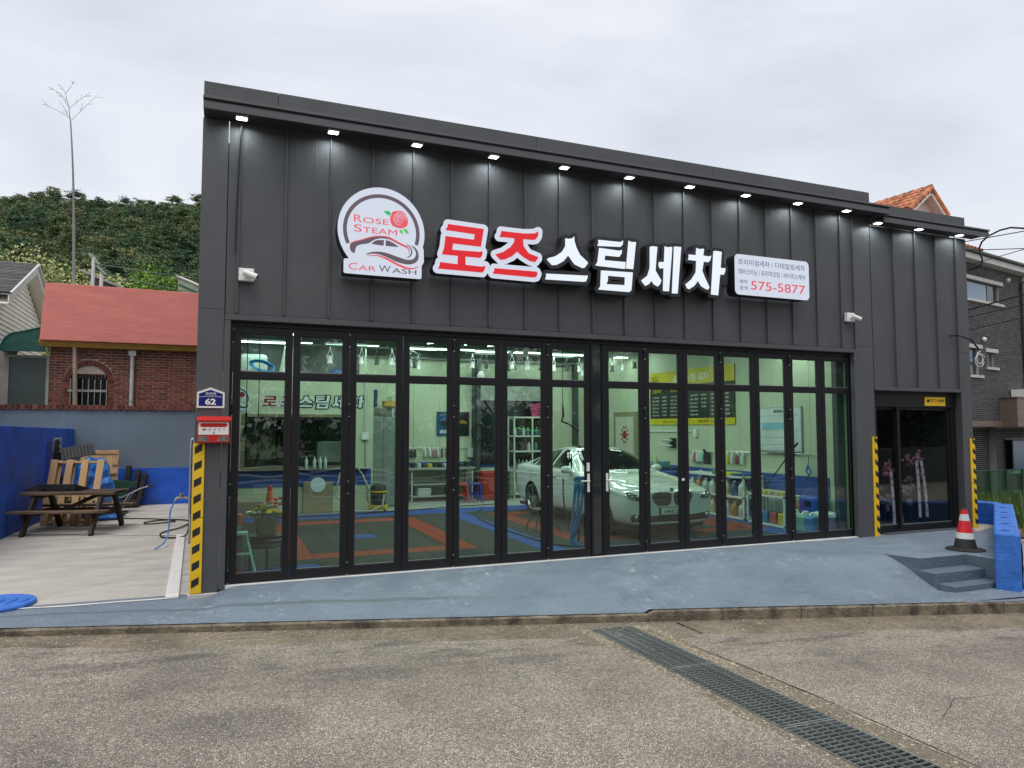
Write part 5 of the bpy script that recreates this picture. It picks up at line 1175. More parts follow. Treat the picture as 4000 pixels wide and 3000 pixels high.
# vacuum cleaner
t = thing('vacuum_cleaner', 'black and yellow drum vacuum cleaner at the end of the partition', 'vacuum cleaner', (3.05, 6.62, 0))
MB().lathe((0, 0, .06), [(.20, 0), (.21, .04), (.21, .09)], 18).build('base_ring', M_yel, t); MB().lathe((0, 0, .151), [(.165, 0), (.165, .24), (.17, .26)], 18).build('tank', M_dgrey, t); MB().lathe((0, 0, .412), [(.18, 0), (.19, .05), (.15, .16), (.06, .2)], 18).build('motor_head', M_rubber2, t); MB().lathe((0, 0, .425), [(.195, 0), (.195, .035)], 18).build('yellow_band', M_yel, t)
for a in (.6, 2.2, 3.8, 5.4): MB().sphere((.19*math.cos(a), .19*math.sin(a), .03), .03, 8, 5).build('caster', M_rubber2, t)
MB().tube([(.1, -.15, .38), (.05, -.25, .15), (-.2, -.3, .05), (-.6, -.28, .06), (-.95, -.2, .4), (-.85, -.15, .85), (-.5, -.1, 1.0), (-.35, -.05, .8), (-.2, -.1, .45)], .022, 8).build('hose', pm('grey_hose', (.35, .36, .32), .5), t)
# objects at the partition
MB().box(1.50, 2.12, PY-.10, PY-.02, 0, .665).build('chipboard_sheet', pm('chipboard', (.30, .24, .15), .8, var=.15, vs=20), None, label='brown board leaning against the partition below the office window', cat='board')
MB().cyl((1.80, PY-.105, .60), .16, -.006, 24, axis='y').build('round_sign', M_pl_w, None, label='round white sign plate in front of the brown board', cat='sign')
for i, x in enumerate((1.55, 1.72, 1.84, 1.95)): jug('small_bottle', x, PY-.10, .26, .035, (.50, .58, .58), 'small white bottle on the office window sill, %s from the left' % ordn[i], 'bottle', 'small bottles on the office sill', .942)
t = thing('wall_outlet', 'white outlet box with grey conduit on the partition end', 'outlet'); MB().box(2.74, 2.89, PY-.06, PY-.0125, 1.56, 1.72).build('outlet_box', M_white, t, bevel=.008); MB().tube([(2.81, PY-.03, 1.72), (2.81, PY-.03, 3.6)], .018, 8).build('conduit', M_lightm, t); MB().tube([(2.81, PY-.03, 1.56), (2.83, PY-.05, .8), (2.88, PY-.1, .2), (3.0, 6.7, .1)], .008, 6).build('cord', M_rubber, t)
MB().box(1.82, 2.38, 7.3, 7.6, 1.06, 1.52).build('monitor', M_lightm, None, label='pale appliance box standing behind the office window', cat='appliance', bevel=.01)
t = thing('carton', 'brown carton on the floor in front of the partition', 'box'); MB().box(.15, .75, 6.5, 6.9, 0, .32).build('carton_body', pm('cardboard', (.25, .20, .14), .8), t)
# loft items
t = thing('hose_coil', 'coil of bright blue hose lying on the loft', 'hose coil')
for k in range(7): MB().tube([(.62+(.26-.012*k)*math.cos(a), 7.15+.02*k, 3.16+.02*k*0+(.12-.006*k)*math.sin(a)-.12*math.cos(a)*.4) for a in [R(20*q) for q in range(19)]], .014, 6).build('hose_loop', pm('hose_blue', (.02, .25, .60), .35), t)
MB().box(.15, .75, 7.5, 7.9, 3.0, 3.45).build('clothes_bundle', pm('pale_bag', (.45, .50, .48), .6, bump=2, bs=12), None, label='pale plastic bag behind the blue hose coil on the loft', cat='bag', bevel=.08)
MB().tube([(1.15, 7.6, 3.02), (1.35, 7.7, 4.0)], .16, 12).build('foil_roll', pm('silver_foil', (.5, .5, .48), .4, .5, bump=2, bs=12), None, label='silver foil duct standing on the loft', cat='duct')
MB().box(2.1, 2.35, 7.2, 7.45, 3.0, 3.14).build('carton', pm('blue_carton', (.03, .08, .25), .5), None, label='small blue box at the right end of the loft', cat='box')
# step ladder, post, flower basket just inside the first door
t = thing('step_ladder', 'small pale green step ladder just inside the first folding door', 'step ladder'); Mm = pm('mint_aluminium', (.42, .66, .60), .4)
for (a, b) in (((.18, .62, .50), (.30, .56, 0)), ((.0, .62, .50), (-.02, .56, 0)), ((.16, .66, .50), (.20, .92, 0)), ((.02, .66, .50), (.0, .92, 0))): MB().beam(a, b, .035, .018).build('rail', Mm, t)
MB().box(-.02, .20, .55, .72, .50, .53).build('top_tread', Mm, t); MB().box(-.02, .235, .56, .64, .25, .27).build('tread', Mm, t)
t = thing('marker_post', 'orange flexible marker post with grey bands behind the first door', 'marker post', (.10, .78, 0))
for k in range(7): MB().lathe((0, 0, .10*k+.001), [(.038, 0), (.038, .099)], 12).build('band', M_orange if k % 2 == 0 else pm('reflective_band', (.25, .30, .30), .4), t)
MB().sphere((0, 0, .71), .036, 10, 6).build('cap', M_orange, t)
t = thing('flower_stand', 'stand wrapped in crumpled dark sheet carrying the flower basket', 'stand', (.44, .95, 0))
for (x, y) in ((-.2, -.12), (.2, -.12), (-.2, .12), (.2, .12), (0, -.14)): MB().box(x-.016, x+.016, y-.016, y+.016, 0, .40).build('leg', M_dgrey, t)
MB().lathe((0, 0, .29), [(.23, 0), (.25, .03), (.22, .06), (.245, .09), (.21, .12), (.235, .145), (.1, .15)], 14).build('crumpled_sheet', pm('dark_film', (.02, .022, .025), .3), t)
t = thing('flower_basket', 'wicker basket of yellow, red and pink flowers with an orange ribbon', 'flower basket', (.44, .95, .445))
MB().lathe((0, 0, 0), [(.12, 0), (.155, .2), (.15, .2), (.1, .02)], 18, cap=False).lathe((0, 0, .01), [(.11, 0), (.11, .002)], 12).build('basket', pm('wicker', (.26, .21, .12), .8, var=.5, vs=60, bump=2, bs=70), t)
fl = {}
for i in range(150):
    a = random.uniform(0, 6.28); r_ = .21*math.sqrt(random.random()); z = .24+.14*(1-(r_/.21)**2)+random.uniform(-.03, .04)
    k = random.choices(['yellow', 'pink', 'red', 'green', 'white'], [5, 3, 2, 9, 6])[0]; s_ = .045 if k == 'yellow' and random.random() < .4 else random.uniform(.012, .028)
    fl.setdefault(k, MB()).sphere((r_*math.cos(a), r_*math.sin(a), z), s_, 6, 4, (1, 1, .6))
for k, m in fl.items(): m.build({'green': 'foliage'}.get(k, k+'_blossoms'), pm('petal_'+k, dict(yellow=(.75, .50, .02), pink=(.6, .15, .25), red=(.5, .02, .02), green=(.08, .16, .04), white=(.5, .55, .6))[k], .7), t, kind='stuff')
MB().lathe((0, 0, .16), [(.13, 0), (.20, .10), (.27, .13)], 14, cap=False).build('clear_wrap', pm('cellophane', (.30, .34, .36), .2), t)
for dx in (.15, .20):
    m = MB(); vs = []
    for i in range(9): u = i/8; vs += [(dx+.10*math.sin(u*2)+.02, -.12, .42-.48*u), (dx+.10*math.sin(u*2)+.065, -.13, .42-.48*u)]
    m.add(vs, [(2*i, 2*i+1, 2*i+3, 2*i+2) for i in range(8)]).build('ribbon', pm('orange_ribbon', (.60, .28, .06), .5), t)
for q in range(5): MB().sphere((.14+.05*math.cos(q*1.26), -.12, .43+.04*math.sin(q*1.26)), .03, 6, 4, (1, .5, .7)).build('bow', pm('red_bow', (.6, .03, .02), .5), t)
# inner cone
def cone(loc, bands, h, r0, r1, label, base, flat=True):
    t = thing('traffic_cone', label, 'traffic cone', loc); z = .03; lo, n = bands[0][0], len(bands)
    zz = 0
    for frac, m_ in bands:
        a, b = .03+(h-.03)*zz, .03+(h-.03)*(zz+frac); ra, rb = r0+(r1-r0)*zz, r0+(r1-r0)*(zz+frac)
        MB().lathe((0, 0, a), [(ra, .0005), (rb, b-a)], 24).build('cone_band', m_, t, smooth=False); zz += frac
    MB().lathe((0, 0, 0), [(base, 0), (base+.01, .012), (base*.9, .028), (r0, .035)], 28 if flat else 4).build('base', M_rubber, t)
    return t
M_refl = pm('reflective_white', (.62, .64, .64), .4); M_conered = pm('cone_red', (.62, .015, .02), .35)
cone((.72, 5.2, 0), [(.35, M_orange), (.2, M_refl), (.3, M_orange), (.15, M_conered)], .75, .13, .03, 'orange traffic cone with white band inside behind the flower basket', .19)
# hanging air guns and hoses
def gun(x, y, ztop, z, label):
    t = thing('air_gun', label, 'air gun'); MB().tube([(x, y, ztop), (x, y, z)], .006, 6).build('hose', M_rubber, t)
    MB().tube([(x, y, z), (x+.01, y, z-.22)], [.012, .022], 8).tube([(x+.01, y, z-.20), (x-.02, y, z-.30), (x+.10, y, z-.34)], .018, 8).tube([(x+.10, y, z-.34), (x+.30, y, z-.46)], [.010, .022], 8).build('gun_body', M_rubber2, t)
gun(5.277, 2.0, 4.1, 2.24, 'black air gun hanging on its hose above the car')
for x, z in ((.158, 2.03), (.31, 1.65)):
    t = thing('hanging_cable', 'thin black cable with a drooping grip hanging inside the first door, %s one' % ('shorter left' if x < .2 else 'longer right'), 'cable'); MB().tube([(x, 1, 4.1), (x, 1, z)], .006, 6).build('cord', M_rubber, t); MB().tube([(x, 1, z), (x+.01, 1, z-.18), (x-.03, 1, z-.32)], [.012, .025, .018], 8).build('grip', M_rubber2, t)
t = thing('blue_hose_bundle', 'bundle of blue hoses draped over a stand behind the door with the left handle', 'hose bundle')
for k in range(9):
    a = 4.86+.022*k; MB().tube([(a+.03, .85, 1.02), (a+.05, .82, 1.08), (a+.02, .80, .95), (a-.02-.01*(k % 3), .80, .5), (a-.06, .8+.02*k, .15), (a-.03, .85, .03), (a+.12, .9, .02)], .009, 6).build('hose_strand', pm('hose_blue2', (.04, .22, .50), .4), t)
MB().tube([(5.0, .9, 0), (5.0, .9, 1.05)], .02, 8).build('stand_post', M_rubber2, t)
t = thing('folding_stool', 'dark metal stool beside the white car', 'stool')
for (a, b) in (((4.95, 2.87, 0), (5.06, 2.75, .36)), ((5.01, 2.57, 0), (5.10, 2.62, .36)), ((5.47, 2.52, 0), (5.36, 2.60, .36)), ((5.42, 2.9, 0), (5.34, 2.78, .36)), ((5.36, 2.6, .36), (5.22, 2.5, .85))): MB().beam(a, b, .022, .022).build('leg', M_dgrey, t)
MB().box(5.02, 5.40, 2.55, 2.85, .36, .39).build('seat', M_rubber2, t, bevel=.01)
MB().tube([(5.12, 2.5, .85), (5.2, 2.45, .88), (5.28, 2.5, .82), (5.2, 2.5, .74)], .02, 6).build('grip', M_rubber2, t)
MB().tube(smooth_path([(5.4, 6.4, .012), (4.75, 5.0, .012), (4.6, 3.5, .012), (4.62, 2.0, .012), (4.72, 1.2, .012), (4.92, .95, .012), (5.0, 1.1, .05), (5.0, 1.4, .6), (5.08, 1.6, 1.0)]), .014, 6).build('floor_hose', M_rubber, None, label='black hose running along the blue floor strip', cat='hose')
MB().tube([(.9, 6.3, .012), (2.2, 6.2, .012), (3.6, 6.5, .012), (5.2, 6.9, .012), (6.2, 7.0, .012)], .012, 6).build('floor_cable', M_rubber, None, label='black cable lying along the far blue mat edge', cat='cable')
# bouquets behind the sliding door
def bouquet(x, y, z, h, label):
    t = thing('ribbon_wreath', label, 'flower wreath')
    m = MB()
    for i in range(26): m.sphere((x+random.gauss(0, .10), y+random.gauss(0, .05), z+random.gauss(0, .07)), random.uniform(.02, .05), 6, 4)
    m.build('blossoms', pm('pink_blossom', (.48, .15, .29), .6), t, kind='stuff')
    m = MB()
    for i in range(20): m.sphere((x-.1+random.gauss(0, .16), y+.12, z-.55+random.gauss(0, .13)), random.uniform(.03, .08), 6, 4)
    m.build('tulle', pm('lilac_tulle', (.26, .17, .26), .6), t, kind='stuff')
    for s_ in (-1, 1):
        P_ = [(x+s_*.06+(.10+.04*s_)*math.sin(u*1.6)*.8, y-.10, z-.02-h*u) for u in [i/8 for i in range(9)]]; vs = []
        for p in P_: vs += [(p[0]-.032, p[1], p[2]), (p[0]+.032, p[1]-.006, p[2])]
        MB().add(vs, [(2*i, 2*i+1, 2*i+3, 2*i+2) for i in range(8)]).build('ribbon', pm('lilac_ribbon', (.66, .50, .64), .4), t)
        for i, ch in enumerate('번창하세요' if s_ > 0 else '권덕축산'):
            q = P_[min(8, 1+int(i*1.7))]; text('ribbon_text', ch, M_black, t, (q[0]-.022, y-.108, q[2]-.02), .044, .05, bold=.02)
    MB().tube([(x, y+.1, 0), (x, y+.1, z)], .02, 6).build('stand', M_rubber2, t)
bouquet(11.92, .60, 1.24, 1.05, 'pink ribbon wreath standing behind the wide sliding door pane'); bouquet(11.28, .62, 1.05, 1.0, 'smaller pink ribbon wreath behind the narrow sliding door pane')
MB().box(10.3, 12.5, .3, 3.2, -.12, -.005).build('office_floor', M_dgrey, B); MB().box(10.3, 12.5, 3.2, 3.25, 0, 5.1).build('office_back_wall', pm('office_wall', (.16, .18, .15), .7), B)
MB().box(10.5, 12.2, 2.2, 2.8, 0, .75).build('counter', pm('counter_blue', (.03, .07, .16), .5), None, label='dark blue counter inside the office bay', cat='counter')

# ================================================================ WHITE SEDAN
CX, CY = 6.87, 1.10
CAR = thing('parked_car', 'glossy white sedan parked nose out inside the car wash behind the doors', 'car', (CX, CY, 0))
M_paint = pm('pearl_white_paint', (.66, .69, .68), .16, var=.015, coat=1.)
M_cglass = pm('car_glass', (.010, .012, .013), .04, var=.0, spec=.9)
M_slat = pm('dark_chrome', (.5, .52, .52), .25, 1., var=.02); M_chrome = pm('chrome', (.7, .72, .72), .12, 1., var=.02); M_carblk = pm('car_black_trim', (.012, .012, .013), .4)
ST = [  # s  wb   zb   wm   zm   wsh  zsh  wt   zt    zc
 (.00, .56, .25, .70, .46, .68, .64, .54, .725, .735), (.04, .72, .21, .84, .50, .81, .70, .62, .775, .795), (.18, .81, .19, .905, .53, .87, .765, .68, .822, .85),
 (.50, .82, .18, .915, .56, .885, .825, .69, .87, .895), (.83, .84, .18, .93, .58, .90, .88, .72, .92, .95), (1.2, .84, .17, .93, .60, .90, .93, .74, .965, .995), (1.55, .84, .17, .925, .60, .90, .965, .76, .995, 1.025),
 (1.75, .84, .17, .925, .60, .895, .975, .745, 1.09, 1.12), (2.1, .84, .17, .925, .60, .895, .985, .665, 1.29, 1.325), (2.42, .84, .17, .925, .60, .895, .99, .60, 1.41, 1.445), (2.8, .84, .17, .925, .60, .895, 1., .575, 1.435, 1.475),
 (3.25, .84, .17, .925, .60, .90, 1.01, .565, 1.42, 1.462), (3.65, .84, .17, .93, .61, .905, 1.02, .575, 1.355, 1.40), (4.0, .84, .18, .93, .62, .905, 1.03, .62, 1.23, 1.265), (4.3, .84, .19, .925, .63, .90, 1.04, .70, 1.11, 1.14),
 (4.6, .82, .22, .91, .65, .88, 1.03, .72, 1.075, 1.095), (4.8, .78, .26, .87, .66, .84, 1.0, .68, 1.055, 1.07), (4.88, .66, .32, .78, .66, .76, .93, .60, .99, 1.0)]
m = MB(); NP = 9
def ring(st):
    s_, wb, zb, wm, zm, wsh, zsh, wt, zt, zc = st
    h = [(0, zb), (wb*.6, zb), (wb, zb+.01), ((wb+wm)/2+.02, (zb+zm)/2-.02), (wm, zm), (wsh+.008, zsh-.05), (wsh, zsh), (wt, zt), (wt*.55, zt+(zc-zt)*.72), (0, zc)]
    return h
nh = 10
for st in ST:
    h = ring(st)
    full = [(x, z) for x, z in h]+[(-x, z) for x, z in h[-2:0:-1]]
    for x, z in full: m.v.append((x, st[0], z))
nr = 2*nh-2
for i in range(len(ST)-1):
    for k in range(nr): a = i*nr+k; b = i*nr+(k+1) % nr; m.f.append((a, a+nr, b+nr, b))
for base, rev in ((0, False), ((len(ST)-1)*nr, True)):
    for k in range(nh-1):
        a, b = base+k, base+k+1; c, d = base+(nr-k-1) % nr, base+(nr-k) % nr
        c = base+((nr-k-1) % nr); d = base+((nr-k) % nr)
        q = (a, b, c, d)
        q = tuple(dict.fromkeys(q))
        if len(q) >= 3: m.f.append(q if not rev else q[::-1])
bo = m.build('tmp_body', M_paint, None, True)
ssf = bo.modifiers.new('s', 'SUBSURF'); ssf.levels = 3; ssf.render_levels = 3
cut = MB()
for s_ in (.83, 3.80):
    for sg in (-1, 1): cut.cyl((sg*.62 if sg > 0 else -.62-.5, s_, .335), .372, .5, 40, axis='x')
co = cut.build('tmp_cut', M_carblk)
bl = bo.modifiers.new('b', 'BOOLEAN'); bl.operation = 'DIFFERENCE'; bl.object = co; bl.solver = 'EXACT'
try: bl.material_mode = 'TRANSFER'
except Exception: pass
body_me = evalmesh(bo); body_me.name = 'body'
bpy.data.objects.remove(bo); bpy.data.objects.remove(co)
body_me.polygons.foreach_set('use_smooth', [True]*len(body_me.polygons))
body = link('body', body_me, CAR)
bmx = bmesh.new(); bmx.from_mesh(body_me); bmesh.ops.recalc_face_normals(bmx, faces=bmx.faces)
bmx.normal_update(); BVH = BVHTree.FromBMesh(bmx); bmx.to_mesh(body_me); bmx.free()
try:
    body_me.set_sharp_from_angle(angle=R(40))
except Exception: pass
def cast(kind, u, v, sg=1, off=.006):
    if kind == 'front': o, d = Vector((u, -1, v)), Vector((0, 1, 0))
    elif kind == 'side': o, d = Vector((sg*2, u, v)), Vector((-sg, 0, 0))
    elif kind == 'rear': o, d = Vector((u, 7, v)), Vector((0, -1, 0))
    else: o, d = Vector((u, v, 3)), Vector((0, 0, -1))
    h = BVH.ray_cast(o, d)
    if h[0] is None: return None
    return h[0]-d*off
def patch(name, kind, poly, mat, sg=1, off=.006, rings=6, dens=.06, smooth=True, parent=None):
    P = []
    for i in range(len(poly)):
        a, b = Vector(poly[i]), Vector(poly[(i+1) % len(poly)]); n = max(1, int((b-a).length/dens))
        for k in range(n): P.append(a+(b-a)*k/n)
    c = sum(P, Vector((0, 0)))/len(P); m = MB(); n = len(P); rows = []
    last = None
    for r_ in range(rings+1):
        f_ = r_/rings; row = []
        if r_ == 0:
            h = cast(kind, c.x, c.y, sg, off); m.v.append(tuple(h or (0, 0, 0))); continue
        for p in P:
            q = c+(p-c)*f_; h = cast(kind, q.x, q.y, sg, off if r_ < rings else off*.4)
            if h is None: h = Vector(m.v[-1])
            m.v.append(tuple(h))
    for k in range(n): m.f.append((0, 1+k, 1+(k+1) % n))
    for r_ in range(1, rings):
        for k in range(n): a = 1+(r_-1)*n+k; b = 1+(r_-1)*n+(k+1) % n; m.f.append((a, a+n, b+n, b))
    return m.build(name, mat, parent if parent is not None else CAR, smooth)
def sline(name, kind, pts, mat, r_=.004, sg=1):
    P = []
    for i in range(len(pts)-1):
        a, b = Vector(pts[i]), Vector(pts[i+1]); n = max(1, int((b-a).length/.05))
        for k in range(n+1):
            h = cast(kind, *(a+(b-a)*k/n), sg, .001)
            if h is not None: P.append(h)
    if len(P) > 1: MB().tube(P, r_, 5).build(name, mat, CAR)
patch('windscreen', 'top', [(-.73, 1.70), (-.4, 1.60), (0, 1.57), (.4, 1.60), (.73, 1.70), (.63, 2.15), (.54, 2.40), (0, 2.36), (-.54, 2.40), (-.63, 2.15)], M_cglass)
patch('rear_window', 'top', [(-.53, 3.72), (.53, 3.72), (.62, 4.18), (0, 4.24), (-.62, 4.18)], M_cglass)
patch('sunroof', 'top', [(-.42, 2.55), (.42, 2.55), (.42, 3.2), (-.42, 3.2)], M_cglass)
for sg in (-1, 1):
    patch('side_window', 'side', [(2.02, 1.035), (2.2, 1.17), (2.50, 1.345), (2.70, 1.385), (2.86, 1.39), (2.87, 1.045)], M_cglass, sg)
    patch('side_window', 'side', [(2.94, 1.045), (2.94, 1.39), (3.25, 1.375), (3.52, 1.32), (3.66, 1.26), (3.70, 1.06)], M_cglass, sg)
    patch('side_window', 'side', [(3.75, 1.065), (3.71, 1.235), (3.86, 1.155), (3.96, 1.08)], M_cglass, sg, rings=3)
    sline('window_trim', 'side', [(1.98, 1.025), (2.9, 1.03), (3.98, 1.06)], M_chrome, .005, sg)
    sline('window_trim', 'side', [(1.98, 1.025), (2.2, 1.195), (2.5, 1.365), (2.85, 1.41), (3.25, 1.395), (3.62, 1.31), (4.0, 1.07)], M_chrome, .005, sg)
    sline('door_gap', 'side', [(1.86, 1.0), (1.80, .75), (1.86, .32), (2.9, .28)], M_carblk, .0035, sg)
    sline('door_gap', 'side', [(2.905, 1.02), (2.93, .6), (2.90, .28), (3.45, .30), (3.62, .55), (3.80, .80), (3.80, 1.0)], M_carblk, .0035, sg)
    sline('crease', 'side', [(1.3, .80), (2.5, .84), (3.6, .86), (4.4, .86)], M_paint, .010, sg)
    for s_ in (2.72, 3.62): MB().tube([cast('side', s_-.10, .885, sg, .012), cast('side', s_, .89, sg, .035), cast('side', s_+.10, .89, sg, .012)], .012, 6).build('door_handle', M_paint, CAR, True)
    MB().sphere((sg*1.0, 1.98, 1.04), .12, 12, 8, (.95, .6, .62)).tube([(sg*.88, 2.0, 1.0), (sg*.98, 1.99, 1.02)], .03, 8).build('wing_mirror', M_paint, CAR, True)
    MB().sphere((sg*1.0, 2.035, 1.04), .10, 12, 8, (.9, .3, .6)).build('mirror_glass', M_chrome, CAR, True)
    sline('side_skirt', 'side', [(1.3, .25), (3.35, .25)], M_carblk, .014, sg)
    # headlamp
    hl = [(-.905, .755), (-.84, .765), (-.74, .752), (-.60, .70), (-.565, .655), (-.60, .63), (-.72, .635), (-.82, .665), (-.885, .705)]
    o = patch('headlight', 'front', [(-sg*x, z) for x, z in hl], pm('lamp_glass', (.05, .06, .065), .06, spec=.9), rings=4, dens=.04, off=.008)
    for x, r_ in ((-.655, .036), (-.755, .036)):
        c = cast('front', -sg*x, .685, 1, .018)
        MB().tube([c+Vector((r_*math.cos(a), 0, r_*math.sin(a)*.9)) for a in [R(24*q) for q in range(16)]], .0055, 6).build('lamp_ring', M_chrome, CAR)
        MB().sphere(tuple(c), .024, 10, 6).build('lamp_lens', pm('lens_dark', (.2, .22, .24), .05, .5), CAR, True)
    sline('headlamp_rim', 'front', [(-sg*x, z) for x, z in hl+hl[:1]], M_chrome, .004)
    # kidney grille
    kg = [(.022, .735), (.12, .756), (.30, .754), (.39, .732), (.402, .685), (.355, .585), (.30, .545), (.12, .54), (.05, .56), (.02, .63)]
    kp = [(sg*x, z) for x, z in kg]
    patch('grille', 'front', kp, M_carblk, rings=4, dens=.04, off=.010)
    sline('grille_rim', 'front', kp+kp[:1], M_chrome, .009)
    for q in range(9):
        x = .06+.036*q; zt = .742 if x < .3 else .725; zb = .56 if x < .30 else .60
        a, b = cast('front', sg*x, zt-.008, 1, .022), cast('front', sg*x, zb+.008, 1, .022); MB().beam(a, b, .005, .012).build('grille_slat', M_slat, CAR)
    patch('side_intake', 'front', [(sg*.40, .375), (sg*.80, .415), (sg*.84, .37), (sg*.76, .29), (sg*.40, .275)], M_carblk, rings=4, off=.008)
    c = cast('front', sg*.70, .36, 1, .016); MB().sphere(tuple(c), .038, 12, 6, (1, .4, 1)).build('fog_lamp', M_chrome, CAR, True)
    sline('intake_trim', 'front', [(sg*.46, .325), (sg*.64, .335)], M_chrome, .004)
    sline('bonnet_crease', 'top', [(sg*.42, .12), (sg*.58, .6), (sg*.66, 1.5)], M_paint, .007)
    sline('bonnet_gap', 'top', [(sg*.62, .25), (sg*.80, .65), (sg*.855, 1.5)], M_carblk, .0025)
    patch('tail_lamp', 'rear', [(sg*.50, .90), (sg*.80, .93), (sg*.83, .80), (sg*.55, .78)], M_conered, rings=3)
    # wheels
    for s_ in (.83, 3.80):
        W = bpy.data.objects.new('wheel', None); col.objects.link(W); W.parent = CAR; W.location = (sg*.80, s_, .335)
        T_ = MB().lathe((0, 0, 0), [(.235, -.11), (.30, -.118), (.326, -.10), (.335, -.05), (.335, .05), (.326, .10), (.30, .118), (.235, .11)], 40, cap=False); T_.tf(Matrix.Rotation(R(90), 4, 'Y')); T_.build('tyre', M_rubber, W, True)
        rm = MB().lathe((0, 0, 0), [(.238, -.10), (.225, -.09), (.222, .06), (.238, .10)], 40, cap=False); rm.lathe((0, 0, .02), [(.05, 0), (.05, .05)], 16)
        for q in range(5):
            for dd in (-.13, .13):
                a = 2*math.pi*q/5; rm.beam((.04*math.cos(a+dd*2), .04*math.sin(a+dd*2), .06), (.228*math.cos(a+dd), .228*math.sin(a+dd), .085), .022, .022)
        rm.tf(Matrix.Rotation(R(90)*sg, 4, 'Y')); rm.build('rim', pm('alloy', (.5, .52, .52), .25, .9), W)
        bk = MB().lathe((0, 0, -.02), [(.20, 0), (.20, .02)], 24); bk.tf(Matrix.Rotation(R(90)*sg, 4, 'Y')); bk.build('brake_disc', M_carblk, W)
patch('lower_intake', 'front', [(-.44, .378), (.44, .378), (.44, .272), (-.44, .272)], M_carblk, rings=4, off=.008)
c = cast('front', 0, .78, 1, .012)
MB().cyl((0, c.y-.002, .79), .040, .012, 24, axis='y').build('badge', M_chrome, CAR)
m = MB()
for q in range(2):
    a0 = R(180*q+45); m.add([(0, c.y-.004, .79)]+[(.030*math.cos(a0+R(22.5*k)), c.y-.004, .79+.030*math.sin(a0+R(22.5*k))) for k in range(5)], [(0, 1+k, 2+k) for k in range(4)])
m.build('badge_quarters', pm('badge_blue', (.05, .2, .5), .3), CAR)
NPt = MB().box(-.26, .26, -.055, -.043, .395, .505); NPt.build('number_plate', pm('plate_pale', (.75, .78, .76), .4), CAR, bevel=.004)
MB().box(-.265, .265, -.045, .06, .39, .51).build('plate_holder', M_carblk, CAR)
MB().box(-.252, .252, -.0562, -.0552, .402, .406).box(-.252, .252, -.0562, -.0552, .495, .499).box(-.252, -.248, -.0562, -.0552, .402, .499).build('plate_border', M_carblk, CAR)
text('plate_text', '14너 28', M_carblk, CAR, (-.205, -.0575, .412), .33, .074, bold=.03); MB().sphere((-.222, -.056, .45), .006, 8, 4).build('plate_bolt', M_steel, CAR)
MB().box(-.80, .80, .25, 4.7, .14, .20).build('underbody', M_carblk, CAR)
sline('wiper', 'top', [(-.6, 1.63), (0, 1.60), (.1, 1.72)], M_carblk, .006)

# ================================================================ LEFT YARD
# retaining wall with brick coping
RW = thing('retaining_wall', 'grey painted retaining wall with blue lower band and brick coping behind the lot', 'wall')
MB().box(-9, -.42, 11.30, 11.62, -.35, 2.27).build('wall_body', M_greywall, RW)
MB().box(-3.6, -.42, 11.27, 11.30, -.2, .81).build('blue_band', M_blue, RW, bevel=.006)
for i in range(66):
    x = -9+.131*i; h = random.uniform(-.008, .008)
    MB().box(x+.006, x+.118, 11.245+h, 11.46, 2.275, 2.385+h*.6).build('brick', M_brickcap, RW, bevel=.004)
MB().box(-9, -.42, 11.3, 11.5, 2.262, 2.30).build('coping_mortar', M_mortar, RW)
# blue side wall
BWL = thing('blue_side_wall', 'deep blue painted side wall at the left edge of the concrete lot', 'wall')
m = MB(); a, b = Vector((-3.74, 3.0)), Vector((-3.52, 11.3)); 
m.add([(a.x, a.y, -.2), (b.x, b.y, -.2), (b.x, b.y, 1.80), (a.x, a.y, 1.90), (a.x-.22, a.y, -.2), (b.x-.22, b.y, -.2), (b.x-.22, b.y, 1.80), (a.x-.22, a.y, 1.90)], [(0, 1, 2, 3), (7, 6, 5, 4), (3, 2, 6, 7), (0, 3, 7, 4), (1, 5, 6, 2)])
m.build('wall_body', M_blue, BWL, bevel=.01)
# electric box with coiled cable, thin stick
t = thing('electric_box', 'grey electric box with coiled black cable on the blue side wall', 'electric box')
MB().box(-3.585, -3.47, 9.25, 9.60, 1.28, 1.60).build('box_body', pm('box_grey', (.30, .33, .33), .5), t, bevel=.008)
MB().box(-3.465, -3.455, 9.3, 9.42, 1.46, 1.53).box(-3.465, -3.455, 9.3, 9.42, 1.33, 1.39).build('latch', M_dgrey, t)
for k in range(5): MB().tube([(-3.50+.012*k, 9.12+.05*math.cos(a), 1.12+.42*math.sin(a)*(1+.03*k)) for a in [R(20*q) for q in range(19)]], .013, 6).build('cable_coil', M_rubber, t)
for k in range(3): MB().tube([(-3.48, 9.35+.09*k, 1.28), (-3.47, 9.34+.12*k, .9), (-3.42, 9.4+.25*k, .35)], .014, 6).build('cable_drop', M_rubber, t)
MB().tube([(-3.56, 8.85, -.1), (-3.53, 8.85, .7), (-3.55, 8.84, 1.52)], .016, 6).build('bamboo_stick', pm('red_brown_stick', (.16, .06, .04), .6), None, label='thin red brown stick standing against the blue side wall', cat='stick')
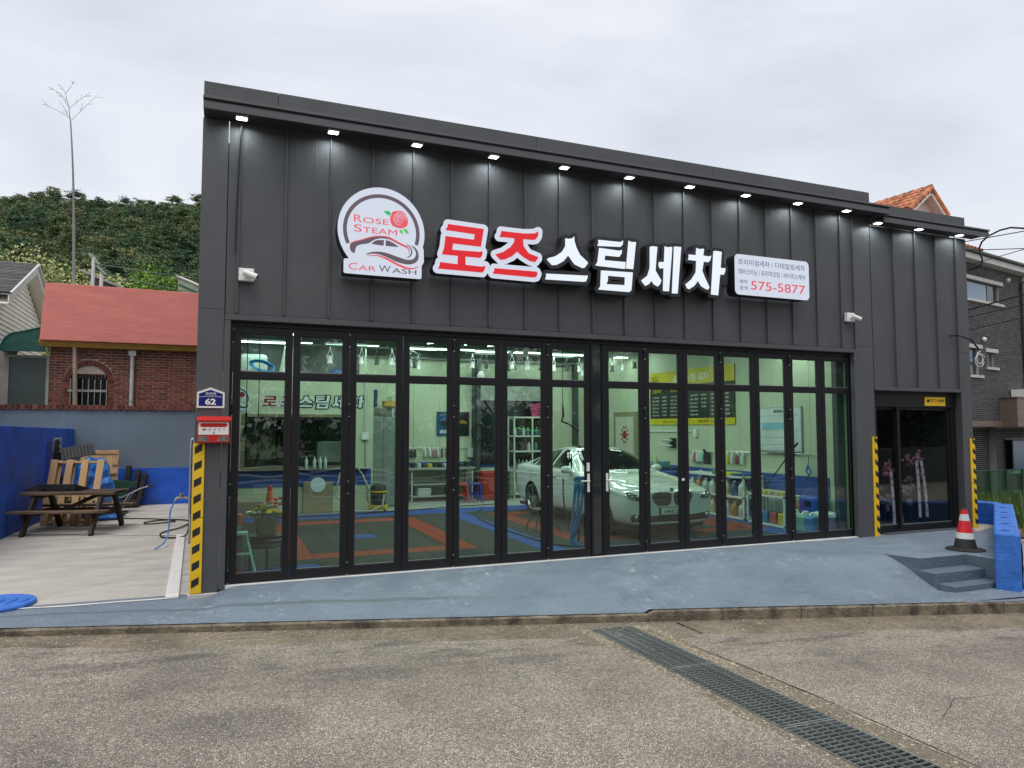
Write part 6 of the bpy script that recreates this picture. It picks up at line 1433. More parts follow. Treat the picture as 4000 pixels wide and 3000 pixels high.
# picnic table: local frame at its front left foot
PT = thing('picnic_table', 'dark weathered wooden picnic table with attached benches on the lot', 'picnic table', (-3.44, 6.12, -.105), R(-14))
Wd, Dp = 1.24, 1.42
for x in (.0, 1.14):
    for (a, b) in (((x+.04, 0, 0), (x+.04, .45, .70)), ((x+.04, 1.42, 0), (x+.04, .97, .70))): MB().beam(a, b, .055, .115, (0, 1, 0)).build('leg', M_darkwood, PT)
    MB().box(x-.005, x+.035, .05, 1.37, .30, .40).build('cross_beam', M_darkwood, PT); MB().box(x-.005, x+.035, .36, 1.06, .62, .70).build('top_beam', M_darkwood, PT)
for k in range(5): MB().box(-.20, 1.42, .34+.15*k, .48+.15*k, .695, .745).build('top_plank', M_wornwood if k in (0, 4) else M_darkwood, PT, bevel=.004)
for y in (-.04, 1.22):
    for k in range(2): MB().box(-.22, 1.42, y+.12*k, y+.11+.12*k, .40, .44).build('bench_plank', M_wornwood, PT, bevel=.004)
MB().beam((.30, .71, .33), (1.02, .71, .68), .04, .07).build('brace', M_darkwood, PT); MB().box(.03, 1.17, .69, .73, .32, .38).build('brace', M_darkwood, PT)
MB().box(.10, 1.10, 1.0, 1.06, .33, .40).build('brace', M_darkwood, PT)
# kerb ramps lying on it
M_ramp = pm('black_ramp_rubber', (.020, .020, .021), .5, var=.3, vs=20, bump=1.5, bs=50)
def ramp(loc, rot, label, grp='black kerb ramps in the yard', w_=.48, d_=.34, h_=.11):
    t = thing('kerb_ramp', label, 'kerb ramp', loc, 0, grp); t.rotation_euler = rot
    MB().add([(0, 0, 0), (w_, 0, 0), (w_, d_, 0), (0, d_, 0), (0, 0, .02), (w_, 0, .02), (w_, d_, h_), (0, d_, h_)], [(0, 3, 2, 1), (4, 5, 6, 7), (0, 1, 5, 4), (1, 2, 6, 5), (2, 3, 7, 6), (3, 0, 4, 7)]).build('ramp_body', M_ramp, t, bevel=.004)
    m = MB(); sl = (h_-.02)/d_
    for i in range(9):
        for j in range(6):
            x, y = .02+i*(w_-.04)/9, .02+j*(d_-.04)/6; z = .02+sl*(y+.02); m.box(x+.006, x+.04, y+.006, y+.04, z-.006, z+.008)
    m.build('grip_studs', M_ramp, t, kind='stuff')
    for x in (.08, w_-.14): MB().cyl((x+.03, d_-.001, .03), .025, .004, 10, axis='y').build('drain_notch', M_black, t)
    return t
ramp((-3.62, 7.15, .637), (0, R(8), R(-35)), 'black rubber kerb ramp on the left end of the picnic table, tilted')
ramp((-2.50, 6.98, .637), (0, 0, R(160)), 'black rubber kerb ramp lying flat on the middle of the picnic table', w_=.66, d_=.50, h_=.14)
# pallets leaning up behind the table
def pallet(loc, rot, label, w_=1.02, h_=1.28, n=4):
    t = thing('pallet', label, 'pallet', loc, 0, 'wooden pallets leaning behind the picnic table'); t.rotation_euler = rot
    for k in range(n):
        x = k*(w_-.14)/(n-1); MB().box(x, x+.14, -.018, 0, 0, h_).build('slat', M_timber, t, bevel=.002)
    for k in range(3):
        z = .02+k*(h_-.09)/2; MB().box(0, w_, .001, .08, z, z+.045).build('stringer', M_timber, t, bevel=.002)
    for k in range(n):
        x = .10+k*(w_-.24)/(n-1)-.04; MB().box(x, x+.12, .081, .098, 0, h_).build('slat', M_timber, t, bevel=.002)
    for k in range(n):
        for z in (.05, h_-.05):
            for dx in (.03, .07, .11): MB().cyl((k*(w_-.14)/(n-1)+dx, -.018, z), .004, -.002, 6, axis='y').build('nail', M_dgrey, t)
    return t
pallet((-3.50, 8.02, -.10), (R(-13), 0, R(-20)), 'pale timber pallet leaning upright behind the picnic table, open gaps between slats', 1.08, 1.30, 4)
pallet((-3.45, 7.75, -.10), (R(-8), 0, R(-22)), 'darker stained timber pallet standing low behind the table legs', 1.0, .62, 4)
# green spirit level like bar
MB().box(-3.25, -2.45, 7.58, 7.64, .28, .37).box(-2.95, -2.7, 7.575, 7.58, .30, .35).tf(Matrix.Translation((-2.85, 7.6, 0)) @ Matrix.Rotation(R(-24), 4, 'Z') @ Matrix.Translation((2.85, -7.6, 0))).build('long_green_case', pm('dark_green_case', (.02, .06, .03), .4, var=.5), None, label='long dark green case lying under the picnic table top', cat='case')
# plank board leaning on retaining wall
t = thing('plank_door', 'pale boarded wooden panel leaning against the grey retaining wall', 'wooden panel', (-3.28, 10.55, -.1), 0); t.rotation_euler = (R(-9), 0, 0)
for k in range(6): MB().box(.135*k+.002, .135*k+.133, 0, .02, 0, 1.40).build('board', M_timber, t, bevel=.002)
MB().box(.03, .78, -.022, 0, 1.31, 1.37).build('batten', M_timber, t); MB().box(.68, .79, -.03, 0, 1.04, 1.16).box(.64, .78, -.06, 0, .82, .87).build('block', M_timber, t)
# tarp bundle
def blob(name, c, r_, sq, mat, label, cat, seed=0, n=22, mm=14, amp=.18):
    rn = random.Random(seed); m = MB().sphere((0, 0, 0), r_, n, mm, sq); vs = []
    for x, y, z in m.v:
        f = 1+amp*(math.sin(7*x/r_+seed)*math.cos(5*y/r_+2*z/r_)+.5*math.sin(13*z/r_+9*x/r_)); vs.append((c[0]+x*f, c[1]+y*f, max(c[2]+z*f, -.10)))
    m.v = vs; return m.build(name, mat, None, False, label=label, cat=cat)
M_tarp = pm('blue_tarpaulin', (.02, .15, .50), .35, var=.25, vs=4, bump=2.5, bs=9)
blob('tarpaulin_bundle', (-2.78, 8.75, .48), .62, (.72, .50, 1.12), M_tarp, 'heap covered with bright blue tarpaulin behind the pallets', 'tarpaulin', 2)
ramp((-3.25, 8.55, 1.13), (R(18), R(-12), R(10)), 'black rubber kerb ramp lying on top of the blue tarpaulin heap', w_=.62, d_=.45, h_=.12)
blob('tarpaulin_sheet', (-2.42, 8.3, -.06), .35, (1.1, .55, .18), M_tarp, 'small flat blue tarpaulin on the ground right of the picnic table', 'tarpaulin', 5, amp=.1)
t = thing('cable_heap', 'tangled heap of black cable on the ground beside the picnic table', 'cable heap')
for k in range(9):
    P_ = [(-2.75+.09*q+random.uniform(-.03, .03), 8.15+.05*k+.03*q+random.uniform(-.05, .05), .28*math.exp(-q*.55)+.02*k*.3-.06+random.uniform(0, .02)) for q in range(9)]; MB().tube(P_, .013, 6).build('cable_strand', M_rubber, t)
# upright black ramp pieces
for i, x in enumerate((-2.42, -2.24, -2.12)):
    t = thing('kerb_ramp', ('tallest black ramp unit standing upright against the retaining wall', 'black ramp unit standing upright, middle of the upright row', 'shortest black ramp unit standing upright, right end of the row')[i], 'kerb ramp', (x, 11.0-.05*i, -.12), 0, 'black ramp units standing upright'); t.rotation_euler = (R(-6), R(4+3*i), 0)
    h_ = (1.02, .92, .84)[i]; MB().box(0, .11, 0, .28, 0, h_).build('ramp_body', M_ramp, t, bevel=.008)
    for z in (.15, .45, .72): MB().cyl((.055, 0, z), .035, -.004, 12, axis='y').build('hole', M_black, t)
MB().box(-2.65, -2.0, 10.6, 10.9, -.12, .06).build('ramp_stack', M_ramp, None, label='low black ramp unit lying on the ground below the upright ones', cat='kerb ramp', bevel=.01)
# wheelbarrow
WB = thing('wheelbarrow', 'green wheelbarrow with metal handles parked beside the blue tarpaulin', 'wheelbarrow')
M_bg = pm('barrow_green', (.008, .10, .045), .35, var=.15)
tp = [(-2.62, 9.2, .66), (-1.98, 9.55, .56), (-2.12, 10.05, .56), (-2.75, 9.7, .66)]; bt_ = [(-2.52, 9.4, .26), (-2.25, 9.52, .24), (-2.32, 9.75, .24), (-2.6, 9.65, .26)]
MB().add(tp+bt_+[(x*1.0+.012, y+.012, z-.02) for x, y, z in tp]+[(x, y, z+.02) for x, y, z in bt_], [(0, 4, 5, 1), (1, 5, 6, 2), (2, 6, 7, 3), (3, 7, 4, 0), (4, 7, 6, 5), (8, 9, 13, 12), (9, 10, 14, 13), (10, 11, 15, 14), (11, 8, 12, 15), (12, 13, 14, 15)]).build('tray', M_bg, WB)
MB().tube(tp+tp[:1], .014, 6).build('tray_rim', M_bg, WB)
MB().tube([(-2.62, 9.35, .24), (-2.2, 9.3, .26), (-1.86, 9.28, .44), (-1.62, 9.25, .52)], .014, 8).tube([(-2.6, 9.8, .24), (-2.2, 9.85, .26), (-1.9, 9.9, .40), (-1.7, 9.9, .46)], .014, 8).build('handle_bar', M_steel, WB)
MB().tube([(-1.70, 9.265, .505), (-1.56, 9.24, .53)], .020, 8).tube([(-1.78, 9.9, .44), (-1.64, 9.9, .47)], .02, 8).build('grip', M_rubber2, WB)
MB().tube([(-2.58, 9.35, .3), (-2.50, 9.2, .05), (-2.44, 9.15, -.09), (-2.30, 9.15, -.09), (-2.22, 9.25, .05), (-2.05, 9.3, .35)], .012, 6).tube([(-2.50, 9.8, .2), (-2.40, 9.8, -.09), (-2.28, 9.8, -.09), (-2.05, 9.9, .32)], .012, 6).build('stand', M_steel, WB)
wv = MB().tube([(-2.85+.17*math.cos(a), 9.5, .07+.17*math.sin(a)) for a in [R(22.5*q) for q in range(17)]], .035, 8); wv.build('wheel', M_rubber, WB)
MB().box(-2.62, -2.38, 8.15, 8.27, .345, .40).tf(Matrix.Identity(4)).build('paving_block', M_stone, None, label='grey white block lying on the end of the rear bench', cat='block', bevel=.006)
# manhole cover
t = thing('manhole_cover', 'bright blue painted lumpy manhole cover at the left edge of the apron', 'manhole cover', (-2.40, .42, -.10))
MB().lathe((0, 0, 0), [(.40, 0), (.41, .02), (.40, .040), (.0, .045)], 40).build('lid', M_blue2, t)
m = MB()
for k in range(6): m.tube([(-.32+.12*k, -.28+.03*k, .038), (-.26+.12*k, .0, .046), (-.30+.12*k, .27-.03*k, .038)], .014, 5)
m.build('lid_wrinkles', M_blue2, t)
# bamboo pole with bare twigs
BP = thing('bamboo_pole', 'tall thin bamboo pole with bare twigs at its tip, before the brick house', 'bamboo pole')
M_bam = pm('weathered_bamboo', (.30, .235, .18), .6, var=.3, vs=6, stretch=(1, 1, .4)); M_bam2 = pm('dark_bamboo', (.22, .21, .21), .6)
bx = lambda z: -3.60-.012*(z-2)-.0042*(z-2)**2+.02*math.sin(z*.9)
P_ = []; rr = []; z = 2.0; k = 0
while z < 9.66:
    P_.append((bx(z), 11.65, z)); rr.append(.058*(1-(z-2)/10.3)); z += .25
P_.append((bx(9.65), 11.65, 9.65)); rr.append(.013)
MB().tube(P_[:15], rr[:15], 10).build('pole_lower', M_bam, BP); MB().tube(P_[14:], rr[14:], 8).build('pole_upper', M_bam2, BP)
z = 2.25
while z < 9.6:
    r_ = .058*(1-(z-2)/10.3); MB().lathe((bx(z), 11.65, z-.012), [(r_*1.02, 0), (r_*1.14, .012), (r_*1.02, .024)], 10).build('node', M_bam if z < 5.5 else M_bam2, BP); z += .36
tw = MB(); tip = 9.65
main = [(bx(tip), 11.65, tip), (bx(tip)-.05, 11.65, tip+.36), (bx(tip)-.13, 11.65, tip+.70)]; tw.tube(main, [.011, .008, .005], 5)
rn = random.Random(4)
def twig(p, a, l, r_, d=0):
    q = (p[0]+l*math.cos(a), p[1]+rn.uniform(-.2, .2)*l, p[2]+l*math.sin(a)); mid = ((p[0]+q[0])/2+.03*l*math.sin(a), (p[1]+q[1])/2, (p[2]+q[2])/2+.03*l); tw.tube([p, mid, q], [r_, r_*.8, r_*.5], 4)
    if d < 2:
        for k in range(4 if d == 0 else 2):
            u = rn.uniform(.3, .95); twig((p[0]+(q[0]-p[0])*u, p[1]+(q[1]-p[1])*u, p[2]+(q[2]-p[2])*u), a+rn.choice((-1, 1))*rn.uniform(.4, .9), l*rn.uniform(.10, .26), r_*.6, d+1)
for (f, a, l) in ((0, 52, .95), (.02, 118, .55), (.1, 155, .62), (.45, 52, .72), (.5, 128, .40), (.75, 145, .45), (1, 66, .45), (1, 125, .30)):
    i = min(1, int(f*2)); u = f*2-i; p = tuple(main[i][j]+(main[min(2, i+1)][j]-main[i][j])*min(1, u) for j in range(3)); twig(p, R(a), l, .006)
tw.build('twigs', M_bam2, BP)
# ================================================================ BRICK HOUSE (left)
BH = thing('brick_house', 'single storey red brick house with pink red parapet and yellow cornice', 'house')
HY = 11.95; AX, AZ, AR, AI = -3.345, 3.0, .555, .425
MB().box(-4.22, .9, HY, HY+4, 1.4, 3.92).build('wall_mortar', M_mortar, BH)
def skipf(a, b, z0, z1):
    x0, x1 = -4.22+a, -4.22+b; zz0, zz1 = 2.0+z0, 2.0+z1
    def cut(zz):
        if zz < AZ: return AR+.012
        d = (AR+.012)**2-(zz-AZ)**2; return math.sqrt(d) if d > 0 else 0
    h = max(cut(zz0), cut(zz1)); 
    if h <= 0: return [(a, b)]
    L0, R0 = AX-h, AX+h; out_ = []
    if x0 < L0: out_.append((a, min(x1, L0)+4.22))
    if x1 > R0: out_.append((max(x0, R0)+4.22, b))
    return out_
bricks(BH, (-4.22, HY, 2.0), (1, 0, 0), 3.95, 1.90, .232, .054, .0155, M_brick, .018, skipf, 300, 'brick', (0, -1, 0))
m_v = {}
for i in range(19):                                 # arch voussoirs
    a = math.pi*(i+.5)/19; c, s_ = math.cos(a), math.sin(a); w0, w1 = AI*math.pi/19*.42, AR*math.pi/19*.42
    P_ = [(AX+AI*c-w0*s_, AZ+AI*s_+w0*c), (AX+AR*c-w1*s_, AZ+AR*s_+w1*c), (AX+AR*c+w1*s_, AZ+AR*s_-w1*c), (AX+AI*c+w0*s_, AZ+AI*s_-w0*c)]
    MB().xz(P_, HY-.045, HY+.1).build('brick', M_brick, BH)
for i in range(15):
    z = 2.0+.0695*i
    for sg in (-1, 1):
        a, b = sorted((AX+sg*AI, AX+sg*AR)); MB().box(a, b, HY-.045, HY+.12, z, z+.057).build('brick', M_brick, BH)
arcp = [(AX-AI, 2.0), (AX+AI, 2.0)]+[(AX+AI*math.cos(R(q*10)), AZ+AI*math.sin(R(q*10))) for q in range(19)]
for x0, x1 in ((AX-AI, AX+AI),):
    for i in range(9):
        z0 = 3.215+.0695*i; h = AI**2-(z0+.057-AZ)**2
        if h <= .01: break
        h = math.sqrt(h); xx = AX-h+(.1 if i % 2 else 0)
        MB().box(AX-h, xx, HY+.005, HY+.05, z0, z0+.057).build('brick', M_brick, BH) if i % 2 else None
        while xx < AX+h-.03: MB().box(xx+.008, min(xx+.24, AX+h), HY+.005, HY+.05, z0, z0+.057).build('brick', M_brick, BH); xx += .25
for i in range(12): MB().box(AX-AI+.0705*i+.006, AX-AI+.0705*i+.066, HY, HY+.05, 3.10, 3.205).build('brick', M_brick, BH)
W = bpy.data.objects.new('window', None); col.objects.link(W); W.parent = BH
MB().box(AX-AI, AX+AI, HY-.012, HY-.002, 2.0, 3.10).build('pane', pm('black_window', (.008, .010, .012), .15), W)
MB().box(AX-.03, AX+.01, HY-.02, HY-.012, 2.0, 3.1).box(AX-AI, AX-AI+.05, HY-.02, HY-.012, 2.0, 3.1).build('frame', M_dgrey, W)
G_ = bpy.data.objects.new('window_grille', None); col.objects.link(G_); G_.parent = BH
for i in range(7): MB().cyl((AX-.40+.135*i, HY-.075, 2.0), .009, 1.06, 8).build('bar', M_lightm, G_)
for z in (2.13, 2.74): MB().box(AX-.45, AX+.42, HY-.095, HY-.055, z, z+.06).build('rail', pm('grille_rail', (.32, .31, .27), .6), G_)
MB().tube([(-2.365, HY-.10, 2.0), (-2.365, HY-.10, 3.72)], .052, 12).box(-2.45, -2.28, HY-.17, HY-.02, 3.70, 3.84).build('downpipe', M_lightm, BH)
for z in (2.5, 3.4): MB().lathe((-2.365, HY-.10, z), [(.058, 0), (.058, .03)], 12).build('pipe_clip', M_steel, BH)
M_och = pm('ochre_paint', (.36, .21, .025), .55, var=.12); M_pink = pm('pink_red_render', (.60, .195, .165), .85, var=.08, vs=2.5, bump=1.0, bs=30, dirt=(.50, .165, .14), ds=3, dt=(.5, .8), stretch=(.5, 1, 2))
for k, (z0, z1, d) in enumerate(((3.855, 3.90, .36), (3.90, 3.945, .39), (3.945, 3.99, .42))): MB().box(-4.22-d*.45, .9, HY-d, HY+.02, z0, z1).build('cornice_moulding', M_och, BH, bevel=.008)
m = MB(); 
m.add([(-4.36, HY-.52, 3.99), (.9, HY-.52, 3.99), (.9, HY-.44, 5.40), (-4.30, HY-.44, 5.43), (-4.36, HY+.2, 3.99), (.9, HY+.2, 3.99), (.9, HY+.2, 5.40), (-4.30, HY+.2, 5.43)], [(0, 1, 2, 3), (3, 2, 6, 7), (0, 3, 7, 4), (0, 4, 5, 1), (4, 7, 6, 5), (1, 5, 6, 2)])
m.build('parapet', M_pink, BH, bevel=.012)
MB().box(-4.3, .9, HY-.1, HY+4, 3.9, 4.2).build('roof_slab', M_conc, BH)
# entrance of the house further left: green awning and large window
t = thing('awning', 'dark green curved awning between the white house and the brick house', 'awning')
m = MB(); vs = []
for i in range(9):
    a = R(90*i/8); x = -5.20+.38*(1-math.cos(a)); z = 3.70+.48*math.sin(a)
    vs += [(x, HY-.35, z-.0), (x, HY+1.2, z)]
vs += [(-4.30, HY-.35, 4.34), (-4.30, HY+1.2, 4.34)]
m.add(vs, [(2*i, 2*i+2, 2*i+3, 2*i+1) for i in range(9)])
fv = [vs[2*i] for i in range(10)]+[(-4.24, HY-.35, 3.70)]
m.add([(x, HY-.35, z) for x, _, z in fv], [tuple(range(11))])
m.build('awning_sheet', pm('dark_green_vinyl', (.004, .062, .048), .45, var=.15, bump=1, bs=8), t)
MB().tube([(x, HY-.36, z) for x, _, z in fv[:10]], .02, 6).build('awning_edge', pm('edge_green', (.01, .11, .08), .4), t)
t = thing('large_window', 'large grey green window with pale frame left of the brick wall', 'window')
MB().box(-5.08, -4.29, HY+.02, HY+.05, 1.9, 3.58).build('pane', pm('frosted_grey_green', (.07, .10, .095), .25, var=.15, vs=2), t)
MB().box(-5.13, -5.08, HY-.02, HY+.06, 1.9, 3.64).box(-4.29, -4.225, HY-.02, HY+.06, 1.9, 3.64).box(-5.08, -4.29, HY-.02, HY+.06, 3.58, 3.64).build('frame', pm('beige_frame', (.34, .32, .28), .5), t)
MB().box(-5.6, -5.13, HY-.02, HY+.3, 1.9, 3.70).build('frame_post', pm('beige_frame2', (.36, .33, .29), .6), t)
0 and blob('painted_reflection', (-4.52, HY-.06, 2.62), .22, (1.2, .12, .5), pm('pale_blurred_reflection', (.45, .5, .48), .7), 'pale ornament seen in the large window left of the brick wall', 'reflection', 3)  # pale blob standing in for a reflection in the glass; switched off
# ================================================================ WHITE SIDED HOUSE
WH = thing('white_house', 'white house with horizontal siding and grey shingle roof at the left edge', 'house')
M_side = pm('cream_vinyl_siding', (.86, .83, .73), .55, var=.05, vs=1.5, dirt=(.66, .62, .53), ds=1.2, dt=(.55, .85))
# gable wall, seen obliquely: from near-left to far-right; built in a local frame (u along the wall, z up)
WO = Vector((-5.50, 11.9, 0)); WU = Vector((-.03, 1, 0)).normalized(); WN = Vector((WU.y, -WU.x, 0))
apex_u, apex_z, eave_z = 3.3, 6.30, 5.05
def wz(u): return apex_z-(apex_z-eave_z-.0)*abs(u-apex_u)/2.85
z = 1.0
while z < apex_z-.2:
    # siding clipped below the rake
    zt = z+.13
    ul = apex_u-(apex_z-zt)*2.85/(apex_z-eave_z); ur = apex_u+(apex_z-zt)*2.85/(apex_z-eave_z)
    ul = max(ul, -2.5); ur = min(ur, 6.2)
    if ur-ul > .1:
        a = WO+WU*ul; b = WO+WU*ur
        MB().add([tuple(a+WN*.03+Vector((0, 0, z))), tuple(b+WN*.03+Vector((0, 0, z))), tuple(b+Vector((0, 0, zt))), tuple(a+Vector((0, 0, zt))), tuple(a+Vector((0, 0, z))), tuple(b+Vector((0, 0, z)))], [(0, 1, 2, 3), (0, 4, 5, 1)]).build('siding_board', M_side, WH)
    z = zt
core = [WO+WU*(-2.5), WO+WU*6.2]
cz_ = lambda u: apex_z-(apex_z-eave_z)*abs(u-apex_u)/2.85
back = -WN*5
pts = [(-2.5, 0), (6.2, 0), (6.2, cz_(6.2)-.05), (apex_u, apex_z-.1), (-2.5, cz_(-2.5)-.05)]
vs = [tuple(WO+WU*u+Vector((0, 0, z))-WN*.01) for u, z in pts]+[tuple(WO+WU*u+Vector((0, 0, z))+back) for u, z in pts]
MB().add(vs, [(0, 1, 2, 3, 4), (9, 8, 7, 6, 5), (0, 4, 9, 5), (4, 3, 8, 9), (3, 2, 7, 8), (2, 1, 6, 7)]).build('wall_core', M_side, WH)
M_trim = pm('white_rake_trim', (.66, .67, .65), .5, var=.04); M_shing = pm('grey_shingle', (.105, .10, .095), .9, var=.3, vs=8, bump=1, bs=40, rnd=.35)
for sg in (-1, 1):   # rake boards, soffit strips, roof planes
    ov = .34; e = apex_u+sg*3.15
    def pt(u, dz, out_): return WO+WU*u+WN*out_+Vector((0, 0, cz_(u)+dz))
    MB().add([tuple(pt(apex_u, .02, ov)), tuple(pt(e, .02, ov)), tuple(pt(e, .22, ov)), tuple(pt(apex_u, .22, ov)), tuple(pt(apex_u, .02, ov-.03)), tuple(pt(e, .02, ov-.03)), tuple(pt(e, .22, ov-.03)), tuple(pt(apex_u, .22, ov-.03))], [(0, 1, 2, 3), (7, 6, 5, 4), (3, 2, 6, 7), (0, 4, 5, 1), (1, 5, 6, 2)]).build('rake_board', M_trim, WH)
    MB().add([tuple(pt(apex_u, .24, ov+.05)), tuple(pt(e, .24, ov+.05)), tuple(pt(e, .30, ov+.05)), tuple(pt(apex_u, .30, ov+.05)), tuple(pt(apex_u, .24, ov-.2)), tuple(pt(e, .24, ov-.2)), tuple(pt(e, .30, ov-.2)), tuple(pt(apex_u, .30, ov-.2))], [(0, 1, 2, 3), (3, 2, 6, 7), (0, 4, 5, 1)]).build('rake_cap', M_trim, WH)
    for k in range(22):
        u0, u1 = apex_u+sg*3.15*k/22, apex_u+sg*3.15*(k+.92)/22
        MB().add([tuple(pt(u0, .0, ov-.02)), tuple(pt(u1, .0, ov-.02)), tuple(pt(u1, .0, .0)), tuple(pt(u0, .0, .0)), tuple(pt(u0, .02, ov-.02)), tuple(pt(u1, .02, ov-.02)), tuple(pt(u1, .02, 0)), tuple(pt(u0, .02, 0))], [(0, 3, 2, 1), (4, 5, 6, 7), (0, 1, 5, 4), (1, 2, 6, 5), (3, 0, 4, 7)]).build('soffit_board', M_side, WH)
    for k in range(20):
        u0, u1 = apex_u+sg*3.15*k/20, apex_u+sg*3.15*(k+1.08)/20; q0, q1 = (.31, .33)
        MB().add([tuple(pt(u0, q0, ov)), tuple(pt(u1, q1, ov)), tuple(pt(u1, q1, -5)), tuple(pt(u0, q0, -5))]+[tuple(pt(u1, q1-.02, ov)), tuple(pt(u1, q1-.02, -5))], [(0, 1, 2, 3), (1, 4, 5, 2)]).build('shingle_course', M_shing, WH)
# ================================================================ washing-line frame, corrugated sheet, green canopy, on the roof behind
t = thing('drying_frame', 'white posts carrying pale green T pipes and wires above the red parapet', 'drying frame')
for (x, z) in ((-3.52, 6.46), (-3.32, 6.08)):
    yy2 = 13.0
    MB().tube([(x, yy2, 4.2), (x+.015, yy2, z)], .045, 8).build('post', pm('white_post', (.62, .64, .66), .5), t)
M_pg = pm('pale_green_pipe', (.22, .32, .27), .5)
MB().tube([(-3.63, 13.0, 6.56), (-3.38, 13.0, 6.28)], .042, 10).tube([(-3.42, 12.95, 6.22), (-3.20, 12.95, 6.0)], .038, 10).build('t_pipe', M_pg, t)
for i in range(7): a = (-3.60+.06*i, 6.53-.07*i); MB().tube([(a[0], 13, a[1]), (a[0]+.09, 13, a[1]+.015)], .010, 5).build('prong', M_pg, t)
for (a, b) in (((-3.38, 13, 6.28), (-.3, 13.3, 6.12)), ((-3.22, 13, 6.03), (-.3, 13.2, 5.62))): MB().tube([a, ((a[0]+b[0])/2, a[1], (a[2]+b[2])/2-.05), b], .010, 5).build('wire', pm('green_wire', (.10, .16, .13), .6), t)
MB().add([(-3.90, 13.6, 6.24), (-2.05, 13.4, 5.45), (-2.05, 14.8, 5.49), (-3.90, 15.0, 6.32), (-3.90, 13.6, 6.18), (-2.05, 13.4, 5.39), (-2.05, 14.8, 5.43), (-3.90, 15.0, 6.26)], [(0, 1, 2, 3), (7, 6, 5, 4), (0, 4, 5, 1), (1, 5, 6, 2), (3, 7, 4, 0)]).build('corrugated_roof_sheet', pm('old_roof_sheet', (.30, .31, .30), .6, var=.3), None, label='sloping weathered roof sheet behind the red parapet', cat='roof sheet')
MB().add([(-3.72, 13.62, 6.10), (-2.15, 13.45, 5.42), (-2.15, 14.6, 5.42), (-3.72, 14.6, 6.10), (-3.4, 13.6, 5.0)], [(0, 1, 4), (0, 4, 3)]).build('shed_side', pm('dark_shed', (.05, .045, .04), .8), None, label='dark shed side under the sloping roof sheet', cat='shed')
t = thing('green_canopy', 'translucent green canopy panel with white edge beside the dark building', 'canopy')
MB().add([(-1.46, 13.6, 6.20), (.4, 13.4, 5.42), (.4, 13.4, 4.85), (-1.38, 13.6, 5.2)], [(0, 1, 2, 3)]).add([(-1.46, 13.64, 6.20), (.4, 13.44, 5.42), (.4, 13.44, 4.85), (-1.38, 13.64, 5.2)], [(3, 2, 1, 0)]).build('canopy_sheet', pm('pale_green_sheet', (.30, .38, .26), .5, var=.2), t)
MB().tube([(-1.49, 13.58, 6.24), (.4, 13.38, 5.46)], .035, 6).build('white_edge', M_trim, t)
for k in range(3): MB().tube([(-1.42+.02*k, 13.57, 6.0-.2*k), (.4, 13.37, 5.22-.2*k)], .03, 6).build('green_bar', pm('bar_green', (.02, .13, .08), .5), t)

# ================================================================ RIGHT SIDE
# blue parapet with pale rough outer panel
BP2 = thing('blue_parapet', 'bright blue painted low parapet wall turning the corner beside the steps', 'parapet')
def wallseg(a, b, h0, h1, z0a, z0b, th, side, name, mat, par, bev=.03):
    a, b = Vector(a), Vector(b); d = (b-a).normalized(); n_ = Vector((-d.y, d.x))*side*th
    v = [(a.x, a.y, z0a), (b.x, b.y, z0b), (b.x+n_.x, b.y+n_.y, z0b), (a.x+n_.x, a.y+n_.y, z0a), (a.x, a.y, h0), (b.x, b.y, h1), (b.x+n_.x, b.y+n_.y, h1), (a.x+n_.x, a.y+n_.y, h0)]
    return MB().add(v, [(0, 3, 2, 1), (4, 5, 6, 7), (0, 1, 5, 4), (1, 2, 6, 5), (2, 3, 7, 6), (3, 0, 4, 7)]).build(name, mat, par, bevel=bev)
wallseg((9.665, -2.36), (13.50, .20), .40, .40, -.56, -.56, .30, -1, 'wall_body', M_blue2, BP2)
wallseg((13.50, .20), (13.42, 1.2), .40, .40, -.3, -.3, .25, -1, 'wall_body', M_blue2, BP2)
wallseg((12.68, .60), (13.6, .60), .36, .36, -.3, -.3, .2, 1, 'wall_body', M_blue2, BP2, .01)
dv = (Vector((13.50, .20))-Vector((9.665, -2.36))).normalized(); nv = Vector((dv.y, -dv.x))
for k in range(5):
    c = Vector((9.665, -2.36))+dv*(.35+.85*k)+nv*.14; MB().lathe((c.x, c.y, .398), [(.05, 0), (.055, .006), (.02, .008)], 12).build('top_hole', pm('deep_blue', (.01, .04, .22), .5), BP2)
c0 = Vector((9.665, -2.36))+dv*.22+nv*.312; c1 = c0+dv*2.3
m = MB(); vs = []
for i in range(21):
    for j in range(9):
        p = c0.lerp(c1, i/20); vs.append((p.x+nv.x*random.uniform(0, .02), p.y+nv.y*random.uniform(0, .02), -.40+.62*j/8))
m.add(vs, [(i*9+j, i*9+9+j, i*9+10+j, i*9+j+1) for i in range(20) for j in range(8)]).build('rough_panel', pm('flaking_white', (.55, .53, .48), .9, var=.2, bump=2, bs=25), BP2)
# cone outside
M_coneb = pm('cone_black', (.02, .02, .02), .6)
cone((10.27, -1.52, 0), [(.24, M_coneb), (.15, M_refl), (.30, M_conered), (.16, M_refl), (.12, M_conered), (.03, M_coneb)], .62, .155, .035, 'red, white and black striped traffic cone standing above the steps', .255)
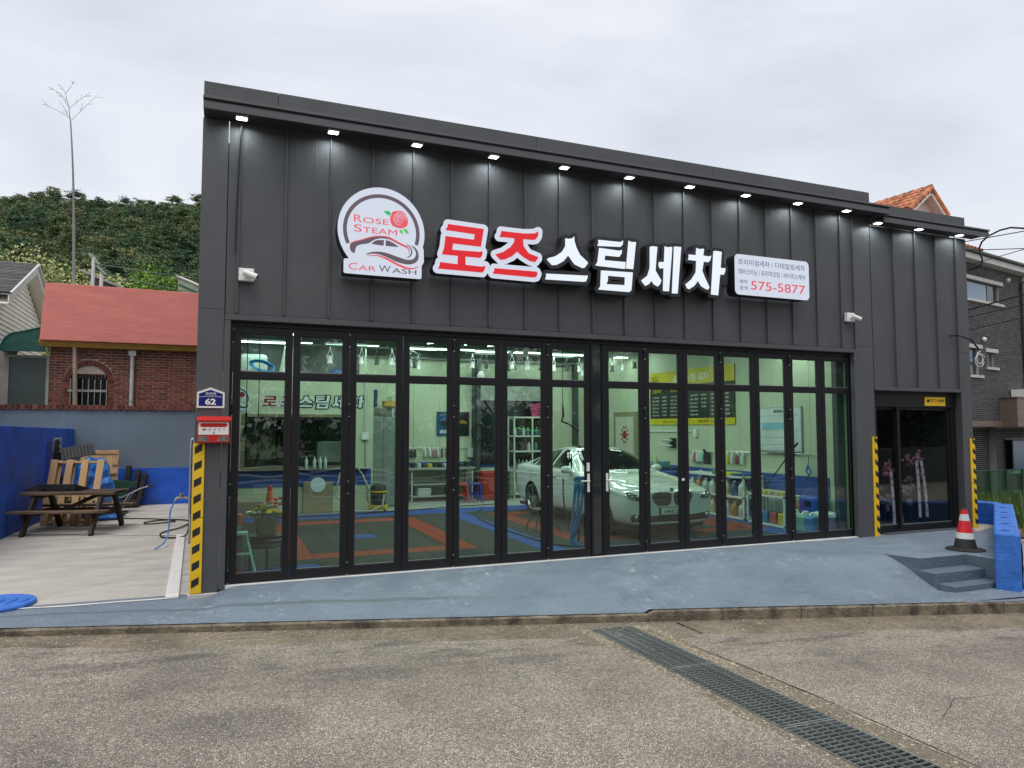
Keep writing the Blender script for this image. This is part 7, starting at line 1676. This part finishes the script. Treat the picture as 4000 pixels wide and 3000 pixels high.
# side yard
MB().add([(9.95, -2.6, -.585), (40, -8.5, -.66), (40, 3.5, -.60), (14.2, 1.0, -.50), (13.8, .2, -.50)], [(0, 1, 2, 3, 4)]).build('side_lane', pm('pale_lane', (.30, .28, .25), .9, var=.15, bump=.6), kind='structure')
MB().add([(13.8, 1.2, -.46), (18, .6, -.48), (60, 2, -.5), (60, 14, -.45), (12.9, 14, -.45), (12.9, 1.2, -.46)], [(0, 1, 2, 3, 4, 5)]).build('grass_bed', pm('bed_soil', (.10, .08, .05), .95, bump=1), kind='structure')
def blades(name, n, fx, c, h0, h1, w_, label, kind='stuff', parent=None, tilt=.5):
    V = np.zeros((n, 3, 3)); rng = np.random.default_rng(5)
    for i in range(n):
        x, y, z = fx(rng); h = rng.uniform(h0, h1); a = rng.uniform(0, 6.28); l = rng.uniform(0, tilt)*h; dx, dy = math.cos(a), math.sin(a); px, py = -dy*w_/2, dx*w_/2
        V[i] = [(x-px, y-py, z), (x+px, y+py, z), (x+dx*l, y+dy*l, z+h*math.sqrt(max(.1, 1-tilt*tilt*.3)))]
    me = bpy.data.meshes.new(name); me.from_pydata(V.reshape(-1, 3).tolist(), [], np.arange(n*3).reshape(-1, 3).tolist()); me.materials.append(c); return link(name, me, parent, kind=kind, label=label)
M_grass = pm('grass_blade', (.075, .15, .03), .6, var=.3, vs=3, rnd=.45); M_straw = pm('straw_blade', (.32, .27, .12), .8, rnd=.3)
gx = lambda r: (r.uniform(14, 24), r.uniform(1.6, 6.0), -.47)
blades('grass', 9000, gx, M_grass, .18, .52, .025, 'green grass growing behind the blue parapet')
blades('dry_grass', 1800, gx, M_straw, .15, .45, .02, 'straw coloured dead grass mixed into the green')
m = MB()
for i in range(420):
    x = random.uniform(13.6, 18); y = random.uniform(.3, 1.6); a = random.uniform(0, 6); s_ = random.uniform(.03, .08); z = -.47+random.uniform(0, .12)
    m.add([(x, y, z), (x+s_*math.cos(a), y+s_*math.sin(a), z+.02), (x+s_*math.cos(a+1), y+s_*math.sin(a+1), z+random.uniform(-.01, .03))], [(0, 1, 2)])
m.build('leaf_litter', pm('brown_leaves', (.20, .12, .06), .9, rnd=.5), kind='stuff', label='brown fallen leaves beside the blue parapet')
# green mesh fence
FN = thing('mesh_fence', 'low dark green fence with translucent green netting before the grey brick house', 'fence')
M_fp = pm('dark_green_post', (.01, .05, .035), .6); M_net = glassmat('green_netting', (.45, .72, .52), .02, .5)
for i in range(14): x, y = 15.0+.95*i, 5.6+.10*i; MB().box(x, x+.09, y, y+.05, -.5, .46).build('post', M_fp, FN)
m = MB(); m.add([(14.6, 5.62, -.4), (28, 7.05, -.4), (28, 7.05, .42), (14.6, 5.62, .42), (14.6, 5.64, -.4), (28, 7.07, -.4), (28, 7.07, .42), (14.6, 5.64, .42)], [(0, 1, 2, 3), (7, 6, 5, 4), (3, 2, 6, 7), (0, 3, 7, 4), (1, 5, 6, 2), (0, 4, 5, 1)]).build('netting', M_net, FN)
MB().tube([(14.6, 5.6, .44), (28, 7.03, .44)], .02, 6).build('top_rail', M_fp, FN)
# ---- grey brick house
GH = thing('grey_brick_house', 'two storey dark grey brick house with granite band at the right', 'house')
GO = Vector((22.1, 6.75, 0)); GU = Vector((.98, .199, 0)).normalized(); GN = Vector((GU.y, -GU.x, 0))   # GN faces the camera side
def gbox(u0, u1, d0, d1, z0, z1, name, mat, bev=0., par=None):   # d towards camera positive
    vs = []
    for z in (z0, z1):
        for (u, d) in ((u0, d1), (u1, d1), (u1, d0), (u0, d0)): p = GO+GU*u+GN*d; vs.append((p.x, p.y, z))
    return MB().add(vs, [(0, 3, 2, 1), (4, 5, 6, 7), (0, 1, 5, 4), (1, 2, 6, 5), (2, 3, 7, 6), (3, 0, 4, 7)]).build(name, mat, par or GH, bevel=bev)
gbox(-9, 2.9, -6, -.6, -.5, 1.9, 'lower_mortar', M_gmortar); gbox(2.9, 9.5, -6, -.35, -.5, 1.9, 'lower_mortar', M_gmortar)
holes = [(.2-1.8, 2.72, 6.06, 6.76), (-.4, 1.0, 3.54, 4.47), (1.58, 2.14, 3.86, 4.38)]
gbox(-9, 9.5, -6, -.125, 1.9, 7.35, 'wall_core', M_gmortar)
us_ = sorted({-9., 9.5}|{h[0] for h in holes}|{h[1] for h in holes}); zs_ = sorted({1.9, 7.35}|{h[2] for h in holes}|{h[3] for h in holes})
mm_ = MB()
for a_, b_ in zip(us_[:-1], us_[1:]):
    for c_, d_ in zip(zs_[:-1], zs_[1:]):
        if any(h[0] <= (a_+b_)/2 <= h[1] and h[2] <= (c_+d_)/2 <= h[3] for h in holes): continue
        vs = []
        for z in (c_, d_):
            for (u, d) in ((a_, 0), (b_, 0), (b_, -.124), (a_, -.124)): p = GO+GU*u+GN*d; vs.append((p.x, p.y, z))
        mm_.add(vs, [(0, 3, 2, 1), (4, 5, 6, 7), (0, 1, 5, 4), (1, 2, 6, 5), (2, 3, 7, 6), (3, 0, 4, 7)])
mm_.build('wall_mortar', M_gmortar, GH)
def gsk(u0, zb):
    def f(a, b, z0, z1):
        segs = [(a, b)]
        for (h0, h1, hz0, hz1) in holes:
            if z1+zb > hz0 and z0+zb < hz1:
                ns = []
                for (p, q) in segs:
                    P_, Q = p+u0, q+u0
                    if Q <= h0 or P_ >= h1: ns.append((p, q)); continue
                    if P_ < h0: ns.append((p, h0-u0))
                    if Q > h1: ns.append((h1-u0, q))
                segs = ns
        return segs
    return f
o_ = GO+GU*(-.8); 
bricks(GH, (o_.x, o_.y, 2.06), GU, 6.2, 5.25, .225, .052, .017, M_gbrick, .018, gsk(-.8, 2.06), 300, 'brick', GN, order=lambda c: abs(c[2]-1.4)+abs(c[0]-2.5)*.5)
o_ = GO+GU*(-.8)-GN*.6; bricks(GH, (o_.x, o_.y, -.4), GU, 3.7, 2.25, .225, .052, .017, M_gbrick, .018, None, 0, 'lower_brick', GN)
o_ = GO+GU*(2.9)-GN*.35; bricks(GH, (o_.x, o_.y, -.4), GU, 3.3, 2.25, .225, .052, .017, M_gbrick, .018, lambda a, b, z0, z1: [(a, b)] if (z1 < .7 or z0 > 1.80 or a < .55) and b < 9 else [(a, min(b, .6))] if a < .6 else [], 0, 'lower_brick', GN)
def gwin(u0, u1, z0, z1, panes, lint=True, sill=True, ext=.1):
    W = bpy.data.objects.new('window', None); col.objects.link(W); W.parent = GH
    gbox(u0, u1, -.12, -.10, z0, z1, 'reveal', M_black, 0, W)
    n = len(panes)
    for i, (a, b, m_) in enumerate(panes):
        gbox(u0+(u1-u0)*a+.04, u0+(u1-u0)*b-.04, -.10, -.085, z0+.05, z1-.05, 'pane', m_, 0, W)
        gbox(u0+(u1-u0)*b-.03, u0+(u1-u0)*b, -.10, -.07, z0+.02, z1-.02, 'frame', pm('olive_grey_frame', (.13, .13, .12), .5), 0, W)
    gbox(u0, u1, -.10, -.072, z0, z0+.045, 'frame', M_dgrey, 0, W); gbox(u0, u1, -.10, -.072, z1-.045, z1, 'frame', M_dgrey, 0, W)
    if lint: gbox(u0-ext, u1+ext*2.6, 0, .05, z1+.01, z1+.14, 'lintel', M_stone, .006, W)
    if sill: gbox(u0-ext, u1+ext*2.6, 0, .07, z0-.09, z0, 'sill', M_stone, .006, W)
gwin(-1.6, 2.70, 6.10, 6.74, [(0, .46, M_pane), (.46, .84, M_bluepane), (.84, 1, M_pane)])
gwin(-.4, .98, 3.96, 4.44, [(0, 1, pm('deep_blue_pane', (.02, .07, .16), .1, spec=.8))], sill=False); gwin(-.4, .98, 3.56, 3.93, [(0, 1, M_pane)], lint=False)
gwin(1.6, 2.13, 3.87, 4.36, [(0, .4, M_pane), (.4, 1, pm('pale_pane', (.10, .13, .13), .12))])
for (u0, z) in ((-1.6, 6.90), (-.4, 4.60)):
    for k in range(46 if z > 5 else 17): gbox(u0+.07*k, u0+.07*k+.045, .0, .024, z, z+.11, 'brick', M_gbrick)
gbox(-9, 2.35, 0, .10, 1.86, 2.05, 'granite_ledge', M_granite, .006); gbox(2.35, 9.5, 0, .55, 1.86, 2.05, 'granite_ledge', M_granite, .006)
for i in range(6):
    for (z0, z1) in ((2.055, 2.43), (2.435, 2.83)): gbox(2.35+1.05*i+.004, 2.35+1.05*(i+1)-.004, 0, .55, z0, z1, 'granite_panel', M_granite, .004)
gbox(2.32, 9.5, -.0, .58, 2.835, 2.87, 'granite_coping', M_granite, .004)
gwin(3.5, 5.6, .32, 1.40, [(0, .5, pm('shop_pane_blue', (.05, .12, .20), .15)), (.5, 1, M_pane)], lint=False, sill=False)
gbox(3.45, 5.7, -.35, -.05, .22, .33, 'sill', M_stone); gbox(3.5, 5.6, -.32, -.30, .32, 1.4, 'pane', M_pane)
gbox(-9, 9.5, -.1, .30, 7.32, 7.52, 'eave_fascia', M_trim, .01); gbox(-9, 9.5, -.1, .42, 7.525, 7.60, 'gutter', M_dgrey, .01)
p0 = GO+GU*4.72+GN*.40; p1 = GO+GU*4.70+GN*.2; p2 = GO+GU*4.42+GN*.07
MB().tube([(p0.x, p0.y, 7.52), (p0.x, p0.y, 7.25), (p2.x, p2.y, 7.02), (p2.x, p2.y, 2.87)], .06, 10).build('downpipe', M_dgrey, GH)
gbox(4.56, 6.5, 0, .05, 6.0, 7.3, 'pale_bay_panel', M_stone); gbox(4.62, 6.0, .05, .07, 5.95, 6.52, 'bay_window', M_bluepane)
for k in range(9): gbox(4.66+.12*k, 4.685+.12*k, .20, .225, 5.35, 5.85, 'balcony_bar', M_black)
gbox(4.62, 6.2, .19, .235, 5.83, 5.87, 'balcony_rail', M_black); gbox(4.62, 6.2, .0, .30, 5.25, 5.33, 'balcony_slab', M_stone)
M_tile = pm('terracotta_tile', (.42, .15, .07), .7, var=.2, vs=6, rnd=.4)
t = thing('air_conditioner', 'white outdoor air conditioner unit on the granite ledge', 'air conditioner')
gbox(3.2, 4.7, .05, .48, 2.87, 3.14, 'unit_body', M_white, .01, t); 
for k in range(6): gbox(3.22, 3.60, .481, .49, 2.90+.037*k, 2.915+.037*k, 'vent_slat', M_dgrey, 0, t)
c = GO+GU*4.15+GN*.485; MB().cyl((c.x, c.y, 2.98), .10, -.01, 18, axis='y').build('fan_grille', M_dgrey, t)
for (u, z) in ((3.35, 7.02), (1.35, 4.78)): c = GO+GU*u+GN*.05; MB().sphere((c.x, c.y, z), .08, 12, 8).build('vent_cap', M_white, GH)
# tiled roof edge of the grey house, and the gable behind
def tiles(par, org, U, V_, nu, nv_, name='roof_tile', su=.24, sv=.36):
    U, V_ = Vector(U).normalized(), Vector(V_).normalized(); N_ = U.cross(V_).normalized()
    if N_.z < 0: N_ = -N_
    # half barrel tile in local U (width) x V (length)
    m = MB(); vs = []
    for j, l in ((0, 0), (1, sv*1.1)):
        for k in range(6):
            a = math.pi*k/5; p = U*(su*.5*(1-math.cos(a))*.98)+N_*(su*.38*math.sin(a)+(.03 if j == 0 else 0))+V_*l; vs.append(tuple(p))
    m.add(vs, [(k, k+1, k+7, k+6) for k in range(5)]+[(0, 5, 4, 3, 2, 1)]); me = m.mesh(name, M_tile)
    for i in range(nu):
        for j in range(nv_): link(name, me, par, loc=Vector(org)+U*(su*i)+V_*(sv*j))
GT = thing('tiled_gable_house', 'upper gable of a white house with terracotta tiles above the roof step', 'house')
# gable end faces the camera; the ridge runs away from it, so the left slope shows above the step in the parapet
A = Vector((25.59, 10.3, 11.26)); rd = Vector((-.07, 1, 0)).normalized()
sl = Vector((24.40, 10.3, 10.28))-A; sr = Vector((26.50, 10.3, 10.28))-A; LEN = 5.2
MB().add([tuple(A), tuple(A+rd*LEN), tuple(A+rd*LEN+sl), tuple(A+sl)], [(0, 1, 2, 3)]).build('roof_deck', M_tile, GT)
MB().add([tuple(A), tuple(A+rd*LEN), tuple(A+rd*LEN+sr), tuple(A+sr)], [(3, 2, 1, 0)]).build('roof_deck', M_tile, GT)
tiles(GT, A+sl+Vector((-.02, 0, .04)), rd, -sl, 20, 5, su=.26, sv=sl.length/5)
gw = [A+Vector((0, 0, -.14)), A+sl*.80+Vector((0, 0, -.14)), A+sl*.80+Vector((0, 0, -5)), A+sr*.80+Vector((0, 0, -5)), A+sr*.80+Vector((0, 0, -.14))]
MB().add([tuple(p+rd*.40) for p in gw]+[tuple(p+rd*LEN) for p in gw], [(0, 1, 2, 3, 4), (9, 8, 7, 6, 5), (0, 5, 6, 1), (4, 9, 5, 0), (1, 6, 7, 2), (3, 8, 9, 4)]).build('gable_wall', M_trim, GT)
for s_ in (sl, sr):
    MB().beam(A+Vector((0, 0, -.12)), A+s_*1.0+Vector((0, 0, -.12)), .05, .15).build('barge_board', M_trim, GT)
    MB().add([tuple(A+Vector((0, 0, -.16))), tuple(A+s_+Vector((0, 0, -.16))), tuple(A+s_+rd*.4+Vector((0, 0, -.16))), tuple(A+rd*.4+Vector((0, 0, -.16)))], [(0, 1, 2, 3)]).build('soffit', M_stone, GT)
    for i in range(5):
        p = A+s_*(i+.5)/5; q = s_/5*.55; MB().tube([p-q+Vector((0, 0, .05)), p+q+Vector((0, 0, .02))], [.09, .11], 8).build('verge_tile', M_tile, GT)
for i in range(13): p = A+rd*(.38*i-.05); MB().tube([p+Vector((0, 0, .07)), p+rd*.42+Vector((0, 0, .05))], [.12, .10], 8).build('ridge_tile', M_tile, GT)
MB().beam(A+sl*1.04+Vector((0, 0, -.06)), A+sl*1.04+rd*LEN+Vector((0, 0, -.06)), .10, .12).build('gutter', M_black, GT)
# the little bit of red roof on the grey house
o_ = GO+GU*(-1.5)+GN*.3; tiles(GH, (o_.x, o_.y, 7.62), GU, (-GN*.85+Vector((0, 0, .45))), 10, 3)
MB().add([tuple(GO+GU*(-9)+GN*.3+Vector((0, 0, 7.6))), tuple(GO+GU*9.5+GN*.3+Vector((0, 0, 7.6))), tuple(GO+GU*7-GN*3+Vector((0, 0, 8.35))), tuple(GO+GU*(-6)-GN*3+Vector((0, 0, 8.35)))], [(0, 1, 2, 3)]).build('roof_plane', M_tile, GH)
# overhead wires
for i, (a, b, r_) in enumerate((((1.278, 5.806), (.047, 5.72), .010), ((1.286, 5.625), (.062, 5.374), .009), ((.884, 5.303), (.063, 5.358), .008), ((1.265, 4.326), (.1, 4.464), .016), ((1.26, 4.172), (.109, 4.26), .009), ((1.243, 3.896), (.12, 4.007), .009))):
    P_ = []
    for k in range(-6, 12):
        u = k/1.; P_.append((14.5+.0*u, a[0]+(b[0]-a[0])*u, a[1]+(b[1]-a[1])*u-.0*u))
    A_, B_ = Vector((14.5, a[0], a[1])), Vector((14.5, b[0], b[1])); d = (B_-A_); 
    MB().tube([A_-d*2.2, A_, B_, B_+d*9], r_, 5).build('overhead_wire', M_rubber, None, label='%s overhead wire crossing in front of the grey brick house' % ('topmost thin', 'second thin', 'third thin', 'thickest black', 'fifth thin', 'lowest thin')[i], cat='wire', group='overhead wires at the right')
MB().tube([(14.5, -.6, 5.70), (14.5, .045, 5.776), (14.5, .30, 5.86), (14.5, .518, 5.859), (14.5, .75, 5.80), (14.5, .894, 5.712), (14.5, .95, 5.6), (14.5, .946, 5.507), (14.5, .90, 5.35), (14.5, .913, 5.255), (14.5, 1.0, 5.19), (14.5, 1.108, 5.176), (14.5, 1.22, 5.22), (14.5, 1.35, 5.36)], .018, 8).build('service_cable', M_rubber, None, label='thick black cable bending in a big loop at the right edge', cat='cable')
MB().tube([(14.5, .90, 5.27), (14.5, 1.0, 5.22), (14.5, 1.15, 5.21), (14.5, 1.35, 5.44)], .012, 8).build('service_cable', M_rubber, None, label='thinner black cable drooping below the big loop', cat='cable')
t = thing('utility_pole', 'concrete utility pole carrying the overhead wires beyond the right edge', 'utility pole', (14.5, -9.5, -.64)); MB().tube([(0, 0, 0), (0, 0, 8)], [.17, .12], 14).build('pole_shaft', M_stone, t)

# ================================================================ HILL AND TREES
hm = MB(); NX, NYh = 40, 24
def hz(x, y):
    d = math.hypot(x-10, y)
    f = max(0., min(1., (y-34)/84.)); base = 35.2*f**.92
    return -.8+base+.45*math.sin(x*.07+1)*f+.5*math.sin(x*.19+y*.06)*f+.085*max(-45., min(0., x+5))*f
vs = [(-130+200*i/NX, 34+150*j/NYh, hz(-130+200*i/NX, 34+150*min(j, 14)/NYh)+(0 if j <= 14 else -1.2*(j-14))) for i in range(NX+1) for j in range(NYh+1)]
hm.add(vs, [(i*(NYh+1)+j, (i+1)*(NYh+1)+j, (i+1)*(NYh+1)+j+1, i*(NYh+1)+j+1) for i in range(NX) for j in range(NYh)])
hm.build('hill', pm('hill_undergrowth', (.030, .042, .018), .95, var=.4, vs=.3), kind='structure', smooth=True)
M_pine = [pm('pine_needles_a', (.080, .142, .070), .8, var=.4, vs=.9, rnd=.4), pm('pine_needles_b', (.125, .180, .074), .8, var=.4, vs=.9, rnd=.4), pm('pine_needles_c', (.185, .210, .095), .8, var=.4, vs=.9, rnd=.4)]
M_bark = pm('pine_bark', (.06, .042, .032), .9)
rng = np.random.default_rng(11)
def pine_template(n_cl, per, H=6.2, Rr=2.0, needle=.30):
    T_ = []
    for i in range(n_cl):
        h = .38+.62*rng.random()**.8; rad = Rr*(1.10-h)**.48*rng.uniform(.25, 1.2)*(.8+.5*math.sin(7*h+len(T_))); a = rng.uniform(0, 6.283)
        c = np.array([rad*math.cos(a), rad*math.sin(a), H*h+.12*rad])
        sz = rng.uniform(.38, .75)*(1.1-h*.45)
        n = per; d = rng.normal(size=(n, 3)); d[:, 2] = np.abs(d[:, 2])*.55+.05; d /= np.linalg.norm(d, axis=1)[:, None]
        p = c+rng.normal(size=(n, 3))*np.array([sz*.60, sz*.60, sz*.10]); L_ = rng.uniform(.5, 1.1, (n, 1))*needle
        s_ = np.cross(d, rng.normal(size=(n, 3))); s_ /= np.linalg.norm(s_, axis=1)[:, None]; s_ *= rng.uniform(.05, .10, (n, 1))*needle/.42
        T_.append(np.stack([p-s_, p+s_, p+d*L_], 1))
    return np.concatenate(T_)
temps = [pine_template(60, 44) for _ in range(6)]
buckets = [[], [], []]; cnt = 0; trunk = MB()
ys_ = 40.
while ys_ < 134:
    step = 2.5+.009*ys_
    x = -.86*(ys_+9)-6
    while x < .02*ys_+6:
        xx, yy_ = x+rng.uniform(-1.4, 1.4), ys_+rng.uniform(-1.6, 1.6); s_ = rng.uniform(.80, 1.08)
        T_ = temps[rng.integers(6)]; a = rng.uniform(0, 6.28); ca, sa = math.cos(a), math.sin(a); M_ = np.array([[ca, -sa, 0], [sa, ca, 0], [0, 0, 1]])
        z = hz(xx, yy_)-.6; hue = rng.random()
        keep = T_[rng.random(len(T_)) < (1.0 if True else .5)]
        buckets[rng.choice(3, p=[.45, .35, .2])].append(keep@M_.T*np.array([s_, s_, s_*rng.uniform(.9, 1.1)])+np.array([xx, yy_, z]))
        trunk.tube([(xx, yy_, z), (xx+.2, yy_, z+5.2*s_)], [.12, .04], 5, False); cnt += 1
        x += step*rng.uniform(.85, 1.2)
    ys_ += step*.82
def bigmesh(name, arr, mat, **kw):
    V = arr.reshape(-1, 3); n = len(V); me = bpy.data.meshes.new(name); me.vertices.add(n); me.vertices.foreach_set('co', V.ravel()); me.loops.add(n); me.loops.foreach_set('vertex_index', np.arange(n))
    me.polygons.add(n//3); me.polygons.foreach_set('loop_start', np.arange(0, n, 3)); me.update(calc_edges=True); me.materials.append(mat)
    return link(name, me, kw.pop('parent', None), **kw)
for i, b in enumerate(buckets): bigmesh('pine_wood', np.concatenate(b), M_pine[i], kind='stuff', label='%s pines of the wood covering the hill' % ('dark green', 'mid green', 'olive tinged')[i])
trunk.build('pine_trunks', M_bark, kind='stuff', label='thin trunks of the hillside pine wood')
print('PINES', cnt, sum(len(x) for b in buckets for x in b))
def leafy(name, loc, H, Rr, mats, label, cat='tree', ncl=46, per=90, leaf=.16, z0=.35, sq=1., group=None, seed=1, trunk_r=.14):
    g = np.random.default_rng(seed); t = thing(name, label, cat, loc, 0, group); tk = MB().tube([(0, 0, 0), (.1, 0, H*.35), (0, .1, H*.7)], [trunk_r, trunk_r*.8, trunk_r*.3], 8); A_ = {k: [] for k in range(len(mats))}
    for i in range(ncl):
        u = g.normal(size=3); u /= np.linalg.norm(u); r_ = g.uniform(.45, 1.)**.5; c = np.array([u[0]*Rr*r_*sq, u[1]*Rr*r_, H*(z0+(1-z0)/2)+u[2]*H*(1-z0)/2*r_])
        if i % 3 == 0: tk.tube([(0, 0, H*.35), tuple(c*np.array([.5, .5, .8])), tuple(c)], [trunk_r*.4, trunk_r*.22, .01], 5, False)
        sz = Rr*g.uniform(.16, .30); p = c+g.normal(size=(per, 3))*sz*np.array([.7, .7, .45]); d = g.normal(size=(per, 3)); d /= np.linalg.norm(d, axis=1)[:, None]; s_ = np.cross(d, g.normal(size=(per, 3))); s_ /= np.linalg.norm(s_, axis=1)[:, None]
        L_ = leaf*g.uniform(.6, 1.3, (per, 1)); A_[g.choice(len(mats), p=[.6, .4] if len(mats) == 2 else None)].append(np.stack([p-s_*L_*.45, p+s_*L_*.45, p+d*L_], 1))
    tk.build('trunk', M_bark, t)
    for k, v in A_.items():
        if v: bigmesh('crown' if k == 0 else 'blossom_sprays', np.concatenate(v), mats[k], parent=t)
    return t
M_leaf1 = pm('mid_leaf', (.085, .150, .034), .7, var=.3, rnd=.35); M_leaf2 = pm('bright_leaf', (.15, .27, .035), .7, var=.3, rnd=.35); M_blos = pm('creamy_blossom', (.52, .52, .24), .8, var=.2, rnd=.25); M_leaf3 = pm('dark_leaf', (.025, .055, .018), .7, rnd=.35)
def at(px, depth_y): # x on the viewing line of a photo column at a given y
    a = math.atan((px-2000)/2766.)+R(22.093); return -.109+math.tan(a)*(depth_y+8.95)
leafy('blossoming_tree', (at(20, 27), 27, 1.5), 8.0, 2.6, [M_leaf1, M_blos], 'cream blossoming tree above the white house roof', seed=1, leaf=.11, per=130, group='blossoming trees below the pine wood')
leafy('blossoming_tree', (at(225, 29), 29, 1.5), 7.8, 2.3, [M_leaf1, M_blos], 'cream blossoming tree between the white gable and the bamboo pole', seed=2, leaf=.11, per=130, group='blossoming trees below the pine wood')
leafy('blossoming_tree', (at(300, 25), 25, 1.5), 7.0, 1.9, [M_leaf1, M_blos], 'cream blossoming tree right of the bamboo pole behind the roof sheet', seed=3, leaf=.10, per=130, group='blossoming trees below the pine wood')
leafy('blossoming_tree', (at(440, 28), 28, 1.5), 7.4, 1.3, [M_leaf1, M_blos], 'small pale blossoming tree behind the wires', seed=4, group='blossoming trees below the pine wood')
leafy('broadleaf_tree', (at(600, 25), 25, 1.5), 7.6, 1.5, [M_leaf2, M_leaf1], 'bright yellow green round tree behind the red parapet', seed=5, ncl=80, leaf=.12)
leafy('broadleaf_tree', (at(530, 30), 30, 1.5), 7.8, 1.9, [M_leaf1, M_leaf3], 'mid green tree left of the bright round tree', seed=6)
for i, (px, y, H_) in enumerate(((-150, 33, 7.5), (100, 35, 7.0), (360, 36, 6.8), (500, 35, 6.6), (720, 34, 7), (800, 31, 6.6))):
    leafy('pine_tree', (at(px, y), y, 1.2), H_, 2.8, [M_pine[1], M_pine[0]], 'dark pine at the foot of the wood, %s' % ('beyond the left edge', 'behind the white gable', 'just right of the bamboo pole', 'behind the T pipes', 'right of the bright round tree', 'next to the dark building')[i], seed=20+i, ncl=90, per=110, leaf=.17, group='pines at the foot of the hill')
# ================================================================ ACROSS THE ROAD (seen mirrored in the glass)
SF = thing('wave_fence', 'white wave patterned road fence behind the camera with school zone plates', 'fence')
for i in range(13):
    x = -8+2.0*i; z = roadz(x)
    MB().box(x-.04, x+.04, -9.74, -9.66, z, z+1.12).build('post', M_lightm, SF)
    for k, (a, h_) in enumerate(((.10, .95), (.07, .78), (.09, .62))):
        MB().tube([(x+2*q/16, -9.7, z+h_+a*(math.sin(math.pi*q/16)**1.5 if k != 1 else .5+.5*math.sin(3*math.pi*q/16))) for q in range(17)], .028, 5).build('wave_rail', M_white, SF)
    for h_ in (.18, .32): MB().tube([(x, -9.7, z+h_), (x+2, -9.7, z+h_)], .014, 5).build('rail', M_white, SF)
    if i % 2 == 0: MB().box(x+.6, x+1.5, -9.66, -9.65, z+.38, z+.62).build('plate', M_white, SF); text('plate_text', '어린이보호구역', pm('plate_navy2', (.02, .03, .15), .5), SF, (x+1.44, -9.645, z+.43), .78, .13, right=(-1, 0, 0), bold=.01)
    else: MB().cyl((x+1.0, -9.66, z+.60), .17, .02, 20, axis='y').build('medallion', M_white, SF)
OB = thing('opposite_building', 'red brown brick building with cream cornice across the road', 'building')
MB().box(26, 52, -34, -21, -1, 9).build('wall', M_mortar, OB); bricks(OB, (52, -21, -.5), (-1, 0, 0), 26, 9.4, .40, .11, .03, M_brick, .02, None, 0, 'brick', (0, 1, 0))
MB().box(25.8, 52.2, -21.05, -20.75, 4.9, 5.2).box(25.8, 52.2, -21.05, -20.75, 8.9, 9.3).build('cornice', M_stone, OB)
for i in range(6):
    x = 28+4*i; MB().box(x, x+1.8, -20.98, -20.94, 1.4, 3.4).build('window', M_pane, OB); MB().box(x, x+1.8, -20.98, -20.94, 5.9, 7.6).build('window', M_pane, OB)
MB().box(-40, 60, -39, -11.2, -1.0, -.70).build('opposite_verge', pm('verge', (.10, .11, .05), .95, var=.3), kind='structure')
for i, (x, y, H_, R_) in enumerate(((-7, -19, 8, 3.6), (-1, -20, 8.5, 4), (5, -20, 8, 3.8), (11, -20, 8.5, 4.4), (17, -20, 8.5, 4.0), (21.5, -19, 8, 3.0), (34, -17, 9.5, 3.0), (38, -18, 8, 2.6), (-14, -19, 10, 4))):
    leafy('roadside_tree', (x, y, -.8), H_, R_, [M_leaf3, M_pine[0]], 'dark roadside tree across the road, %s' % ordn[i], seed=40+i, ncl=60, per=70, leaf=.34, z0=.12, group='trees across the road')
m = MB()
for i in range(13): m.box(-20+4*i, -16.1+4*i, -14.0, -13.6, -.7, .9)
m.build('hedge_wall', pm('hedge_wall', (.10, .11, .09), .9), None, label='low mossy wall in front of the trees across the road', cat='wall')

# ================================================================ put every thing's origin at the foot of its parts
bpy.context.view_layer.update()
def bb(o):
    pts = []
    for c in [o]+list(o.children_recursive):
        if c.type == 'MESH':
            for k in c.bound_box: pts.append(c.matrix_world @ Vector(k))
    return pts
for o in list(sc.objects):
    if o.parent is None and o.type == 'EMPTY' and o.location.length < 1e-6 and o.children:
        P_ = bb(o)
        if not P_: continue
        lo = Vector((min(p.x for p in P_), min(p.y for p in P_), min(p.z for p in P_))); hi = Vector((max(p.x for p in P_), max(p.y for p in P_), max(p.z for p in P_)))
        b_ = Vector(((lo.x+hi.x)/2, (lo.y+hi.y)/2, lo.z)); o.location = b_
        for c in o.children: c.location = c.location-b_
